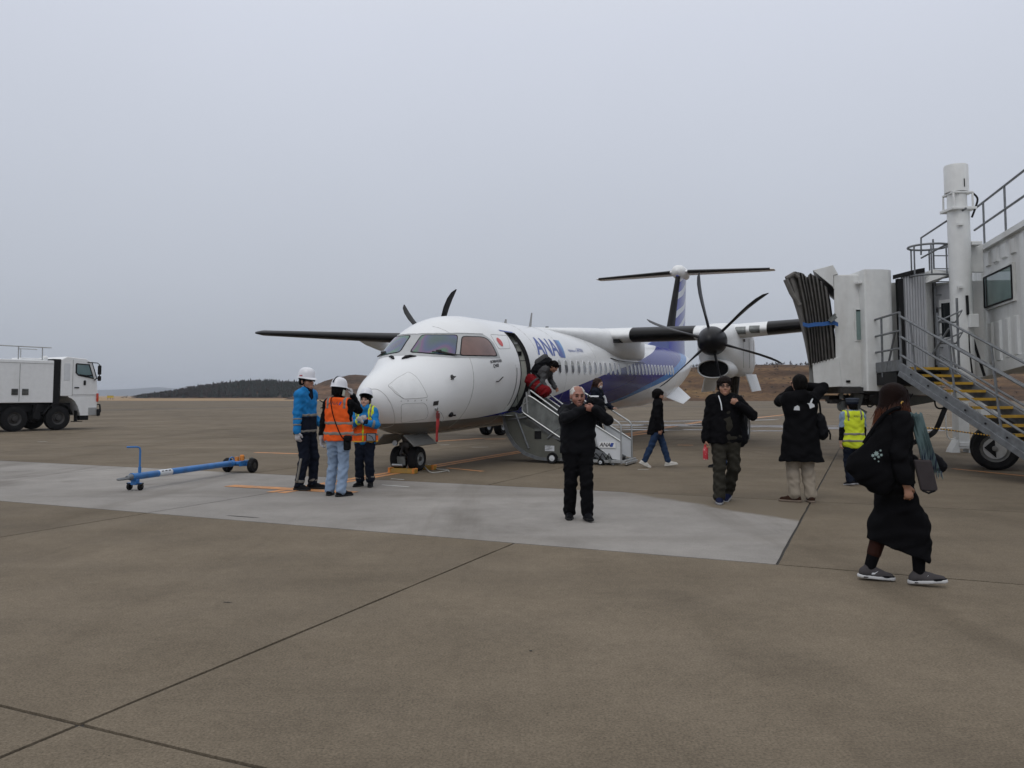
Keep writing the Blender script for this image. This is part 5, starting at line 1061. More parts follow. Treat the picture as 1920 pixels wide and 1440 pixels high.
# bogie, drive wheels
b = MB(); b.box((cx + 1.0, DC - .2, .85), (.8, 1.6, .36)); b.box((cx + .9, 16.9, .6), (.5, .8, .5)); part(b, 'bogie_beam', M['darkmetal'], JB, smooth=False, bevel=.02)
wdir = norm((-.50, -.87, 0)); wc = Vector((9.80, 16.3, .44))   # wheel face turned towards the viewer's left
for k in range(2):
    c = wc - wdir * (.62 * k); b = MB(); b.lathe([(.27, -.2), (.38, -.21), (.435, -.16), (.445, -.06), (.445, .06), (.435, .16), (.38, .21), (.27, .2)], c, wdir, 36); wh = part(b, 'drive_wheel', M['tyre'], JB)
    b = MB(); b.lathe([(.02, .10), (.28, .11), (.335, .17), (.335, .19), (.28, .15), (.25, .1), (.25, -.1), (.02, -.1)], c, wdir, 32); part(b, 'rim', M['grey'], wh)
    if k == 0:
        b = MB(); b.lathe([(.21, .12), (.21, .145), (.001, .15)], c, wdir, 32); part(b, 'wheel_disc', mat('disc_white', (.42, .42, .41), .5, dirt=(.2, .19, .17), dscale=6), wh)
        a1, _b = frame(wdir); a1 = norm(Vector((wdir.y, -wdir.x, 0))); a1 = a1 if a1.x > 0 else -a1; o_ = c + wdir * .158
        b = MB(); b.add([o_ + a1 * x + Vector((0, 0, z)) for x, z in ((-.19, .01), (.00, .19), (.02, -.19))], [(0, 1, 2)]); part(b, 'direction_arrow', M['black'], wh, smooth=False)
        b = MB(); b.lathe([(.055, .15), (.05, .2), (.02, .21)], c, wdir, 16); part(b, 'hub_nut', M['grey'], wh)
# white support leg and foot
lg = G(1803, 848); LD = lg.y
b = MB(); b.box((lg.x, LD, 1.05), (.30, .30, 1.9)); b.box((lg.x + .04, LD, .22), (.36, .34, .12)); part(b, 'support_leg', WHT, JB, smooth=False, bevel=.015)
for sx in (-1, 1):
    b = MB(); b.prism([(lg.x + sx * .12, LD - .15, .0), (lg.x + sx * .34, LD - .15, .0), (lg.x + sx * .30, LD - .15, .10), (lg.x + sx * .16, LD - .15, .34)], (0, .3, 0)); part(b, 'leg_foot', WHT, JB, smooth=False)
b = MB(); b.tube(smooth_path([(lg.x - .15, LD - .1, 1.25), (lg.x - .42, LD - .1, 1.25), (lg.x - .42, LD - .1, .42), (lg.x - .2, LD - .1, .38)], 3), .018, 6); part(b, 'leg_pipe', WHT, JB)
b = MB(); b.box((lg.x + .55, LD - .1, 1.15), (.26, .2, .6)); b.box((lg.x + .95, LD - .1, .95), (.4, .2, .55)); part(b, 'junction_box', WHT, JB, smooth=False, bevel=.02)
b = MB(); b.tube(smooth_path([(lg.x + .8, LD - .15, .7), (lg.x + .86, LD - .15, .5), (lg.x + 1.0, LD - .15, .45), (lg.x + 1.12, LD - .15, .55), (lg.x + 1.12, LD - .15, .72)], 4), .03, 6); b.tube(smooth_path([(lg.x + .45, LD - .15, .85), (lg.x + .48, LD - .15, .66), (lg.x + .56, LD - .15, .85)], 4), .015, 6); part(b, 'cable_loop', M['black'], JB)
# hose hanging to the ground
b = MB(); b.tube(smooth_path([P(1752, 740, 18.5), P(1775, 752, 18.2), P(1768, 775, 18.0), P(1755, 805, 17.8), P(1742, 817, 17.5), P(1722, 826, 17.3), P(1712, 830, 17.2)]), .055, 10); part(b, 'ground_hose', M['black'], JB)
b = MB(); b.tube(smooth_path([P(1752, 742, 18), P(1754, 760, 18), P(1762, 766, 18), P(1775, 763, 18)]), .02, 6); part(b, 'hanging_cable', M['black'], JB)
# ---- cab
D1 = 18.2
def wall(name, a, c, z0, z1, m=WHT, th=.08, root=JB, bev=.01):
    """vertical panel from plan point a to c"""
    a, c = Vector((a[0], a[1], 0)), Vector((c[0], c[1], 0)); d = norm(c - a); n = Vector((-d.y, d.x, 0))
    b = MB(); b.prism([a + Vector((0, 0, z0)), c + Vector((0, 0, z0)), c + Vector((0, 0, z1)), a + Vector((0, 0, z1))], n * th); return part(b, name, m, root, smooth=False, bevel=bev)
xa, xb = P(1565, 600, D1).x, P(1622, 600, D1).x; zb_, zt_ = P(1600, 726, D1).z, P(1600, 515, D1).z
b = MB(); b.prism([(xa, D1, zb_), (xb, D1, zb_), (xb, D1, zt_), (xa, D1, zt_)], (1.25, 2.8, 0)); cabw = part(b, 'cab_shell', WHT, JB, smooth=False, bevel=.02)
b = MB(); wx0, wx1, wz0_, wz1_ = P(1604.5, 600, D1).x, P(1620, 600, D1).x, P(1600, 637, D1).z, P(1600, 581, D1).z
b.box(((wx0 + wx1) / 2, D1 - .012, (wz0_ + wz1_) / 2), (wx1 - wx0 + .06, .024, wz1_ - wz0_ + .06)); cwf = part(b, 'cab_window', WHT, JB, smooth=False)
b = MB(); b.box(((wx0 + wx1) / 2, D1 - .03, (wz0_ + wz1_) / 2), (wx1 - wx0, .02, wz1_ - wz0_)); part(b, 'pane', M['glassgreen'], cwf, smooth=False)
b = MB(); b.box(((wx0 + wx1) / 2, D1 - .036, wz1_ - .02), (wx1 - wx0, .02, .03)); b.box((wx1 - .02, D1 - .036, (wz0_ + wz1_) / 2), (.035, .02, wz1_ - wz0_)); part(b, 'window_seal', M['black'], cwf, smooth=False)
b = MB(); b.box((P(1590, 715, D1).x, D1 - .012, P(0, 715, D1).z), (.09, .024, .05)); part(b, 'rating_plate', M['black'], JB, smooth=False)
# hood over the bellows
hx0, hx1 = P(1523, 510, D1).x, xa - .003
b = MB(); b.prism([(hx0, D1 - .02, P(0, 507, D1).z), (hx1 - .01, D1 - .02, P(0, 497, D1).z), (hx1 - .01, D1 - .02, P(0, 541, D1).z), (P(1551, 0, D1).x, D1 - .02, P(0, 541, D1).z)], (1.08, 2.6, 0)); b.prism([(hx1 - .012, D1 - .02, P(0, 497, D1).z), (hx1 + .10, D1 - .02, P(0, 514, D1).z), (hx1 - .012, D1 - .02, P(0, 516, D1).z)], (.9, 2.6, 0)); part(b, 'bellows_hood', WHT, JB, smooth=False, bevel=.008)
# front bumper box below the bellows
b = MB(); b.prism([P(1523, 682, D1 - .015), P(1573, 669, D1 - .015), P(1579, 724.5, D1 - .015), P(1527, 728, D1 - .015)], (1.08, 2.6, 0)); part(b, 'cab_apron', WHT, JB, smooth=False, bevel=.01)
b = MB(); b.prism([P(1517, 688, D1 + .1), P(1523, 683, D1 + .1), P(1527, 729, D1 + .1), P(1517, 733, D1 + .1)], (1.0, 2.4, 0)); part(b, 'bumper_edge', M['grey'], JB, smooth=False)
# bellows: folded canvas ribs, each fold a curtain of its own
M['canvas'] = mat('grey_canvas', (.13, .122, .112), .85, var=.25, vscale=7, bump=.3, bscale=18, dirt=(.16, .15, .135), dscale=3, damt=.5)
L_ = [(1476, 527), (1483, 552), (1497, 568), (1505, 608), (1513, 648), (1518, 686)]; Rr = [(1552, 541), (1557, 560), (1560, 580), (1562, 610), (1564, 640), (1566, 672)]
tops = [(1472, 522), (1490, 509), (1500, 511), (1506, 513), (1513, 520), (1519, 512), (1527, 517), (1535, 522), (1543, 530), (1551, 541)]
bots = [(1517, 689), (1520, 686), (1525, 684), (1530, 682), (1535, 681), (1540, 680), (1546, 678), (1552, 676), (1559, 674), (1566, 672)]
nF = len(tops)
def canvas_strip(i):
    """one fold: a ridge between two creases, running from the top edge down to the cab apron, and back along the opening's depth"""
    f = i; t0, t1 = Vector(tops[i]).to_3d(), Vector(tops[min(i + 1, nF - 1)]).to_3d(); b0, b1 = Vector(bots[i]).to_3d(), Vector(bots[min(i + 1, nF - 1)]).to_3d()
    rings = []
    for q in np.linspace(0, 1, 15):
        e = q ** 0.8
        bow = lambda A, B, w_: (A + (B - A) * q) + Vector((-w_ * math.sin(math.pi * q) * (1 - i / nF) * -5.0, 0, 0))
        pa, pb = bow(t0, b0, 1), bow(t1, b1, 1); pm = (pa + pb) / 2
        jit = random.Random(i * 50 + int(q * 14)).uniform(-.02, .02)
        A_, B_, C_ = P(pa.x, pa.y, D1 + .10), P(pb.x, pb.y, D1 + .10), P(pm.x - .8, pm.y, D1 - .06 + jit)
        rings.append([A_, C_.lerp(A_, .45) + Vector((0, -.03, 0)), C_, C_.lerp(B_, .45) + Vector((0, -.02, 0)), B_, B_ + Vector((.95, 2.2, 0)), A_ + Vector((.95, 2.2, 0))])
    b = MB(); b.loft(rings); return part(b, 'bellows_fold', M['canvas'], JB)
for i in range(nF - 1): canvas_strip(i)
b = MB(); b.tube([P(1473, 524, D1 - .05), P(1484, 549, D1 - .05), P(1499, 572, D1 - .05)], .06, 8); b.tube([P(1474, 522, D1 - .04), P(1489, 513, D1 - .04), P(1497, 520, D1 - .02)], .05, 8); part(b, 'bellows_pad', M['canvas'], JB)
b = MB(); pts = [P(x, y + .8 * math.sin(x), D1 - .12) for x, y in ((1505, 608), (1515, 610), (1528, 607.5), (1541, 607), (1553, 605.5), (1563, 606), (1571, 608.5))]; b.loft([[p + Vector((0, 0, h_)) for h_ in (-.045, .045)] for p in pts], closed=False, caps=False); o = part(b, 'blue_strap', mat('blue_strap', (.02, .10, .32), .6), JB, smooth=False); o.modifiers.new('t', 'SOLIDIFY').thickness = .02
b = MB(); b.beam(P(1554, 602, D1 - .14), P(1566, 589, D1 - .14), .04, .05); b.beam(P(1556, 603, D1 - .18), P(1568, 594, D1 - .18), .05, .06); part(b, 'strap_ratchet', M['meshpanel'], JB, smooth=False)
# rounded pillar casing
D2 = 17.9; px0, px1 = P(1623, 600, D2).x, P(1682, 600, D2).x; z0_, z1_ = P(0, 733, D2).z, P(0, 505, D2).z
ring = [(px0, D2 + .9), (px0, D2 + .03), (px0 + .03, D2)] + [(px0 + .42, D2)] + [(px0 + .42 + .30 * math.sin(a), D2 + .30 - .30 * math.cos(a) + .02) for a in np.linspace(.1, 1.35, 8)] + [(px1 + .10, D2 + .6), (px1 + .35, D2 + 1.3)]
b = MB(); b.loft([[(x, y, z) for x, y in ring] for z in (z0_, z1_)]); part(b, 'pillar_casing', WHT, JB)
b = MB(); b.box((px0 - .05, D2 + .2, z1_ - .28), (.10, .15, .04)); part(b, 'rain_gutter', WHT, JB, smooth=False)
a_ = P(1664, 600, 18.7); c_ = P(1700, 600, 18.5); b = MB(); b.prism([(a_.x, a_.y, 1.9), (c_.x, c_.y, 1.9), (c_.x, c_.y, 4.15), (a_.x, a_.y, 4.15)], (.1, .3, 0)); part(b, 'cab_rear_panel', WHT, JB, smooth=False)
# black frame and slatted curtain, curving away and back
b = MB(); b.beam(P(1686, 523, 18.1), P(1692, 692, 18.1), .12, .12); part(b, 'curtain_post', M['black'], JB, smooth=False)
b = MB(); b.loft([[P(x, y - 4, d), P(x, y + 4, d), P(x, y + 4, d + .4), P(x, y - 4, d + .4)] for x, y, d in ((1674, 520, 18.15), (1690, 516, 18.05), (1705, 512, 18.0), (1720, 508.5, 17.95), (1734, 506, 17.9))]); part(b, 'curtain_header', M['black'], JB, smooth=False)
M['slat'] = mat('curtain_slat', (.40, .41, .43), .45, var=.05, dirt=(.25, .24, .23), dscale=2)
for k in range(9):
    f = k / 9; xA, xB = 1691.5 + 46 * f, 1691.5 + 46 * (k + 1) / 9; dd = 18.1 - .15 * f; c0, c1 = P(xA + .5, 600, dd), P(xB - .5, 600, dd)
    b = MB(); q = [(c0.x, dd), (c0.x + .012, dd - .03), (c1.x - .012, dd - .03), (c1.x, dd)]; b.loft([[(x, y, z) for x, y in q] + [(c1.x, dd + .02, z), (c0.x, dd + .02, z)] for z in (P(0, 690, 18).z, P(0, 519 - 13 * f, dd).z)]); part(b, 'curtain_slat', M['slat'], JB, smooth=False)
b = MB(); b.box((P(1713, 0, 18.3).x, 18.32, 3.0), (.62, .04, 2.3)); part(b, 'curtain_backing', M['darkmetal'], JB, smooth=False)
# corridor end and service door at the head of the stairs
cA, cB, cC = P(1737, 600, 18.15), P(1753, 600, 18.35), P(1790, 600, 17.65)
wall('corridor_panel', (cA.x, 18.12), (cB.x, 18.35), 1.95, P(0, 531, 18.3).z)
wall('corridor_wall', (cB.x, 18.36), (cC.x + .8, 17.9), 1.95, P(0, 529, 18.2).z)
b = MB(); b.prism([P(1736, 531, 18.0), P(1760, 527, 18.0), P(1785, 514, 17.8), P(1783, 507, 17.8), P(1750, 505, 18.0), P(1734, 527, 18.0)], (0, 1.2, 0)); part(b, 'porch_roof', WHT, JB, smooth=False, bevel=.01)
dA, dB = P(1757, 600, 18.27), P(1783, 600, 17.95); dv = norm(Vector((dB.x - dA.x, dB.y - dA.y, 0))); dn = Vector((dv.y, -dv.x, 0))
def dpt(s, z, o=0): return Vector((dA.x, dA.y, 0)) + dv * s + dn * (.03 + o) + Vector((0, 0, z))
dl = .62; b = MB(); b.add([dpt(0, 2.05), dpt(dl, 2.05), dpt(dl, 4.02), dpt(0, 4.02), dpt(0, 2.05, -.06), dpt(dl, 2.05, -.06), dpt(dl, 4.02, -.06), dpt(0, 4.02, -.06)], [(0,1,2,3),(4,7,6,5),(0,4,5,1),(1,5,6,2),(2,6,7,3),(3,7,4,0)]); door_ = part(b, 'service_door', M['slat'], JB, smooth=False)
b = MB(); b.add([dpt(.10, 2.75, .014), dpt(.50, 2.75, .014), dpt(.50, 3.68, .014), dpt(.10, 3.68, .014)], [(0,1,2,3)]); part(b, 'window_frame', WHT, door_, smooth=False)
b = MB(); b.add([dpt(.15, 2.82, .018), dpt(.45, 2.82, .018), dpt(.45, 3.60, .018), dpt(.15, 3.60, .018)], [(0,1,2,3)]); part(b, 'door_window', M['glassdark'], door_, smooth=False)
b = MB(); b.box(dpt(.03, 3.45, .03), (.05, .05, .16)); part(b, 'door_hinge', M['black'], door_, smooth=False)
# underside machinery
b = MB(); b.box(((xa + px1) / 2, 19.4, zb_ - .07), (px1 - xa - .1, 2.6, .13)); part(b, 'cab_floor_frame', M['darkmetal'], JB, smooth=False)
b = MB(); rr = random.Random(3); mx, my = P(1600, 740, 18.6).x, 18.9
for k in range(26): b.box((mx + rr.uniform(-.35, 1.15), my + rr.uniform(-.3, .6), zb_ - rr.uniform(.14, .42)), (rr.uniform(.06, .4), rr.uniform(.08, .3), rr.uniform(.04, .16)), rz=rr.uniform(-.4, .4))
for k in range(7): x = mx + rr.uniform(-.3, 1.0); b.tube(smooth_path([(x, my - .2, zb_ - .15), (x + .1, my - .25, zb_ - .45), (x + .3, my - .2, zb_ - .35), (x + .45, my - .2, zb_ - .15)], 3), .02, 5)
tag(part(b, 'levelling_gear', M['darkmetal'], JB, smooth=False), kind='stuff')
q = P(1578, 752, 18.6); b = MB(); b.tube([q + Vector((0, 0, .35)), q + Vector((.0, 0, .05))], .05, 8); b.lathe([(.04, -.05), (.12, -.05), (.12, .05), (.04, .05)], q + Vector((.02, 0, -.12)), (0.3, -1, 0), 16); b.box(q + Vector((.32, 0, .0)), (.22, .2, .36), ry=.3); b.box(q + Vector((.42, -.05, -.22)), (.24, .12, .08), ry=.5); part(b, 'autolevel_wheel', M['meshpanel'], JB, smooth=False)
# long white floor beam behind the stairs and the tunnel underside
b = MB(); b.prism([P(1632, 724, 18.8), P(1775, 724, 18.8), P(1752, 741, 18.8), P(1632, 738, 18.8)], (0, 1.5, 0)); part(b, 'floor_beam', WHT, JB, smooth=False, bevel=.01)
b = MB(); b.prism([P(1640, 739, 19.2), P(1752, 742, 19.2), P(1760, 752, 19.2), P(1705, 762, 19.2), P(1640, 760, 19.2)], (0, 1.4, 0)); part(b, 'turntable_casing', M['skirt'], JB, smooth=False, bevel=.01)
for k in range(6): b = MB(); q = P(1705 + 8 * k, 722.5, 18.78); b.box(q, (.03, .03, .06)); part(b, 'beam_bolt', M['grey'], JB, smooth=False)
# ---- outside stairs and landing (galvanised)
SS = empty('service_stair', (0, 0, 0)); under(SS, JB)
sd_ = norm((.26, -.97, 0)); sw = norm((.97, .26, 0)); s0 = P(1690, 690, 16.3); s0z = P(1690, 686, 16.3).z; SW = .98
slope = math.tan(R(27.5)); NST = 13; RUN = s0z / slope
def sp3(r_, w_, dz=0.0): return Vector((s0.x, s0.y, 0)) + sd_ * r_ + sw * w_ + Vector((0, 0, s0z - slope * r_ + dz))
for w_ in (0, SW):
    b = MB(); b.beam(sp3(-.05, w_, -.03), sp3(RUN, w_, -.03), .05, .17); part(b, 'stringer', M['steel'], SS, smooth=False, bevel=.008)
    b = MB(); b.beam(sp3(-.02, w_ - .03 if w_ == 0 else w_ + .03, -.16), sp3(RUN - .2, w_ - .03 if w_ == 0 else w_ + .03, -.16), .06, .11); part(b, 'stringer_flange', M['steel'], SS, smooth=False, bevel=.006)
    for k in range(9): q = sp3(.3 + k * .44, w_ - .034 if w_ == 0 else w_, -.03); b = MB(); b.lathe([(.02, 0), (.02, .012)], q, -sw, 8); part(b, 'bolt', M['black'], SS)
    for hz, nm in ((1.02, 'handrail'), (.60, 'mid_rail'), (.22, 'mid_rail')): rail(nm, [sp3(-.02, w_, hz), sp3(RUN, w_, hz)], .024, SS)
    r_ = .40
    while r_ < RUN: rail('rail_post', [sp3(r_, w_, -.08), sp3(r_ - .12, w_, 1.02)], .024, SS); r_ += .98
M['nosing'] = mat('yellow_nosing', (.50, .30, .03), .55, var=.12, dirt=(.2, .14, .06), dscale=10)
for k in range(NST + 1):
    r_ = .10 + k * (RUN - .2) / NST; c = sp3(r_, SW / 2, .0); rz_ = math.atan2(sw.y, sw.x)
    b = MB(); b.box(c, (SW - .06, .26, .03), rz=rz_); tr_ = part(b, 'tread', M['darkmetal'], SS, smooth=False)
    b = MB(); b.box(c + sd_ * .138 + Vector((0, 0, -.005)), (SW - .07, .02, .052), rz=rz_); b.box(c + sd_ * .10 + Vector((0, 0, .018)), (SW - .08, .08, .006), rz=rz_); part(b, 'nosing', M['nosing'], SS, smooth=False)
# landing
La, Lb_ = Vector((s0.x, s0.y, 0)), P(1618, 690, 18.9); Lb_.z = 0; ln = norm(Lb_ - La); LZ = s0z
Lc, Ld = La + sw * (SW + .15), Lb_ + sw * 1.6
b = MB(); b.prism([q + Vector((0, 0, LZ - .10)) for q in (La, Lc, Ld, Lb_)], (0, 0, .06)); part(b, 'landing', M['steel'], SS, smooth=False)
b = MB(); b.prism([q + Vector((0, 0, LZ - .38)) for q in (La + ln * .3, Lc + ln * .3, Ld, Lb_)], (0, 0, .27)); part(b, 'landing_shadow_box', M['black'], SS, smooth=False)  # black box standing in for the shadow under the landing
for a_, c_ in ((La, Lb_), (Lb_, Ld)): b = MB(); b.beam(a_ + Vector((0, 0, LZ + .02)), c_ + Vector((0, 0, LZ + .02)), .03, .22); part(b, 'toe_board', M['steel'], SS, smooth=False)
for hz in (1.10, .72, .36): rail('landing_rail', [La + Vector((0, 0, LZ + hz)), Lb_ + Vector((0, 0, LZ + hz))], .024, SS)
for hz in (1.02, .68, .34): rail('landing_rail', [Lb_ + Vector((0, 0, LZ + hz)), Ld + Vector((0, 0, LZ + hz))], .02, SS)
for f in (0, .45, .75, 1.0): q = La.lerp(Lb_, f); rail('landing_post', [q + Vector((0, 0, LZ - .2)), q + Vector((0, 0, LZ + 1.10))], .026, SS)
for f in (.5, 1.0): q = Lb_.lerp(Ld, f); rail('landing_post', [q + Vector((0, 0, LZ - .1)), q + Vector((0, 0, LZ + 1.02))], .024, SS)
rail('landing_brace', [La.lerp(Lb_, .12) + Vector((0, 0, LZ + .70)), La.lerp(Lb_, .35) + Vector((0, 0, LZ - .1))], .024, SS)
gq = P(1757, 630, 16.9); 
for dz in (0, .45): rail('gate_bar', [Vector((gq.x, 16.9, LZ + .5 + dz)), Vector((gq.x + .38, 16.6, LZ + .72 + dz)), Vector((gq.x + .40, 16.9, LZ + .5 + dz)), Vector((gq.x, 16.9, LZ + .5 + dz))], .02, SS)
for dx in (.02, .38): rail('gate_post', [Vector((gq.x + dx, 16.9 - dx * .3, LZ - .05)), Vector((gq.x + dx, 16.9 - dx * .3, LZ + 1.25 + (.2 if dx > .1 else -.1)))], .028, SS)
rail('gate_brace', [sp3(.25, SW, .9), sp3(-.25, SW, .1)], .022, SS)
b = MB(); q = P(1790, 682, 17.0)
# chain barrier
ch = [P(1672, 795, 14.2), P(1700, 800, 14.2), P(1760, 804, 14.2), P(1820, 812, 14.2), P(1880, 820, 14.2), P(1960, 833, 14.2), P(2040, 846, 14.2)]
cm = mat('yellow_black_rope', (.40, .24, .02), .7); 
t = cm.node_tree; tc = t.nodes.new('ShaderNodeTexCoord'); wv = t.nodes.new('ShaderNodeTexWave'); wv.inputs['Scale'].default_value = 6; rp_ = t.nodes.new('ShaderNodeValToRGB'); rp_.color_ramp.interpolation = 'CONSTANT'; rp_.color_ramp.elements[0].color = (.02, .02, .02, 1); rp_.color_ramp.elements[1].position = .45; rp_.color_ramp.elements[1].color = (.5, .27, .02, 1)
t.links.new(tc.outputs['Object'], wv.inputs['Vector']); t.links.new(wv.outputs['Fac'], rp_.inputs[0]); t.links.new(rp_.outputs[0], t.nodes['Principled BSDF'].inputs['Base Color'])
RB = empty('rope_barrier', (ch[0].x, 14.2, 0), label='thin yellow and black rope strung across in front of the bridge wheel', cat='rope barrier')
b = MB(); b.tube(smooth_path(ch), .012, 6); part(b, 'rope', cm, RB)
for q in (ch[0], ch[-1]): b = MB(); b.tube([(q.x, 14.2, .03), (q.x, 14.2, q.z + .06)], .02, 8); b.lathe([(.16, 0), (.16, .02), (.05, .05)], (q.x, 14.2, 0), (0, 0, 1), 18); part(b, 'stanchion', M['darkmetal'], RB)

# ------------------------------------------------------------------ figures: bodies and clothes grown as one smooth surface from a posed skeleton
V = lambda *a: np.array(a, dtype=np.float64)
def rc(a, b, ra, rb, k=.03, flat=None, op='u'): return dict(t='c', a=np.array(a, float), b=np.array(b, float), ra=ra, rb=rb, k=k, flat=flat, op=op)
def el(c, r, k=.02, M3=None, op='u'): return dict(t='e', c=np.array(c, float), r=np.array(r, float), k=k, M=M3, op=op)
def hs(p, n, k=.0): return dict(t='h', p=np.array(p, float), n=np.array(n, float), op='i', k=k)      # keep the side n points away from
def _d(pr, X, Y, Z):
    if pr['t'] == 'c':
        a, b = pr['a'], pr['b']; qx, qy, qz = X - a[0], Y - a[1], Z - a[2]; ab = b - a
        if pr['flat'] is not None:
            n, f = pr['flat']; n = np.array(n, float); n /= np.linalg.norm(n); s = (qx*n[0] + qy*n[1] + qz*n[2]) * (f - 1); qx = qx + n[0]*s; qy = qy + n[1]*s; qz = qz + n[2]*s; ab = ab + n * (ab @ n) * (f - 1)
        L2 = max(ab @ ab, 1e-9); t = np.clip((qx*ab[0] + qy*ab[1] + qz*ab[2]) / L2, 0, 1)
        return np.sqrt((qx - t*ab[0])**2 + (qy - t*ab[1])**2 + (qz - t*ab[2])**2) - (pr['ra'] + (pr['rb'] - pr['ra']) * t)
    if pr['t'] == 'e':
        c, r = pr['c'], pr['r']; qx, qy, qz = X - c[0], Y - c[1], Z - c[2]
        if pr['M'] is not None: m = pr['M']; qx, qy, qz = (m[0][0]*qx + m[1][0]*qy + m[2][0]*qz, m[0][1]*qx + m[1][1]*qy + m[2][1]*qz, m[0][2]*qx + m[1][2]*qy + m[2][2]*qz)
        k0 = np.sqrt((qx/r[0])**2 + (qy/r[1])**2 + (qz/r[2])**2); k1 = np.sqrt((qx/r[0]**2)**2 + (qy/r[1]**2)**2 + (qz/r[2]**2)**2)
        return k0 * (k0 - 1) / np.maximum(k1, 1e-6)
    n = pr['n'] / np.linalg.norm(pr['n']); return (X - pr['p'][0])*n[0] + (Y - pr['p'][1])*n[1] + (Z - pr['p'][2])*n[2]
def _bb(pr):
    if pr['t'] == 'c': r = max(pr['ra'], pr['rb']); return np.minimum(pr['a'], pr['b']) - r, np.maximum(pr['a'], pr['b']) + r
    r = pr['r'].max() if pr['M'] is not None else pr['r']; return pr['c'] - r, pr['c'] + r
def grow(prims, res, inflate=0.0, folds=None):
    """smooth union of rounded limbs on a grid, then a dual surface through it"""
    lo = np.full(3, 9e9); hi = -lo
    for p in prims:
        if p['op'] == 'u': a, b = _bb(p); lo = np.minimum(lo, a); hi = np.maximum(hi, b)
    lo = lo - inflate - 3 * res - .01; hi = hi + inflate + 3 * res + .01; n = np.ceil((hi - lo) / res).astype(int) + 1
    ax = [lo[i] + res * np.arange(n[i]) for i in range(3)]; F = np.full(tuple(n), 0.5)
    for p in prims:
        if p['t'] == 'h':
            F = np.maximum(F, _d(p, ax[0][:, None, None], ax[1][None, :, None], ax[2][None, None, :])); continue
        a, b = _bb(p); pad = inflate + 3 * p['k'] + 4 * res
        i0 = np.maximum(((a - pad - lo) / res).astype(int), 0); i1 = np.minimum(((b + pad - lo) / res).astype(int) + 2, n)
        sl = tuple(slice(i0[i], i1[i]) for i in range(3)); d = _d(p, ax[0][sl[0]][:, None, None], ax[1][sl[1]][None, :, None], ax[2][sl[2]][None, None, :]); k = max(p['k'], 1e-5); G_ = F[sl]
        if p['op'] == 'u': d = d - inflate; h = np.maximum(k - np.abs(G_ - d), 0) / k; F[sl] = np.minimum(G_, d) - h*h*k*.25
        else: h = np.maximum(k - np.abs(G_ + d), 0) / k; F[sl] = np.maximum(G_, -d) + h*h*k*.25
    if folds:
        amp, fr, sd = folds; fr = fr * (1.55 if fr < 60 else 1.0); X, Y, Z = ax[0][:, None, None], ax[1][None, :, None], ax[2][None, None, :]
        wv = np.sin(fr*(Z*1.0 + .35*X + .2*Y) + 2.2*np.sin(fr*.37*X + sd) + 1.7*np.sin(fr*.31*Y + 2*sd)) * np.sin(fr*.23*(X - Y) + 1.3*np.sin(fr*.3*Z + sd) + sd)
        w2 = np.sin(fr*1.9*(Z*.7 - .5*X + .6*Y) + sd*3 + 1.4*np.sin(fr*.6*Z))
        F = F + amp * (wv + .35 * w2)
    return surf(F, lo, res)
def surf(F, lo, res):
    ins = F < 0; nx, ny, nz = F.shape; cnt = np.zeros((nx-1, ny-1, nz-1)); pos = np.zeros((nx-1, ny-1, nz-1, 3))
    c = [(i, j, k) for i in (0, 1) for j in (0, 1) for k in (0, 1)]
    sub = lambda A, o: A[o[0]:nx-1+o[0], o[1]:ny-1+o[1], o[2]:nz-1+o[2]]
    for o in c:
        for axi in range(3):
            if o[axi]: continue
            q = list(o); q[axi] = 1; fa, fb = sub(F, o), sub(F, q); m = (fa < 0) != (fb < 0)
            if not m.any(): continue
            t = fa[m] / (fa[m] - fb[m]); cnt[m] += 1; off = np.array(o, float)[None, :].repeat(t.size, 0); off[:, axi] += t; pos[m] += off
    act = cnt > 0; idx = -np.ones(act.shape, int); idx[act] = np.arange(act.sum()); I = np.argwhere(act)
    V_ = lo + res * (I + pos[act] / cnt[act][:, None]); Q = []
    for axi in range(3):
        sl0 = [slice(None)] * 3; sl1 = [slice(None)] * 3; sl0[axi] = slice(0, -1); sl1[axi] = slice(1, None)
        m = ins[tuple(sl0)] != ins[tuple(sl1)]; E = np.argwhere(m); b_, c_ = (axi + 1) % 3, (axi + 2) % 3
        ok = (E[:, b_] > 0) & (E[:, c_] > 0) & (E[:, b_] < F.shape[b_] - 1) & (E[:, c_] < F.shape[c_] - 1); E = E[ok]; flip = ins[tuple(E.T)]
        def g(db, dc): q = E.copy(); q[:, b_] -= db; q[:, c_] -= dc; return idx[tuple(q.T)]
        q = np.stack([g(1, 1), g(0, 1), g(0, 0), g(1, 0)], 1); q[~flip] = q[~flip][:, ::-1]; Q.append(q)
    return V_, np.concatenate(Q)
def skin(name, prims, res, m, parent, inflate=0.0, folds=None, relax=1):
    v, q = grow(prims, res, inflate, folds)
    for _ in range(relax):                                   # even out the grid's stair-steps
        a = np.zeros_like(v); n = np.zeros(len(v))
        for i in range(4): np.add.at(a, q[:, i], v[q[:, (i+1) % 4]] + v[q[:, i-1]]); np.add.at(n, q[:, i], 2)
        v = v * .5 + .5 * a / np.maximum(n, 1)[:, None]
    me = D.meshes.new(name); me.vertices.add(len(v)); me.vertices.foreach_set('co', v.ravel()); me.loops.add(q.size); me.loops.foreach_set('vertex_index', q.ravel()); me.polygons.add(len(q)); me.polygons.foreach_set('loop_start', np.arange(0, q.size, 4)); me.update(calc_edges=True); me.validate(); me.shade_smooth()
    return mesh_obj(name, me, m, parent)
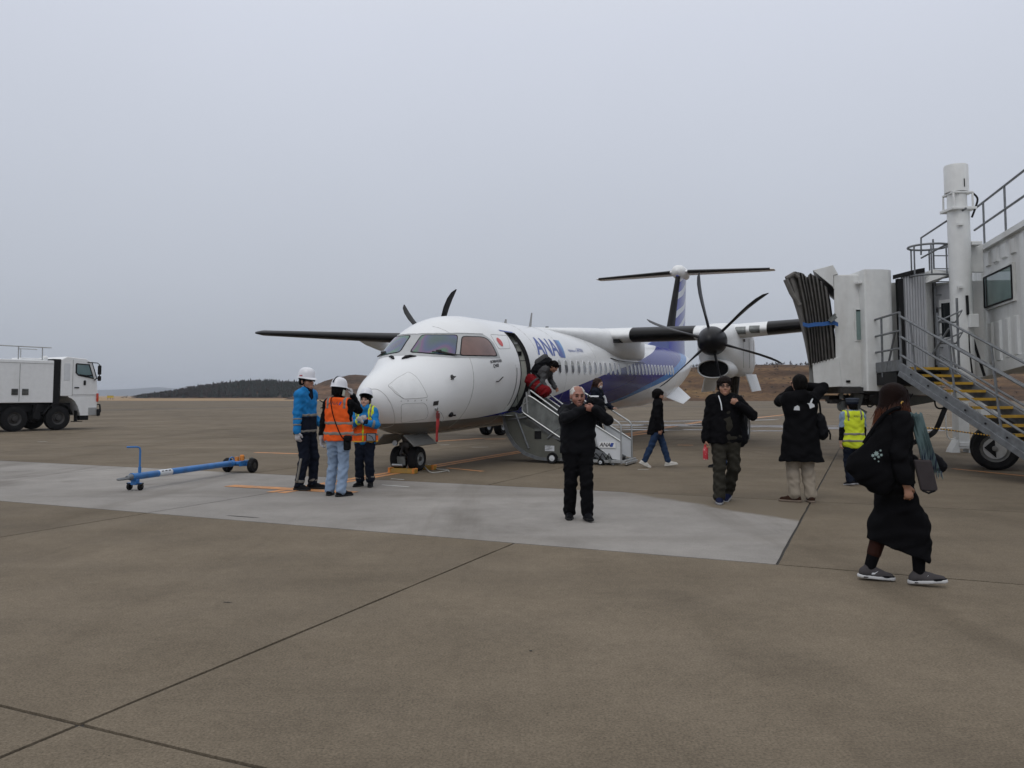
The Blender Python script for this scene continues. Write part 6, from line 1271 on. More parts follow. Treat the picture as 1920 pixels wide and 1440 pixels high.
def ik(a, c, l1, l2, hint):
    a, c = np.array(a, float), np.array(c, float); d = c - a; L = np.linalg.norm(d); L = min(L, (l1 + l2) * .999); d /= np.linalg.norm(d); c = a + d * L
    x = (l1*l1 - l2*l2 + L*L) / (2*L); h = math.sqrt(max(l1*l1 - x*x, 0)); u = np.array(hint, float); u -= d * (u @ d); u /= max(np.linalg.norm(u), 1e-6); return a + d*x + u*h, c
def nrm(v): v = np.array(v, float); return v / max(np.linalg.norm(v), 1e-9)
def hand(w, fd, pn, td, s=1.0, curl=.4, op=None):
    """palm, four unequal fingers bent at the knuckles and a thumb off the palm's side. fd finger direction, pn where the palm looks, td thumb side"""
    fd = nrm(fd); td = nrm(np.array(td) - fd * (np.array(td) @ fd)); pn = nrm(np.array(pn) - fd*(np.array(pn) @ fd) - td*(np.array(pn) @ td)); w = np.array(w, float); o = []
    o.append(rc(w, w + fd*.085*s, .024*s, .036*s, .012, (pn, 2.2))); o.append(rc(w + fd*.02*s + td*.012*s, w + fd*.045*s + td*.03*s + pn*.008*s, .018*s, .014*s, .012))
    for of, ln in ((.030, .072), (.010, .080), (-.011, .075), (-.030, .060)):
        p = w + fd*.082*s + td*of*s; c = curl * (1.15 if of < 0 else .9); ang = c * .8
        for sg, r0, r1 in ((.46, .0098, .009), (.31, .009, .0083), (.23, .0083, .0072)):
            d = fd*math.cos(ang) + pn*math.sin(ang); e = p + d*ln*sg*s; o.append(rc(p, e, r0*s, r1*s, .003)); p = e; ang += c
    p = w + fd*.036*s + td*.032*s; d = nrm(td*.6 + fd*.75 + pn*(.2 + .5*curl)); e = p + d*.038*s; o.append(rc(p, e, .0125*s, .0105*s, .008)); d2 = nrm(fd*.9 + td*(.25 - .5*curl) + pn*(.2 + .7*curl)); o.append(rc(e, e + d2*.03*s, .0105*s, .0085*s, .004)); return o
class Fig:
    """A person facing -y (towards the viewer at rotz 0), left hand on +x. Joints in metres, feet at z=0."""
    def __init__(s, H, bw=1.0, lean=0.0, twist=0.0, chest=None, hipz=None, head_yaw=0.0, head_pitch=0.0, head_off=(0, 0, 0), sex='m', hs_=1.09):
        k = H / 1.70; s.hk = k * hs_; s.k = k; s.H = H; s.bw = bw; J = s.J = {}
        hz = (hipz if hipz else .90 * k); J['pel'] = V(0, 0, hz)
        J['chest'] = J['pel'] + V(0, -lean * .36 * k, .36 * k); sw_ = (.175 if sex == 'm' else .155) * k
        ct, st = math.cos(twist), math.sin(twist)
        up = nrm(J['chest'] - J['pel'])
        J['shL'] = J['chest'] + V(sw_*ct, sw_*st, .0) + up * .125 * k; J['shR'] = J['chest'] + V(-sw_*ct, -sw_*st, 0) + up * .125 * k
        J['neck'] = J['chest'] + up * .17 * k; J['head'] = J['neck'] + V(0, -.012 - lean*.10, .152) * k + np.array(head_off) * k
        J['hipL'] = J['pel'] + V(.088*k, 0, -.03*k); J['hipR'] = J['pel'] + V(-.088*k, 0, -.03*k)
        s.ua, s.fa, s.th, s.sh = .285*k, .25*k, .408*k, .388*k; s.hy, s.hp = head_yaw, head_pitch; s.hands = {}; s.feet = {}
    def arm(s, sd, wrist, hint, fd, pn, td, curl=.4, rel=True):
        S = s.J['sh' + sd]; w = np.array(wrist, float) * s.k; s.J['el' + sd], s.J['wr' + sd] = ik(S, w, s.ua, s.fa, hint); s.hands[sd] = (fd, pn, td, curl)
    def leg(s, sd, ankle, hint=(0, -1, 0), fdir=(0, -1, 0)):
        s.J['kn' + sd], s.J['an' + sd] = ik(s.J['hip' + sd], np.array(ankle, float) * s.k, s.th, s.sh, hint); s.feet[sd] = nrm(fdir)
    def hm(s): return np.array((Matrix.Rotation(s.hy, 3, 'Z') @ Matrix.Rotation(s.hp, 3, 'X')))
    def hp_(s, p): return s.J['head'] + s.hm() @ (np.array(p, float) * s.hk)
    def torso(s, inf=0.0, belly=0.0):
        inf *= .8
        J, k, b = s.J, s.k, s.bw; f = ((0, 1, 0), 1.32)
        mid = (J['pel'] + J['chest']) / 2; cs = J['chest']; dx = V(1, 0, 0); lr = nrm(J['shL'] - J['shR']); fn = (np.cross(lr, (0, 0, 1)), 1.32)
        return [rc(J['hipL'] + V(-.005, 0, .02*k), J['hipR'] + V(.005, 0, .02*k), .112*k*b + inf, .112*k*b + inf, .05, f),
                rc(J['pel'] - dx*.045*k*b, J['pel'] + dx*.045*k*b, .118*k*b + inf, .118*k*b + inf, .06, f), rc(mid - dx*.05*k*b + V(0, -belly*.3, 0), mid + dx*.05*k*b + V(0, -belly*.3, 0), .108*k*b + inf + belly*.5, .108*k*b + inf + belly*.5, .07, f),
                rc(cs - lr*.075*k*b, cs + lr*.075*k*b, .122*k*b + inf, .122*k*b + inf, .07, fn), rc(J['shL'] - lr*.03*k, J['shR'] + lr*.03*k, .066*k + inf, .066*k + inf, .06), rc(J['shL'] + V(0, 0, -.005), J['neck'] + V(0, .015, .01)*k, .055*k + inf, .052*k + inf, .05), rc(J['shR'] + V(0, 0, -.005), J['neck'] + V(0, .015, .01)*k, .055*k + inf, .052*k + inf, .05)]
    def arms(s, inf=0.0, sides='LR', end=1.0):
        o = []; inf *= .72
        for q in sides:
            S, E, W = s.J['sh'+q], s.J['el'+q], s.J['wr'+q]; We = E + (W - E) * end
            o += [rc(S, E, .054*s.k + inf, .043*s.k + inf, .025), rc(E, We, .043*s.k + inf, .030*s.k + inf*1.15, .02)]
        return o
    def legs(s, inf=0.0, b=1.0, end=1.0, flare=0.0):
        o = []; inf *= .62
        for q in 'LR':
            S, K, A = s.J['hip'+q], s.J['kn'+q], s.J['an'+q]; Ae = K + (A - K) * end
            o += [rc(S, K, .088*s.k*b + inf, .056*s.k*b + inf, .035), rc(K, Ae, .056*s.k*b + inf, .038*s.k*b + inf + flare, .03), rc(K + (A-K)*.25 + V(0, .012, 0), K + (A-K)*.45, .05*s.k*b + inf, .045*s.k*b + inf, .03)]
        return o
    def headp(s):
        k, R_ = s.hk, s.hm(); e = lambda c, r, kk=.02, op='u': el(s.hp_(c), np.array(r)*k, kk, R_, op); c = lambda a, b, ra, rb, kk=.01, op='u': rc(s.hp_(a), s.hp_(b), ra*k, rb*k, kk, None, op)
        return [e((0, .012, .028), (.074, .094, .086), .02), e((0, -.025, -.045), (.057, .064, .070), .04), c((-.030, -.080, .030), (.030, -.080, .030), .012, .012, .02), c((0, -.082, -.078), (0, -.074, -.085), .020, .022, .025), c((.040, -.055, -.025), (.035, -.06, -.03), .022, .02, .03), c((-.040, -.055, -.025), (-.035, -.06, -.03), .022, .02, .03),
                e((.031, -.098, .010), (.017, .012, .010), .012, 's'), e((-.031, -.098, .010), (.017, .012, .010), .012, 's'), c((0, -.088, .018), (0, -.106, -.022), .008, .0125, .008), c((-.011, -.094, -.026), (.011, -.094, -.026), .008, .008, .008), c((-.016, -.087, -.050), (.016, -.087, -.050), .0075, .0075, .006), c((-.013, -.086, -.060), (.013, -.086, -.060), .008, .008, .006),
                e((.076, .010, -.004), (.009, .018, .030), .006), e((-.076, .010, -.004), (.009, .018, .030), .006), rc(s.J['neck'] + V(0, .012, -.03)*k, s.hp_((0, .02, -.05)), .056*k, .052*k, .02)]
    def body(s, m, parent, res=.0075):
        p = s.torso() + s.arms() + s.legs() + s.headp()
        for q in 'LR':
            A, f = s.J['an'+q], s.feet[q]; p += [rc(A + V(0, 0, -.035*s.k), A + f*.15*s.k + V(0, 0, -.055*s.k), .036*s.k, .024*s.k, .03)]
            fd, pn, td, cu = s.hands[q]; p += hand(s.J['wr'+q], fd, pn, td, s.k, cu)
        return skin('body', p, res, m, parent)
    def gloves(s, m, parent, sides='LR'):
        for q in sides:
            fd, pn, td, cu = s.hands[q]; W = s.J['wr'+q]; skin('glove', hand(W, fd, pn, td, s.k*1.02, cu) + [rc(W - nrm(W - s.J['el'+q])*.05, W, .035*s.k, .03*s.k, .02)], .005, m, parent, .004)
    def face(s, parent, brow=(.02, .015, .012), lip=(.30, .11, .09), lips=True, look=(0, 0)):
        k = s.hk
        for sx in (1, -1):
            b = MB(); c = Vector(s.hp_((sx*.031, -.0835, .010))); R_ = Matrix(s.hm())
            b.loft([[c + R_ @ Vector((.0135*k*math.cos(t_)*w_, -.006*k*z_, .0052*k*math.sin(t_)*w_)) for t_ in np.linspace(0, 6.2832, 13)[:-1]] for z_, w_ in ((-1, 1), (.2, 1), (.8, .6), (1, .1))]); b.build('eye', M['eye'], parent)
            b = MB(); b.tube([Vector(s.hp_((sx*x, y, z))) for x, y, z in ((.013, -.0945, .030), (.028, -.0945, .036), (.046, -.084, .031))], [.0035*k, .0045*k, .0025*k], 6); b.build('eyebrow', mats('brow', brow), parent)
        if lips: b = MB(); b.tube([Vector(s.hp_(p)) for p in ((-.021, -.0905, -.0545), (-.008, -.0955, -.053), (.008, -.0955, -.053), (.021, -.0905, -.0545))], [.003*k, .0055*k, .0055*k, .003*k], 6); b.build('mouth', mats('lip', lip), parent)
    def shoes(s, m, parent, sole=None, boot=0.0, big=1.0):
        k = s.k
        for q in 'LR':
            A, f = s.J['an'+q], s.feet[q]; up = nrm(V(0, 0, 1) - f * f[2]); sl = A - up*.085*k; la = np.cross(f, up)
            fl = (up, 1.0); p = [rc(sl - f*.045*k + up*.040*k, sl + f*.06*k + up*.042*k, .040*k*big, .042*k*big, .03), rc(sl + f*.06*k + up*.038*k, sl + f*.165*k + up*.028*k, .044*k*big, .032*k*big, .03), rc(sl - f*.02*k + up*.06*k, A + up*(.015 + boot)*k, .043*k, .043*k + boot*.05, .03), hs(sl + up*.012*k, -up)]
            sh_ = skin('shoe', p, .006, m, parent, 0, (.0012, 90, 1.0))
            ps = [rc(sl - f*.05*k + up*.012*k, sl + f*.06*k + up*.012*k, .046*k*big, .050*k*big, .02), rc(sl + f*.06*k + up*.012*k, sl + f*.172*k + up*.014*k, .050*k*big, .038*k*big, .02), hs(sl + up*.001, -up), hs(sl + up*.030*k, up)]
            skin('sole', ps, .006, sole or M['black'], sh_)
def mats(key, col, rough=.7, **kw):
    kk = key + '_%.3f_%.3f_%.3f' % tuple(col)
    if kk not in M: M[kk] = mat(key, col, rough, **kw)
    return M[kk]
def cloth(name, col, rough=.9, bump=.15, sc=120, var=.12, spec=.06, **kw): return mats(name, col, rough, bump=bump, bscale=sc, var=var, vscale=9, spec=spec, **kw)
def skinmat(name, col):
    if name in M: return M[name]
    m = mat(name, col, .5, var=.10, vscale=18, bump=.04, bscale=160); b = m.node_tree.nodes['Principled BSDF']; b.inputs['Subsurface Weight'].default_value = .12; b.inputs['Subsurface Radius'].default_value = (.01, .004, .002); M[name] = m; return m
M['eye'] = mat('eye_dark', (.012, .009, .008), .15)
M['skin_a'] = skinmat('skin_warm', (.36, .19, .125)); M['skin_b'] = skinmat('skin_ruddy', (.30, .135, .095)); M['skin_c'] = skinmat('skin_light', (.42, .25, .185))
M['hair'] = mat('black_hair', (.006, .005, .005), .6, var=.4, vscale=40, bump=.4, bscale=90, spec=.05); M['hair_white'] = mat('white_hair', (.55, .53, .50), .55, var=.15, vscale=40, bump=.4, bscale=120); M['hair_brown'] = mat('dark_brown_hair', (.022, .009, .006), .5, var=.5, vscale=30, bump=.4, bscale=90, spec=.15)
M['blk'] = cloth('black_cloth', (.0055, .0055, .0065)); M['blk2'] = cloth('black_nylon', (.006, .0063, .008), .7, .1, 60, spec=.09); M['navy'] = cloth('navy_cloth', (.010, .013, .022)); M['bluejk'] = cloth('blue_jacket_cloth', (.016, .17, .42), .6, .12, 70); M['hivis_o'] = cloth('orange_hivis_mesh', (.80, .115, .022), .75); M['hivis_y'] = cloth('yellow_hivis_mesh', (.60, .70, .04), .75); M['refl'] = cloth('grey_reflective_tape', (.20, .19, .17), .35, .02)
M['denim_l'] = cloth('pale_denim', (.22, .29, .40), .9, .2, 150, dirt=(.36, .42, .50), dscale=6, damt=.5); M['denim'] = cloth('blue_denim', (.022, .04, .085), .9, .2, 150, dirt=(.06, .09, .15), dscale=6, damt=.4); M['khaki'] = cloth('beige_cotton', (.29, .25, .20)); M['olive'] = cloth('dark_olive_cotton', (.032, .030, .024)); M['glovew'] = cloth('pale_work_glove', (.42, .41, .42)); M['shell'] = mat('helmet_white', (.66, .67, .71), .3, var=.03, coat=.3)
def person(label, px, py, rz, loc=None, z=0.0, group=None):
    p = G(px, py) if loc is None else Vector(loc); return empty('person', (p.x, p.y, p.z + z), rz=rz, label=label, cat='person', group=group)
def helmet(F, parent, m, tilt=.10, stripe=None, rim=None, lift=(0, 0)):
    """hard hat: ribbed dome, brim all round, a peak in front, inner band"""
    k = F.hk; R_ = Matrix(F.hm()) @ Matrix.Rotation(tilt, 3, 'X'); c = Vector(F.hp_((0, .010 + lift[0], .050 + lift[1]))); hl = empty('safety_helmet', (0, 0, 0)); hl.parent = parent
    def pt(a, r_, z): x, y = .103*k*r_*math.sin(a), -.125*k*r_*math.cos(a); return c + R_ @ Vector((x, y, z*k))
    A = np.linspace(0, 6.2832, 41)[:-1]; b = MB(); b.loft([[pt(a, r_, z) for a in A] for r_, z in ((1.06, .0), (1.04, .012), (1.0, .03), (.96, .062), (.87, .095), (.70, .120), (.45, .136), (.2, .142), (.01, .143))], caps=False); sh_ = b.build('shell', m, hl)
    sh_.modifiers.new('t', 'SOLIDIFY').thickness = .004
    b = MB(); b.loft([[pt(a, 1.02, .012) for a in A], [pt(a, 1.10 + .26*max(0, math.cos(a))**3, .0 - .012*max(0, math.cos(a))**2) for a in A], [pt(a, 1.10 + .26*max(0, math.cos(a))**3, -.006 - .012*max(0, math.cos(a))**2) for a in A], [pt(a, 1.0, .004) for a in A]], caps=False); b.build('brim', rim or m, hl)
    b = MB(); b.loft([[pt(a, .90, z) for a in A] for z in (.02, -.03)], caps=False); b.build('headband', M['blk'], hl)
    if stripe: b = MB(); b.loft([[c + R_ @ Vector((x*k, y*k, z*k)) for x in (-.011, .011)] for y, z in [(.139*math.cos(t_), .006 + .153*math.sin(t_)) for t_ in np.linspace(.32, 1.5, 12)]], caps=False, closed=False); o = b.build('stripe', stripe, hl); o.modifiers.new('t', 'SOLIDIFY').thickness = .004
    b = MB()
    for sx in (1, -1): b.tube([pt(sx*1.4, .9, .0), Vector(F.hp_((sx*.070, -.02, -.06))), Vector(F.hp_((sx*.02, -.05, -.125)))], .005*k, 5)
    tag(b.build('chin_strap', M['blk'], hl), kind='stuff'); return hl
def hair_short(F, parent, m, back=-.06, fringe=.045, vol=.012, seed=1.0, side=-.02, bald=0):
    k, R_ = F.hk, F.hm(); e = lambda c, r, kk=.02, op='u': el(F.hp_(c), np.array(r)*k, kk, R_, op); dn = F.hm() @ V(0, 0, 1)
    p = [e((0, .016, .034), (.076 + vol, .094 + vol, .086 + vol*1.2)), e((0, .045, -.01), (.072 + vol*.8, .070 + vol*.6, .075)), e((0, -.120, fringe - .098), (.068, .085, .098), .012, 's'), e((.085, -.055, -.055), (.05, .055, .06 - side), .01, 's'), e((-.085, -.055, -.055), (.05, .055, .06 - side), .01, 's'), hs(F.hp_((0, 0, back)), -dn)] + ([e((0, -.055, .135), (.058, .10, .075), .02, 's')] if bald else [])
    rr = random.Random(int(seed * 10)); h = skin('hair', p, .0055, m, parent, 0, (.0018, 230, seed)); b = MB(); hm = F.hm()
    for i in range(70):                                     # loose locks over the fringe, sides and crown
        a = rr.uniform(-3.14, 3.14); e0 = rr.uniform(.35, 1.2); r_ = 1.0
        if abs(a) < 1.5 and fringe > .07: continue
        lo_ = fringe + rr.uniform(-.008, .014) if abs(a) < 1.0 else rr.uniform(-.025, .03) if abs(a) < 1.9 else rr.uniform(back, back + .06)
        if abs(a) < 1.0: lo_ = max(lo_, .03)
        q = [V((.074+vol)*math.sin(a)*math.cos(e0), .014 - (.094+vol)*math.cos(a)*math.cos(e0), .034 + (.087+vol)*math.sin(e0)), V((.077+vol)*math.sin(a), .014 - (.097+vol)*math.cos(a), .034 + .03), V((.077+vol)*math.sin(a + rr.uniform(-.15, .15)), .014 - (.095+vol)*math.cos(a), lo_)]
        b.tube([Vector(F.hp_(x)) for x in q], [.004*k, .0065*k, .0012*k], 5)
    tag(b.build('hair_tufts', m, parent), kind='stuff'); return h
def garment(name, prims, parent, m, res=.010, inf=0.0, folds=(.005, 38, 1.0), cuts=()): return skin(name, prims + list(cuts), res, m, parent, inf, folds)
def band(name, prims, z0, z1, parent, m, inf, folds=None, extra=()): return skin(name, prims + [hs((0, 0, z0), (0, 0, -1)), hs((0, 0, z1), (0, 0, 1))] + list(extra), .009, m, parent, inf, folds)

def ring(name, a, b, r0, r1, m, parent, res=.009, folds=None):
    """a sleeve-like band between two points of a limb, cut square at both ends"""
    a, b = np.array(a, float), np.array(b, float); d = nrm(b - a); return skin(name, [rc(a, b, r0, r1, .01), hs(a, -d), hs(b, d)], res, m, parent, 0, folds)

# ------------------------------------------------------------------ the people
DOWN = (0, 0, -1)
def hang(F, sd, x=.25, y=-.02, z=.80, curl=.45, hint=(0, .6, 0)):
    sx = 1 if sd == 'L' else -1
    F.arm(sd, (sx*x, y, z), (sx*.35, .9, 0), (0, -.12, -1), (-sx, .2, 0), (0, -1, -.1), curl)
def ptext(txt, size, o, x, u, m, par, name='lettering', **kw): return text_on(txt, size, o, x, u, m, name, par, **kw)

# 1 tall man in blue jacket, side on
r = person('tall worker in a blue and navy jacket and white helmet seen from the side', 571, 918, R(72))
F = Fig(1.86, 1.05, head_yaw=R(-12)); hang(F, 'R', .27, -.03, .80); F.arm('L', (.23, -.10, .95), (.3, .9, 0), (-.2, -.6, -.8), (-1, 0, 0), (0, -1, .2)); F.leg('R', (-.10, .03, .085), fdir=(-.15, -1, 0)); F.leg('L', (.12, -.06, .085), fdir=(.3, -1, 0))
body = F.body(M['skin_a'], r); F.face(body); F.gloves(M['glovew'], r); F.shoes(M['blk2'], r, M['black'])
T = F.torso(.022, .03); k = F.k
hem = [rc((-.05, 0, .88), (.05, 0, 1.25), .155*k, .13*k, .06, ((0, 1, 0), 1.25))]
garment('trousers', F.torso(.012)[:2] + F.legs(.022, 1.05, .97, .016), r, M['navy'], cuts=[hs((0, 0, 1.02), (0, 0, 1))], folds=(.006, 34, .4))
garment('collar', [rc(F.J['neck'] + V(0, -.035, -.10), F.J['neck'] + V(0, -.03, .035), .075, .072, .03)], r, M['navy'], inf=.008)
jk = garment('jacket', T + hem + F.arms(.030) + [rc(F.J['neck'] + V(0, .01, -.03), F.J['neck'] + V(0, -.012, .045), .085, .075, .03)], r, M['bluejk'], folds=(.007, 30, 2.0), cuts=[hs((0, 0, .90), (0, 0, -1))])
garment('jacket_skirt', T + hem, r, M['navy'], inf=.009, folds=(.004, 30, 2.0), cuts=[hs((0, 0, .885), (0, 0, -1)), hs((0, 0, 1.17), (0, 0, 1))])
for z in (.94, 1.19): band('reflective_band', T + hem, z - .02, z + .02, r, M['refl'], .014, (.004, 30, 2.0))
fa = [rc(F.J['elR'] + (F.J['wrR'] - F.J['elR'])*t_, F.J['elR'] + (F.J['wrR'] - F.J['elR'])*(t_ + .10), .077 - .02*t_, .076 - .02*t_, .01) for t_ in (.25, .58)]
for q in fa: ring('sleeve_band', q['a'], q['b'], q['ra'], q['rb'], M['refl'], r)
b = MB(); hipp, kn, an = F.J['hipR'], F.J['knR'], F.J['anR']; pts = [Vector(kn + (an-kn)*t_) + Vector((-.100 + .016*t_, .0, 0)) for t_ in np.linspace(.0, .92, 9)]; b.loft([[p + Vector((0, dy, 0)) for dy in (-.018, .018)] for p in pts], closed=False, caps=False); o = b.build('side_stripe', M['refl'], r); o.modifiers.new('t', 'SOLIDIFY').thickness = .012
for q in 'LR': A = F.J['an'+q]; K = F.J['kn'+q]; ring('ankle_band', A + (K-A)*.09, A + (K-A)*.20, .078, .076, M['refl'], r)
hl = helmet(F, r, M['shell']); hair_short(F, r, M['hair'], -.05, .06, .006)
b = MB(); b.box(F.hp_((-.103, .01, .075)), (.006, .06, .022), rz=F.hy); b.build('helmet_sticker', mats('sticker', (.35, .05, .06)), hl, smooth=False)
b = MB(); b.tube([F.hp_((.055, -.085, .012)), F.hp_((.02, -.108, .012)), F.hp_((-.02, -.108, .012)), F.hp_((-.055, -.085, .012)), F.hp_((-.08, .0, .01))], .004, 6); b.loft([[F.hp_((sx*.031 + .02*math.cos(a), -.104, .008 + .014*math.sin(a))) for a in np.linspace(0, 6.28, 13)[:-1]] for sx in (1,)]); b.loft([[F.hp_((-.031 + .02*math.cos(a), -.104 , .008 + .014*math.sin(a))) for a in np.linspace(0, 6.28, 13)[:-1]]]); b.build('spectacles', M['darkmetal'], r)
g_ = F.J['chest'] + V(.08, -.20, -.02)
b = MB(); b.tube(smooth_path([Vector(g_) + Vector((0, 0, .07)), Vector(g_) + Vector((.03, -.05, .03)), Vector(g_) + Vector((.03, -.06, -.03)), Vector(g_) + Vector((0, -.02, -.06))]), .009, 6); b.build('radio_cord', M['black'], r)

# 2 man in orange vest, from behind
r = person('worker in orange reflective vest and pale jeans from behind, gloved hand at his ear', 633, 929, R(168))
F = Fig(1.69, 1.08, head_yaw=R(-18), head_pitch=R(4)); hang(F, 'L', .29, .0, .82); F.arm('R', (-.165, -.15, 1.50), (-.22, -.5, -1), (.25, .15, 1), (1, .2, 0), (0, .9, .3), .5); F.leg('L', (.13, .0, .085), fdir=(.2, -1, 0)); F.leg('R', (-.10, .10, .085), fdir=(-.55, -.8, 0))
body = F.body(M['skin_a'], r); F.gloves(M['glovew'], r); F.shoes(M['blk2'], r, M['black'])
T = F.torso(.02, .03); k = F.k; hem = [rc((-.05, 0, .84), (.05, 0, 1.2), .150*k, .125*k, .06, ((0, 1, 0), 1.2))]
garment('jeans', F.torso(.012)[:2] + F.legs(.020, 1.08, .99, .022), r, M['denim_l'], cuts=[hs((0, 0, .98), (0, 0, 1))], folds=(.007, 32, 3.0))
garment('jersey', T + F.arms(.024) + [rc(F.J['neck'] + V(0, .01, -.03), F.J['neck'] + V(0, .005, .05), .075, .066, .03)], r, M['blk'], folds=(.006, 32, 1.3), cuts=[hs((0, 0, .90), (0, 0, -1))])
S_ = lambda sd: [hs((sd*.200, 0, 1.1), (sd, 0, .10))]
VT = T + hem
ve = garment('vest', VT, r, M['hivis_o'], inf=.014, folds=(.006, 30, 4.0), cuts=[hs((0, 0, .82), (0, 0, -1)), hs((0, 0, 1.475), (0, 0, 1))] + S_(1) + S_(-1))
for z in (.935, 1.09): band('reflective_band', VT, z - .022, z + .022, r, M['refl'], .020, (.006, 30, 4.0))
for sx in (-1, 1): band('shoulder_band', VT, 1.31, 1.55, r, M['refl'], .019, (.006, 30, 4.0), [hs((sx*.115, 0, 0), (-sx, 0, 0)), hs((sx*.155, 0, 0), (sx, 0, 0))])
by = .165
ptext('ANA', .075, (.015, by + .012, 1.385), (-1, 0, 0), (0, -.12, 1), M['darkink'], r, shear=.25)
b = MB(); b.prism([(-.075, by + .010, 1.36), (-.10, by + .010, 1.36), (-.125, by + .006, 1.41), (-.10, by + .006, 1.41)], (0, .002, 0)); b.build('emblem', M['blueink'], r, smooth=False)
b = MB(); b.tube(smooth_path([(.09, -.02, 1.49), (.075, .12, 1.44), (.02, .178, 1.25), (-.05, .178, 1.05), (-.12, .165, .90), (-.16, .12, .84)]), .008, 6); b.build('shoulder_strap', M['blk'], r)
b = MB(); b.box((-.185, .09, .80), (.10, .15, .22), rz=.3); b.box((-.20, .10, .86), (.11, .16, .08), rz=.3); b.build('belt_pouch', M['blk2'], r, bevel=.02)
helmet(F, r, M['shell'], .06, stripe=M['navy'])
hair_short(F, r, M['hair'], -.095, .05, .010)
q = F.hp_((-.085, .0, -.03)); b = MB(); b.box(q, (.03, .05, .10), rx=.2); b.build('ear_piece', mats('pale_plastic', (.45, .47, .40)), r, bevel=.008)

# 3 small worker facing the camera
r = person('short worker in blue coat and orange-yellow vest facing the camera with clasped hands', 684, 912, R(-8))
F = Fig(1.52, 1.06, head_pitch=R(-5), sex='f'); F.arm('R', (-.022, -.23, 1.22), (-1, .3, -.7), (.75, -.3, .45), (.2, .9, .3), (0, -.3, 1), .8); F.arm('L', (.035, -.24, 1.20), (1, .3, -.7), (-.75, -.3, .45), (-.2, .9, .3), (0, -.3, 1), .9); F.leg('R', (-.10, .02, .085), fdir=(-.3, -1, 0)); F.leg('L', (.115, -.02, .085), fdir=(.25, -1, 0))
body = F.body(M['skin_c'], r); F.face(body); F.gloves(M['glovew'], r); F.shoes(M['blk2'], r, M['black'], .06)
T = F.torso(.024, .03); k = F.k; hem = [rc((-.045, 0, .78), (.045, 0, 1.1), .150*k, .135*k, .06, ((0, 1, 0), 1.2))]
garment('trousers', F.torso(.012)[:2] + F.legs(.026, 1.08, .86, .022), r, M['navy'], cuts=[hs((0, 0, .92), (0, 0, 1))], folds=(.006, 32, 5.0))
garment('coat', T + F.arms(.032, end=.86) + hem + [rc(F.J['neck'] + V(0, .01, -.03), F.J['neck'] + V(0, -.02, .05), .090, .080, .03)], r, M['bluejk'], folds=(.008, 30, 2.7), cuts=[hs((0, 0, .69), (0, 0, -1))])
VT = T + hem; cutv = [hs((.195, 0, 1.0), (1, 0, .12)), hs((-.195, 0, 1.0), (-1, 0, .12))]
garment('vest', VT, r, M['hivis_o'], inf=.014, folds=(.006, 30, 4.0), cuts=[hs((0, 0, .74), (0, 0, -1)), hs((0, 0, 1.14), (0, 0, 1))] + cutv)
for sx in (-1, 1): band('vest_yoke', VT, 1.10, 1.40, r, M['hivis_y'], .015, (.006, 30, 4.0), [hs((sx*.075, 0, 0), (-sx, 0, 0)), hs((sx*.17, 0, 1.2), (sx, 0, .12))]); band('shoulder_band', VT, 1.15, 1.40, r, M['refl'], .021, (.006, 30, 4.0), [hs((sx*.10, 0, 0), (-sx, 0, 0)), hs((sx*.135, 0, 0), (sx, 0, 0))])
for z in (.86, 1.05): band('reflective_band', VT, z - .02, z + .02, r, M['refl'], .020, (.006, 30, 4.0))
band('zip_edge', VT, .74, 1.14, r, M['hivis_y'], .022, (.006, 30, 4.0), [hs((.013, 0, 0), (1, 0, 0)), hs((-.013, 0, 0), (-1, 0, 0)), hs((0, -.02, 0), (0, 1, 0))]); band('vest_hem', VT, .735, .755, r, mats('hem_yellow', (.7, .4, .03)), .019, (.006, 30, 4.0))
for q in 'LR': E, W = F.J['el'+q], F.J['wr'+q]; ring('sleeve_band', E + (W-E)*.16, E + (W-E)*.34, .074, .071, M['refl'], r); ring('cuff', E + (W-E)*.70, E + (W-E)*.98, .060, .050, M['navy'] if q == 'L' else M['hivis_y'], r)
for q in 'LR': A = F.J['an'+q]; K = F.J['kn'+q]; ring('ankle_band', A + (K-A)*.19, A + (K-A)*.31, .074, .073, M['refl'], r)
b = MB(); b.box((.155, -.165, .82), (.15, .025, .13), rz=.15); pc = b.build('clear_pouch', mats('pouch_grey', (.20, .22, .25), .3), r, smooth=False, bevel=.01); b = MB(); b.tube([(.08, -.185, .885), (.23, -.165, .885), (.23, -.165, .755), (.08, -.185, .755), (.08, -.185, .885)], .007, 6); b.tube([(.11, -.185, .86), (.17, -.178, .83), (.20, -.172, .77)], .005, 5); b.build('pouch_edge', M['black'], pc)
helmet(F, r, M['shell'], -.24, rim=M['navy'], lift=(.022, .036)); hair_short(F, r, M['hair'], -.06, .045, .010)

# 4 man in black, white hair
r = person('white-haired man in black facing the camera with both hands at his chest', 1084, 973, R(3))
F = Fig(1.60, 1.12, head_yaw=R(6), head_pitch=R(4), hs_=1.2); k = F.k
F.arm('R', (.035, -.235, 1.42), (-1, -.2, -.5), (.95, -.05, .10), (.1, .9, -.1), (0, .1, 1), .7); F.arm('L', (.185, -.27, 1.425), (1, .1, -.75), (-.9, -.3, .15), (.2, 1, 0), (0, -.1, 1), .7)
F.leg('R', (-.105, .06, .085), fdir=(-.15, -1, 0)); F.leg('L', (.10, -.13, .095), fdir=(.12, -1, .05))
body = F.body(M['skin_b'], r); F.face(body, lips=True, lip=(.20, .07, .06)); F.shoes(M['blk2'], r, M['black'], big=1.05)
T = F.torso(.026, .06); hem = [rc((-.06, -.01, .86), (.06, -.01, 1.2), .140*k, .138*k, .06, ((0, 1, 0), 1.1))]
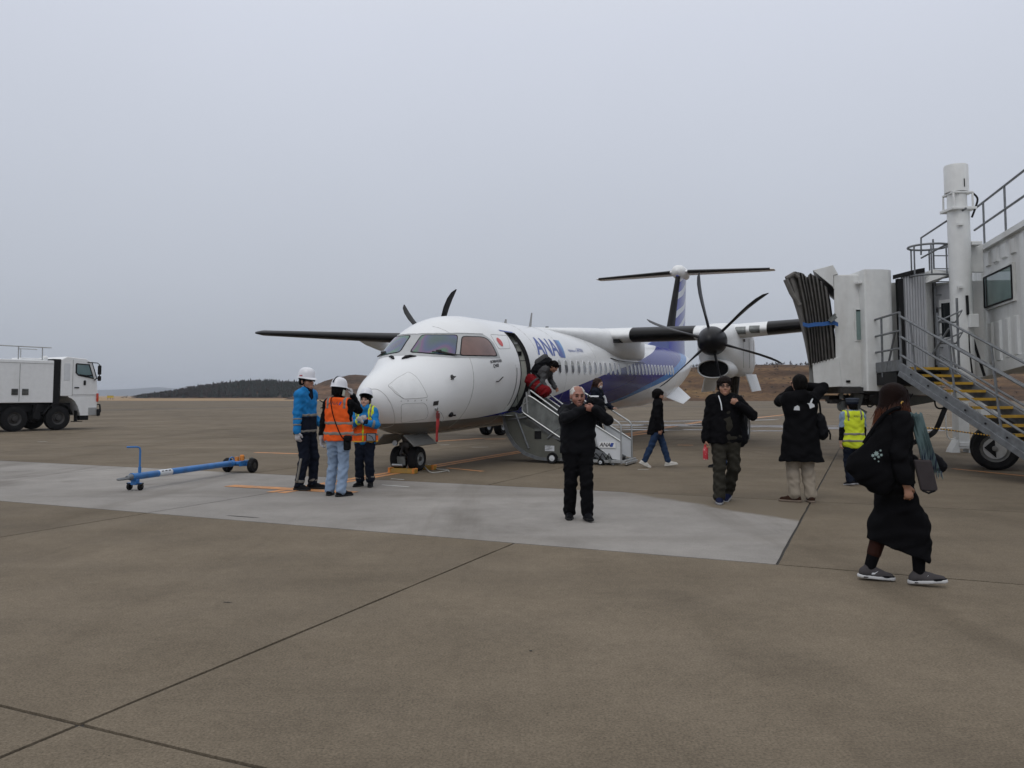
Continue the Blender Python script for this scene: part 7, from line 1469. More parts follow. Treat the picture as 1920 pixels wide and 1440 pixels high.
garment('trousers', F.torso(.012)[:2] + F.legs(.026, 1.12, .97, .02), r, M['blk'], cuts=[hs((0, 0, .95), (0, 0, 1))], folds=(.007, 32, .9))
garment('jacket', T + hem + F.arms(.034) + [rc(F.J['neck'] + V(0, .01, -.04), F.J['neck'] + V(0, -.012, .035), .090, .080, .03)], r, M['blk2'], folds=(.008, 28, 1.9), cuts=[hs((0, 0, .80), (0, 0, -1))])
hair_short(F, r, M['hair_white'], -.05, .115, .0, 2.0, bald=1)
b = MB(); b.tube([F.hp_((.062, -.03, -.06)), F.hp_((.078, -.01, -.10)), F.hp_((.07, -.03, -.15))], .006, 6); b.tube([F.hp_((-.068, -.03, -.06)), F.hp_((-.075, -.02, -.11))], .006, 6); b.build('earphone_cord', mats('white_cord', (.5, .5, .47)), r)
bg = skin('shoulder_bag', [rc((.15, -.155, 1.43), (.25, -.13, 1.40), .065, .065, .03, ((0, 1, 0), 1.5)), rc((.18, -.15, 1.34), (.26, -.12, 1.33), .06, .07, .03, ((0, 1, 0), 1.5))], .009, M['blk2'], r, 0, (.006, 50, 2)); b = MB(); b.box((.185, -.165, 1.492), (.10, .03, .010), rx=.3); b.build('bag_zip', M['sign'], bg, smooth=False)

# 5 woman on the stair
p_ = axis_pt(5.15 + .41, 2.93); r = person('woman with brown hair in black coming down the boarding stair with a white mask', 0, 0, R(62), loc=(p_.x, p_.y, 0), z=.30)
F = Fig(1.58, 1.0, lean=.12, head_yaw=R(-6), head_pitch=R(16), sex='f'); k = F.k
F.arm('L', (.33, -.30, 1.00), (.7, .6, -.4), (.2, -1, -.1), (0, -.1, -1), (-1, 0, 0), .4); hang(F, 'R', .24, -.08, .84); F.leg('L', (.08, -.16, -.02), fdir=(0, -1, -.1)); F.leg('R', (-.08, .12, .12), fdir=(0, -1, -.2))
body = F.body(M['skin_c'], r); F.face(body, lips=False); F.shoes(M['blk2'], r)
T = F.torso(.024); garment('trousers', F.torso(.012)[:2] + F.legs(.022, 1.0, .97, .012), r, M['blk'], cuts=[hs((0, 0, .95), (0, 0, 1))]); garment('coat', T + F.arms(.028) + [rc((0, 0, .72), (0, 0, 1.1), .165, .125, .06, ((0, 1, 0), 1.15)), rc(F.J['neck'] + V(0, .03, -.03), F.J['neck'] + V(0, .06, .02), .09, .08, .03)], r, M['navy'], folds=(.007, 30, 2.2), cuts=[hs((0, 0, .62), (0, 0, -1))])
dn = F.hm() @ V(0, 0, 1)
skin('hair', [el(F.hp_((0, .018, .032)), V(.088, .106, .100)*k, .02, F.hm()), rc(F.hp_((0, .06, .02)), F.hp_((0, .085, -.17)), .078, .06, .04), rc(F.hp_((.07, .0, .0)), F.hp_((.075, -.005, -.18)), .035, .028, .03), rc(F.hp_((-.07, .0, .0)), F.hp_((-.075, -.005, -.18)), .035, .028, .03), el(F.hp_((0, -.125, -.04)), V(.058, .08, .105)*k, .01, F.hm(), 's')], .007, M['hair_brown'], r, 0, (.004, 120, .5))
skin('face_mask', [el(F.hp_((0, -.072, -.050)), V(.054, .040, .046)*k, .02, F.hm())], .006, mats('mask_white', (.55, .55, .55)), r)
b = MB(); b.box((-.20, .05, .88), (.10, .26, .30)); b.build('handbag', M['blk2'], r, bevel=.03); b = MB(); b.tube(smooth_path([(-.2, -.04, 1.02), (-.19, .0, 1.28), (-.17, .02, 1.33), (-.19, .08, 1.2), (-.2, .12, 1.02)]), .01, 6); b.build('bag_strap', M['blk2'], r)
b = MB(); b.tube([(.05, -.19, 1.20), (.07, -.22, 1.14), (.10, -.22, 1.04)], [.03, .022, .035], 8); b.build('scarf_end', M['sign'], r)

# 6 stooping passenger at the top of the stair
p_ = axis_pt(5.15 + .42, 1.46); r = person('stooping passenger in grey at the top of the stair with a black backpack', 0, 0, R(66), loc=(p_.x, p_.y, 0), z=.93)
F = Fig(1.62, 1.05, lean=1.0, head_pitch=R(40), head_off=(0, -.05, -.05)); k = F.k
F.J['chest'] = F.J['pel'] + V(0, -.26, .25)*k
F.__dict__['J'].update({}); up = nrm(F.J['chest'] - F.J['pel']); 
for sd, sx in (('L', 1), ('R', -1)): F.J['sh'+sd] = F.J['chest'] + V(sx*.17, 0, 0)*k + up*.11*k
F.J['neck'] = F.J['chest'] + up*.17*k; F.J['head'] = F.J['neck'] + V(0, -.13, .03)*k
F.arm('R', (-.20, -.40, .72), (-.4, .6, 0), (0, -.2, -1), (1, 0, 0), (0, -1, 0), .6); F.arm('L', (.24, -.45, .80), (.6, .4, -.4), (0, -.6, -.8), (-1, 0, 0), (0, -.8, .5), .5); F.leg('R', (-.09, .02, .085)); F.leg('L', (.09, -.05, .085))
body = F.body(M['skin_a'], r); F.shoes(M['blk2'], r)
gj = cloth('grey_marl', (.07, .07, .072)); T = F.torso(.026)
garment('trousers', F.torso(.012)[:2] + F.legs(.024), r, M['blk'], cuts=[hs((0, 0, .98), (0, 0, 1))]); garment('hooded_jacket', T + F.arms(.03), r, gj, folds=(.008, 32, 1.2)); hair_short(F, r, M['hair'], -.07, .04)
bp = empty('backpack', (0, 0, 0), label='black and grey backpack on the back of the stooping passenger', cat='backpack'); bp.location = (p_.x, p_.y, .93); bp.rotation_euler = (0, 0, R(66))
c = F.J['chest'] + V(0, .06, .14); skin('bag', [rc(c + V(0, -.12, .10), c + V(0, .10, -.10), .14, .15, .05, ((1, 0, 0), .85)), rc(c + V(0, -.06, .16), c + V(0, .07, .05), .10, .10, .05)], .012, M['blk2'], bp, 0, (.008, 30, 3)); skin('pocket', [rc(c + V(-.05, -.10, .20), c + V(-.05, .06, .10), .09, .09, .03)], .012, gj, bp, 0, (.006, 40, 2)); 
b = MB(); b.tube(smooth_path([Vector(c) + Vector(q) for q in ((-.1, -.1, .16), (-.13, -.16, .02), (-.13, -.1, -.12), (-.1, .05, -.16))]), .02, 6); b.build('strap', gj, bp)
rb_ = empty('travel_bag', (p_.x, p_.y, .93), rz=R(66), label='red travel bag with grey bands carried low at the top of the stair', cat='bag')
redm = cloth('red_nylon', (.15, .008, .011), .7, .1, 50); skin('bag', [rc((-.22, -.02, .92), (-.20, -.30, .66), .15, .13, .06), rc((-.2, -.1, .82), (-.2, -.38, .68), .11, .12, .05)], .012, redm, rb_, 0, (.010, 28, 2.0))
for t_ in (.25, .62): q = V(-.22, -.02, .92)*(1-t_) + V(-.20, -.32, .67)*t_; ring('bag_band', q + V(0, .018, .017), q + V(0, -.018, -.017), .166 - .02*t_, .164 - .02*t_, gj, rb_, .011)
b = MB(); b.tube(smooth_path([(-.22, .0, 1.02), (-.22, -.12, 1.08), (-.21, -.28, .92)]), .018, 6); b.build('handle', M['blk2'], rb_)

# 7 youth walking right
r = person('young man in a short black coat and jeans walking right in white sneakers', 1233, 876, R(88))
F = Fig(1.62, .98, lean=.04, head_pitch=R(2)); k = F.k
hang(F, 'R', .20, -.02, .86); hang(F, 'L', .20, .04, .84); F.leg('R', (-.06, .30, .13), hint=(0, -1, 0), fdir=(0, -.85, -.42)); F.leg('L', (.06, -.25, .095), fdir=(0, -1, .12))
body = F.body(M['skin_a'], r); F.face(body); F.shoes(mats('sneaker_white', (.48, .46, .42), .6), r, mats('sole_white', (.52, .50, .46)))
garment('jeans', F.torso(.012)[:2] + F.legs(.018, 1.02, .95, .012), r, M['denim'], cuts=[hs((0, 0, .95), (0, 0, 1))], folds=(.006, 34, 1.0))
garment('coat', F.torso(.026) + F.arms(.030) + [rc((0, .03, .72), (0, 0, 1.12), .185, .125, .06, ((1, 0, 0), 1.15)), rc(F.J['neck'] + V(0, .01, -.03), F.J['neck'] + V(0, -.015, .055), .088, .082, .03)], r, M['blk'], folds=(.006, 26, 2.1), cuts=[hs((0, .0, .70), (0, -.12, -1))])
hair_short(F, r, M['hair'], -.085, .040, .020, 1.7)

# 8 man with glasses
r = person('young man with glasses, open black jacket and olive trousers walking to the camera', 1362, 942, R(-6))
F = Fig(1.75, 1.06, head_yaw=R(-4), head_pitch=R(2)); k = F.k
hang(F, 'R', .29, -.06, .83, .8); F.arm('L', (.15, -.19, 1.33), (1, .1, -.8), (-.75, -.25, .55), (.1, 1, 0), (-.3, -.2, 1), 1.0); F.leg('R', (-.11, -.10, .085), fdir=(-.12, -1, 0)); F.leg('L', (.06, .22, .13), hint=(.45, -1, 0), fdir=(-.35, -.85, -.35))
body = F.body(M['skin_a'], r); F.face(body); F.shoes(cloth('navy_mesh_shoe', (.011, .014, .040)), r, mats('sole_grey', (.25, .25, .26)))
garment('trousers', F.torso(.014)[:2] + F.legs(.028, 1.12, .96, .024), r, M['olive'], cuts=[hs((0, 0, 1.0), (0, 0, 1))], folds=(.010, 30, 3.3))
garment('shirt', F.torso(.020, .05) + [rc((-.05, -.01, .86), (.05, -.01, 1.2), .135, .13, .06, ((0, 1, 0), 1.1)), rc(F.J['neck'] + V(0, 0, -.04), F.J['neck'] + V(0, -.01, .01), .07, .066, .02)], r, M['olive'], folds=(.005, 34, 2), cuts=[hs((0, 0, .84), (0, 0, -1))])
garment('jacket', F.torso(.034, .05) + F.arms(.034) + [rc((-.08, .0, .86), (.08, .0, 1.2), .165, .15, .06, ((0, 1, 0), 1.05)), rc((.05, -.205, .7), (.02, -.20, 1.52), .082, .062, .02, None, 's')], r, M['blk'], folds=(.008, 28, 1.4), cuts=[hs((0, 0, .83), (0, 0, -1))])
hair_short(F, r, cloth('soft_black_hair', (.012, .008, .007), .5, .3, 90), -.075, .056, .018, 2.5)
b = MB()
for sx in (1, -1): b.tube([F.hp_((sx*.034 + .024*math.cos(a), -.107, .008 + .017*math.sin(a))) for a in np.linspace(0, 6.2832, 17)], .0028, 6); b.tube([F.hp_((sx*.058, -.105, .012)), F.hp_((sx*.078, .0, .010))], .0028, 6)
b.tube([F.hp_((-.010, -.108, .010)), F.hp_((.010, -.108, .010))], .0028, 6); b.build('spectacles', M['darkmetal'], r)
b = MB(); b.tube(smooth_path([(-.10, -.10, 1.50), (-.085, -.20, 1.40), (-.075, -.215, 1.30)]), .008, 6); b.build('jacket_trim', M['sign'], r)
bk = empty('backpack', r.location, rz=R(-6), label='dark rucksack hanging behind the left arm of the man with glasses', cat='backpack'); skin('bag', [rc((.16, .14, 1.22), (.20, .12, .90), .13, .14, .05, ((0, 1, 0), 1.2))], .012, M['blk2'], bk, 0, (.006, 34, 1)); b = MB(); b.tube([(.32, .03, 1.2), (.345, .02, 1.05), (.34, .03, .88)], .007, 6); b.build('zip', M['grey'], bk); b = MB(); b.tube(smooth_path([(.15, .05, 1.50), (.10, -.12, 1.47), (.09, -.20, 1.38)]), .02, 6); b.build('strap', M['blk2'], bk)
W = Vector(F.J['wrR']); wl = r.matrix_basis @ (W + Vector((.0, -.035, -.09))); bt = empty('drink_bottle', (wl.x, wl.y, wl.z - .20), label='red speckled bottle hanging from the hand of the man with glasses', cat='bottle')
def speck():
    m = mat('red_speckled_print', (.42, .03, .04), .4); t = m.node_tree; tc = t.nodes.new('ShaderNodeTexCoord'); vo = t.nodes.new('ShaderNodeTexVoronoi'); vo.inputs['Scale'].default_value = 34; t.links.new(tc.outputs['Object'], vo.inputs['Vector']); lt = t.nodes.new('ShaderNodeMath'); lt.operation = 'LESS_THAN'; lt.inputs[1].default_value = .28; t.links.new(vo.outputs['Distance'], lt.inputs[0]); k_ = t.nodes.new('ShaderNodeMix'); k_.data_type = 'RGBA'; k_.inputs[6].default_value = (.40, .02, .03, 1); k_.inputs[7].default_value = (.5, .35, .33, 1); t.links.new(lt.outputs[0], k_.inputs[0]); t.links.new(k_.outputs[2], t.nodes['Principled BSDF'].inputs['Base Color']); return m
b = MB(); b.lathe([(.02, .0), (.034, .005), (.036, .02), (.036, .15), (.025, .17), (.018, .18)], (0, 0, 0), (0, 0, 1), 18); b.build('sleeve', speck(), bt); b = MB(); b.lathe([(.019, .18), (.019, .215)], (0, 0, 0), (0, 0, 1), 14); b.build('cap', M['red'], bt)

# 9 passenger hidden behind him, walking left
r = person('passenger in jeans almost hidden behind the man with glasses', 1353, 876, R(-88))
F = Fig(1.58, .95); hang(F, 'R', .17); hang(F, 'L', .17); F.leg('L', (.05, -.12, .085)); F.leg('R', (-.05, .10, .10), fdir=(0, -1, -.15))
F.body(M['skin_a'], r, .009); F.shoes(M['blk2'], r); garment('jeans', F.torso(.012)[:2] + F.legs(.018), r, M['denim'], cuts=[hs((0, 0, .95), (0, 0, 1))]); garment('coat', F.torso(.022) + F.arms(.026), r, M['blk'], cuts=[hs((0, 0, .80), (0, 0, -1))]); hair_short(F, r, M['hair'])

# 10 long coat, taking a photo
r = person('person in a long black coat and beige trousers seen from behind raising a phone', 1504, 941, R(182))
F = Fig(1.79, 1.1, head_pitch=R(-4)); k = F.k
F.arm('R', (-.135, -.16, 1.55), (-1, .1, .05), (.2, -.25, 1), (.6, -.7, 0), (.7, .3, .4), .6); F.arm('L', (.0, -.27, 1.52), (.75, -.5, -.8), (-.25, -.1, 1), (-.6, -.7, 0), (-.7, .3, .4), .6); F.leg('R', (-.105, .04, .085), fdir=(-.2, -1, 0)); F.leg('L', (.10, -.0, .085), fdir=(.85, -.45, 0))
body = F.body(M['skin_a'], r); F.shoes(cloth('brown_suede', (.032, .016, .011)), r, mats('sole_tan', (.16, .12, .09)))
garment('trousers', F.torso(.014)[:2] + F.legs(.034, 1.15, .96, .014), r, M['khaki'], cuts=[hs((0, 0, 1.0), (0, 0, 1))], folds=(.007, 26, 2.6))
CT = F.torso(.032) + [rc((-.15, .0, .56), (-.06, .0, 1.2), .165, .13, .08, ((0, 1, 0), 1.1)), rc((.15, 0, .56), (.06, 0, 1.2), .165, .13, .08, ((0, 1, 0), 1.1)), rc((0, .02, .6), (0, .0, 1.2), .16, .13, .08)]
garment('coat', CT + F.arms(.036, end=.95) + [rc(F.J['neck'] + V(0, .05, -.05), F.J['neck'] + V(0, .06, .01), .10, .09, .04)], r, M['blk'], folds=(.009, 20, 1.1), cuts=[hs((0, 0, .57), (0, 0, -1))])
skin('hair', [el(F.hp_((0, .02, .030)), V(.098, .115, .108)*k, .02, F.hm()), el(F.hp_((0, .04, -.03)), V(.088, .085, .075)*k, .03, F.hm()), el(F.hp_((0, -.14, -.03)), V(.06, .085, .10)*k, .01, F.hm(), 's')], .006, M['hair'], r, 0, (.002, 150, 1))
bm_ = M['sign']
b = MB(); b.prism([(.165, .185, 1.30), (.085, .196, 1.295), (.09, .200, 1.345), (.115, .200, 1.365), (.135, .197, 1.355), (.155, .19, 1.345)], (0, .006, 0)); b.build('back_print', bm_, r, smooth=False)
b = MB(); b.prism([(-.06, .20, 1.32), (-.13, .19, 1.345), (-.125, .19, 1.375), (-.085, .197, 1.40), (-.055, .20, 1.395), (-.02, .20, 1.395), (-.045, .2, 1.375)], (0, .006, 0)); b.prism([(-.055, .205, 1.395), (-.085, .202, 1.40), (-.108, .196, 1.46), (-.095, .196, 1.462), (-.07, .20, 1.425)], (0, .006, 0)); b.build('back_print', bm_, r, smooth=False)
pw = r.matrix_basis @ Vector((-.06, -.29, 1.66)); ph = empty('mobile_phone', pw, rz=R(182), label='dark phone held up in front of the face by the person in the long coat', cat='phone'); b = MB(); b.box((0, 0, 0), (.15, .009, .075)); b.build('case', M['black'], ph, smooth=False, bevel=.004)
sb_ = empty('shoulder_bag', r.location, rz=R(182), label='small black bag at the right hip of the person in the long coat', cat='bag'); skin('bag', [rc((-.27, .02, 1.16), (-.30, .02, .98), .10, .11, .05, ((1, 0, 0), 1.3))], .012, M['blk2'], sb_, 0, (.006, 40, 1)); b = MB(); b.tube([(-.36, .1, 1.02), (-.385, .1, .95), (-.38, .1, .88)], .012, 6); b.tube(smooth_path([(-.27, .06, 1.22), (-.2, .17, 1.42), (-.1, .16, 1.52)]), .014, 6); b.build('strap', M['blk2'], sb_)

# 11 ground staff in yellow vest
r = person('small worker in yellow reflective vest and grey cap walking away under the bridge', 1602, 910, R(178))
F = Fig(1.43, 1.08); k = F.k
hang(F, 'L', .265, .03, .78); hang(F, 'R', .255, -.10, .82); F.leg('L', (.10, .08, .10), fdir=(.35, -.9, -.15)); F.leg('R', (-.09, -.16, .085))
body = F.body(M['skin_c'], r); F.shoes(M['blk2'], r, mats('sole_grey', (.25, .25, .26)))
garment('trousers', F.torso(.012)[:2] + F.legs(.028, 1.1, .96, .02), r, M['navy'], cuts=[hs((0, 0, .85), (0, 0, 1))]); garment('undershirt', F.torso(.014) + F.arms(.016), r, M['blk'], cuts=[hs((0, 0, .75), (0, 0, -1))])
garment('shirt', F.torso(.018) + [q for q in F.arms(.026, end=.25)] + [rc(F.J['neck'] + V(0, .01, -.03), F.J['neck'] + V(0, .005, .02), .07, .062, .02)], r, cloth('pale_blue_shirt', (.20, .27, .37)), cuts=[hs((0, 0, .78), (0, 0, -1)), hs((0, 0, .97), (0, 0, -1))])
VT = F.torso(.026) + [rc((-.06, 0, .66), (.06, 0, 1.0), .135, .115, .06, ((0, 1, 0), 1.2))]; cutv = [hs((.175, 0, 1.0), (1, 0, .1)), hs((-.175, 0, 1.0), (-1, 0, .1))]
garment('vest', VT, r, M['hivis_y'], inf=.01, folds=(.006, 30, 2.0), cuts=[hs((0, 0, .62), (0, 0, -1)), hs((0, 0, 1.25), (0, 0, 1))] + cutv)
for z in (.745, .86): band('reflective_band', VT, z - .018, z + .018, r, M['refl'], .016, (.006, 30, 2.0))
for sx in (-1, 1): band('shoulder_band', VT, 1.08, 1.30, r, M['refl'], .016, (.006, 30, 2.0), [hs((sx*.09, 0, 0), (-sx, 0, 0)), hs((sx*.125, 0, 0), (sx, 0, 0))])
ptext('ANA', .05, (-.005, .158, 1.155), (-1, 0, 0), (0, -.1, 1), M['darkink'], r, shear=.25)
b = MB(); b.prism([(-.065, .156, 1.14), (-.082, .156, 1.14), (-.10, .153, 1.172), (-.083, .153, 1.172)], (0, .002, 0)); b.build('emblem', M['darkink'], r, smooth=False)
hair_short(F, r, M['hair'], -.09, .03, .008); b = MB(); c = Vector(F.hp_((0, .012, .035))); b.loft([[c + Vector((r_*.092*math.cos(a), r_*.108*math.sin(a), z)) for a in np.linspace(0, 6.2832, 25)[:-1]] for r_, z in ((1.0, 0), (1.04, .04), (1.18, .085), (1.12, .095), (.4, .10))]); cp = b.build('cap', cloth('grey_cap', (.055, .065, .085)), r); b = MB(); b.loft([[c + Vector((r_*.094*math.cos(a), r_*.110*math.sin(a), z)) for a in np.linspace(0, 6.2832, 25)[:-1]] for r_, z in ((1.0, -.004), (1.03, .03))], caps=False); b.build('cap_band', M['navy'], cp); b = MB(); b.prism([c + Vector((.07*math.cos(a), -.10 - .06*math.sin(a), .0)) for a in np.linspace(0, 3.1416, 10)], (0, 0, .006)); b.build('peak', M['black'], cp)

# 12 woman in the foreground
r = person('woman with long reddish-brown hair in black walking right in the foreground with a tote bag', 0, 0, R(82), loc=(3.10, 6.53, 0))
F = Fig(1.58, 1.0, lean=.05, head_yaw=R(30), head_pitch=R(8), sex='f'); k = F.k
F.arm('R', (-.235, -.02, .865), (-.2, 1, 0), (.05, -.25, -1), (1, -.1, 0), (.1, -1, -.2), .5); F.arm('L', (.16, -.20, 1.02), (.6, .7, -.2), (-.3, -.8, -.3), (-1, 0, 0), (0, -.2, 1), .8)
F.leg('R', (-.09, -.150, .105), fdir=(-.25, -1, .10)); F.leg('L', (.07, .205, .10), fdir=(-.12, -1, -.06))
body = F.body(M['skin_a'], r, .0065); F.face(body)
sm1 = cloth('grey_shoe_mesh', (.065, .060, .062)); smw = mats('shoe_white_sole', (.50, .50, .50)); F.shoes(sm1, r, smw, big=1.08)
for q in 'LR':
    A, f = F.J['an'+q], F.feet[q]; up = nrm(V(0, 0, 1) - f*f[2]); sl = A - up*.085*k; la = nrm(np.cross(up, f)); nm = -la if la[0] > 0 else la
    skin('toe_guard', [rc(sl - f*.04*k + up*.026*k, sl + f*.13*k + up*.026*k, .048*k, .046*k, .02), rc(sl + f*.13*k + up*.026*k, sl + f*.175*k + up*.024*k, .044*k, .033*k, .02), hs(sl + up*.022*k, -up), hs(sl + up*.040*k, up)], .006, M['blk2'], r)
    o0 = Vector(sl + up*.052*k + V(-.0475, 0, 0)*k); fv, uv = Vector(f), Vector(up)      # the pale curved tick on the side of each shoe
    b = MB(); b.add([o0 + fv*x + uv*z + Vector((dx, 0, 0)) for x, z, dx in ((.055, .022, .0), (.03, .006, -.002), (.012, .004, -.001), (-.045, .022, .006), (.008, -.010, -.002), (.028, -.006, -.003))], [(0, 1, 5), (1, 2, 4, 5), (2, 3, 4)]); o = b.build('side_mark', M['sign'], r, smooth=False); o.modifiers.new('t', 'SOLIDIFY').thickness = .004
    b = MB(); b.box(Vector(sl + up*.014*k - f*.03*k + V(-.049, 0, 0)*k), (.006, .05, .008)); b.build('sole_window', M['blk2'], r, smooth=False)
    b = MB()
    for t_ in (.035, .055, .075, .095): c = Vector(sl + f*t_*k + up*(.085 - .35*(t_ - .03))*k); b.tube([c - Vector(la)*.022, c + uv*.006, c + Vector(la)*.022], .0035, 5)
    tag(b.build('laces', M['sign'], r), kind='stuff')
    K = F.J['kn'+q]; skin('sock', [rc(A + (K-A)*.0, A + (K-A)*.42, .043, .052, .02)], .008, M['blk'], r)
tg = cloth('sheer_tights', (.028, .011, .008), .7); K, A = F.J['knL'], F.J['anL']; skin('tights', [rc(K, A + (K-A)*.36, .066, .055, .02)], .008, tg, r)
# long skirt, open at the back slit
sk_ = F.torso(.016)[:2] + [rc(F.J['hipL'], F.J['knL'], .105, .082, .06), rc(F.J['hipR'], F.J['knR'], .100, .074, .06), rc((F.J['hipL']+F.J['hipR'])/2, (F.J['knL']+F.J['knR'])/2, .11, .09, .08), rc((F.J['knL']+F.J['knR'])/2, (F.J['anL']*.5+F.J['knL']*.5 + F.J['anR']*.55+F.J['knR']*.45)/2 + V(0, -.03, 0), .11, .10, .06), rc((0, .01, .80), (0, -.03, .30), .120, .135, .06, ((1, 0, 0), 1.25)), rc(F.J['knL'] + V(0, .0, .02), F.J['anL']*.55 + F.J['knL']*.45 + V(0, .0, .0), .09, .085, .06), rc(F.J['knR'] + V(0, 0, .02), F.J['anR']*.62 + F.J['knR']*.38 + V(0, -.0, 0),   .085, .092, .06), rc((-.23, .145, .0), (-.20, .12, .42), .075, .03, .02, None, 's')]
garment('skirt', sk_, r, M['blk'], res=.009, folds=(.009, 22, 1.9), cuts=[hs((0, 0, .95), (0, 0, 1)), hs((0, 0, .265), (0, .35, -1))])
CT = F.torso(.034) + F.arms(.042, end=.97) + [rc((0, .01, .84), (0, 0, 1.1), .165, .13, .06, ((1, 0, 0), 1.1)), rc(F.J['neck'] + V(0, .02, -.05), F.J['neck'] + V(0, .02, .015), .10, .09, .04)]
garment('coat', CT, r, M['blk'], res=.008, folds=(.009, 26, 1.0), cuts=[hs((0, 0, .80), (0, 0, -1))])
# long hair: cap of hair and many locks falling over both shoulders
hp = [el(F.hp_((0, .018, .034)), V(.090, .108, .102)*k, .02, F.hm()), rc(F.hp_((0, .07, .03)), F.hp_((0, .105, -.20)), .085, .070, .05), el(F.hp_((0, -.13, -.04)), V(.055, .075, .10)*k, .01, F.hm(), 's')]
hr_ = skin('hair', hp, .006, cloth('dark_red_brown_hair', (.010, .0045, .0035), .6, .4, 90), r)
def hairmat():
    m = D.materials.new('reddish_brown_locks'); m.use_nodes = True; t = m.node_tree; b_ = t.nodes['Principled BSDF']; b_.inputs['Roughness'].default_value = .5; b_.inputs['Specular IOR Level'].default_value = .12; tc = t.nodes.new('ShaderNodeTexCoord'); sp = t.nodes.new('ShaderNodeSeparateXYZ'); t.links.new(tc.outputs['Object'], sp.inputs[0])
    mr = t.nodes.new('ShaderNodeMapRange'); mr.inputs[1].default_value = 1.46; mr.inputs[2].default_value = 1.22; t.links.new(sp.outputs['Z'], mr.inputs[0]); rp = t.nodes.new('ShaderNodeValToRGB'); rp.color_ramp.elements[0].color = (.010, .004, .0035, 1); rp.color_ramp.elements[1].color = (.16, .05, .02, 1); t.links.new(mr.outputs[0], rp.inputs[0])
    ns = t.nodes.new('ShaderNodeTexNoise'); ns.inputs['Scale'].default_value = 45; t.links.new(tc.outputs['Object'], ns.inputs['Vector']); m2 = t.nodes.new('ShaderNodeMapRange'); m2.inputs[3].default_value = .4; m2.inputs[4].default_value = 1.5; t.links.new(ns.outputs['Fac'], m2.inputs[0]); mx = t.nodes.new('ShaderNodeMix'); mx.data_type = 'RGBA'; mx.blend_type = 'MULTIPLY'; mx.inputs[0].default_value = 1; t.links.new(rp.outputs[0], mx.inputs[6]); t.links.new(m2.outputs[0], mx.inputs[7]); t.links.new(mx.outputs[2], b_.inputs['Base Color']); return m
rr = random.Random(21); b = MB(); hm = F.hm()
for i in range(760):
    a = rr.uniform(-2.55, 2.55); el_ = rr.uniform(.15, 1.52); R0 = 1.0
    p0 = V(.091*math.sin(a)*math.cos(el_), .018 + .109*math.cos(a)*math.cos(el_), .034 + .103*math.sin(el_)); p1 = V(.098*math.sin(a), .022 + .118*math.cos(a), -.02); fl = rr.uniform(.8, 1.25); L_ = rr.uniform(.17, .37)
    if abs(a) > 1.9: L_ *= 1.1
    p2 = V(.108*math.sin(a)*fl, .03 + .128*math.cos(a)*fl, -.02 - L_*.55); p3 = V(.112*math.sin(a)*fl + rr.uniform(-.02, .02), .035 + .135*math.cos(a)*fl + rr.uniform(-.02, .02), -.02 - L_)
    tw = rr.uniform(0, 6); pts = smooth_path([Vector(F.J['head'] + hm @ (q*k)) for q in (p0, p1, p2, p3)], 5); n_ = len(pts); w0 = rr.uniform(.0018, .0046)
    pts = [p + Vector((.004*math.sin(tw + 6*j/n_), .004*math.cos(tw + 5*j/n_), 0)) for j, p in enumerate(pts)]; b.tube(pts, [w0*(.6 + .6*math.sin(math.pi*min(1, j/n_*1.15 + .05)))*(1 if j < n_*.7 else max(.12, 1 - (j/n_ - .7)/.3)) for j in range(n_)], 5)
tag(b.build('hair_locks', hairmat(), r), kind='stuff')
b = MB(); b.tube([F.hp_((-.094, .045 + .012*math.cos(a), -.045 + .022*math.sin(a))) for a in np.linspace(0, 6.2832, 15)], .006, 8); b.build('earring', mat('gold_ring', (.55, .33, .08), .3, .9), r)
# scarf end hanging in front
scm = mat('teal_scarf_stripes', (.16, .24, .25), .9, bump=.2, bscale=90); t = scm.node_tree; tc = t.nodes.new('ShaderNodeTexCoord'); sp = t.nodes.new('ShaderNodeSeparateXYZ'); t.links.new(tc.outputs['Object'], sp.inputs[0]); wv = t.nodes.new('ShaderNodeTexWave'); wv.bands_direction = 'Y'; wv.inputs['Scale'].default_value = 16; wv.inputs['Distortion'].default_value = 1.5; t.links.new(tc.outputs['Object'], wv.inputs['Vector'])
mr = t.nodes.new('ShaderNodeMapRange'); mr.inputs[1].default_value = 1.12; mr.inputs[2].default_value = 1.0; t.links.new(sp.outputs['Z'], mr.inputs[0]); rp = t.nodes.new('ShaderNodeValToRGB'); rp.color_ramp.elements[0].color = (.02, .025, .07, 1); rp.color_ramp.elements[1].color = (.15, .21, .22, 1); rp.color_ramp.elements[1].position = .55; t.links.new(wv.outputs['Fac'], rp.inputs[0]); mx = t.nodes.new('ShaderNodeMix'); mx.data_type = 'RGBA'; mx.inputs[6].default_value = (.085, .135, .14, 1); t.links.new(mr.outputs[0], mx.inputs[0]); t.links.new(rp.outputs[0], mx.inputs[7]); t.links.new(mx.outputs[2], t.nodes['Principled BSDF'].inputs['Base Color'])
b = MB(); rgs = []
for j in range(16):
    f = j/15; z = 1.36 - .46*f; y0 = -.14 - .11*f; wd = .045 + .02*f
    rgs.append([Vector((-.13 + .05*math.sin(q*3 + f*2)*.4, y0 + wd*(q/4 - 1), z + .01*math.sin(q*2))) for q in range(9)])
b.loft(rgs, closed=False, caps=False); o = b.build('scarf', scm, r); o.modifiers.new('t', 'SOLIDIFY').thickness = .012
b = MB()
for q in range(14): b.tube([Vector((-.13, -.25 - .065 + .009*q + .0, .905)), Vector((-.13 + rr.uniform(-.01, .01), -.325 + .0095*q + rr.uniform(-.006, .006), .86 - rr.uniform(0, .02)))], [.004, .002], 5)
tag(b.build('scarf_fringe', scm, r), kind='stuff')
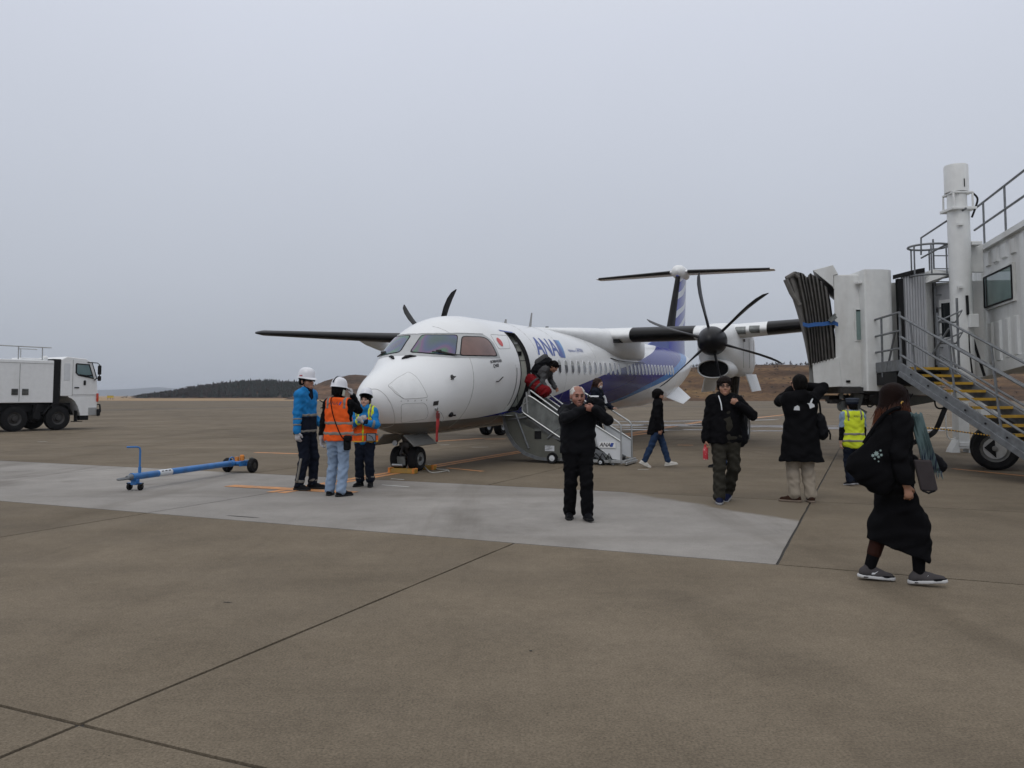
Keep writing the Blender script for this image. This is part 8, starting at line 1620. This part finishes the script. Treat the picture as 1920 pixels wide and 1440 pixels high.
# tote bag behind, on the shoulder
tb = empty('tote_bag', r.location, rz=R(82), label='large black tote bag with a small pale print slung behind the foreground woman', cat='bag')
skin('bag', [rc((-.14, .13, 1.14), (-.16, .24, .92), .06, .105, .08, ((1, 0, 0), 1.7)), rc((-.15, .32, .94), (-.16, .15, .80), .085, .095, .08, ((1, 0, 0), 1.7)), rc((-.14, .06, 1.30), (-.155, .24, .96), .05, .115, .08, ((1, 0, 0), 1.5)), rc((-.14, .04, 1.22), (-.15, .14, .85), .05, .085, .08, ((1, 0, 0), 1.4))], .010, M['blk'], tb, 0, (.010, 24, 1.6))
b = MB(); b.tube(smooth_path([(-.15, .27, 1.12), (-.16, .12, 1.34), (-.15, .0, 1.405), (-.1, .0, 1.36), (-.1, .12, 1.2), (-.12, .15, 1.08)]), .016, 6); b.build('strap', M['blk'], tb)
b = MB(); rr = random.Random(2); prm = mats('print_mint', (.26, .34, .33))
def petal(y, z, r0, n_=7): b.add([(-.236, y - .035 + r0*math.cos(a)*(1 if j % 2 else .6), z + r0*math.sin(a)*(1 if j % 2 else .6)) for j, a in enumerate(np.linspace(0, 6.2832, 2*n_ + 1)[:-1])], [tuple(range(2*n_))])
petal(.235, 1.045, .022); petal(.262, 1.03, .014); petal(.22, 1.02, .012); petal(.205, 1.07, .009); petal(.20, 1.035, .012); petal(.25, 1.005, .009); petal(.222, .985, .007); o = b.build('flower_print', prm, tb, smooth=False); o.modifiers.new('t', 'SOLIDIFY').thickness = .004; tag(o, kind='stuff')
gb = empty('flat_pouch', r.location, rz=R(82), label='flat dark grey pouch held at the side of the foreground woman', cat='bag')
b = MB(); b.prism([(-.245, -.075, 1.0), (-.245, -.205, 1.0), (-.25, -.245, .77), (-.25, -.22, .755), (-.25, -.12, .76)], (.035, .0, 0)); b.build('pouch', cloth('grey_leather', (.050, .043, .045), .5, .08, 60), gb, smooth=False, bevel=.012); b = MB(); b.tube([(-.25, -.22, .765), (-.255, -.17, .745), (-.25, -.125, .765)], .008, 6); b.build('pull_tab', M['blk2'], gb)
hb = empty('handbag', r.location, rz=R(82), label='small black handbag sticking out in front of the foreground woman', cat='bag'); skin('bag', [rc((.04, -.30, .98), (.06, -.37, .93), .07, .06, .04, ((1, 0, 0), 1.4))], .010, M['blk2'], hb, 0, (.004, 40, 1)); b = MB(); b.tube(smooth_path([(.05, -.27, 1.03), (.04, -.22, 1.12), (.06, -.2, 1.22)]), .01, 6); b.build('strap', M['blk2'], hb)

# ------------------------------------------------------------------ the air: thin even haze round everything
hb_ = MB(); hb_.box((0, 0, (80 - 1.1) / 2), (13000, 13000, 81.1)); hz = hb_.build('haze', [], smooth=False); tag(hz, kind='stuff')
hm_ = D.materials.new('haze_air'); hm_.use_nodes = True; t = hm_.node_tree; t.nodes.clear(); ou = t.nodes.new('ShaderNodeOutputMaterial'); vp = t.nodes.new('ShaderNodeVolumePrincipled'); vp.inputs['Color'].default_value = (.86, .91, 1.0, 1); vp.inputs['Density'].default_value = 1.7e-4; vp.inputs['Anisotropy'].default_value = 0.0
t.links.new(vp.outputs[0], ou.inputs['Volume']); hz.data.materials.clear(); hz.data.materials.append(hm_)
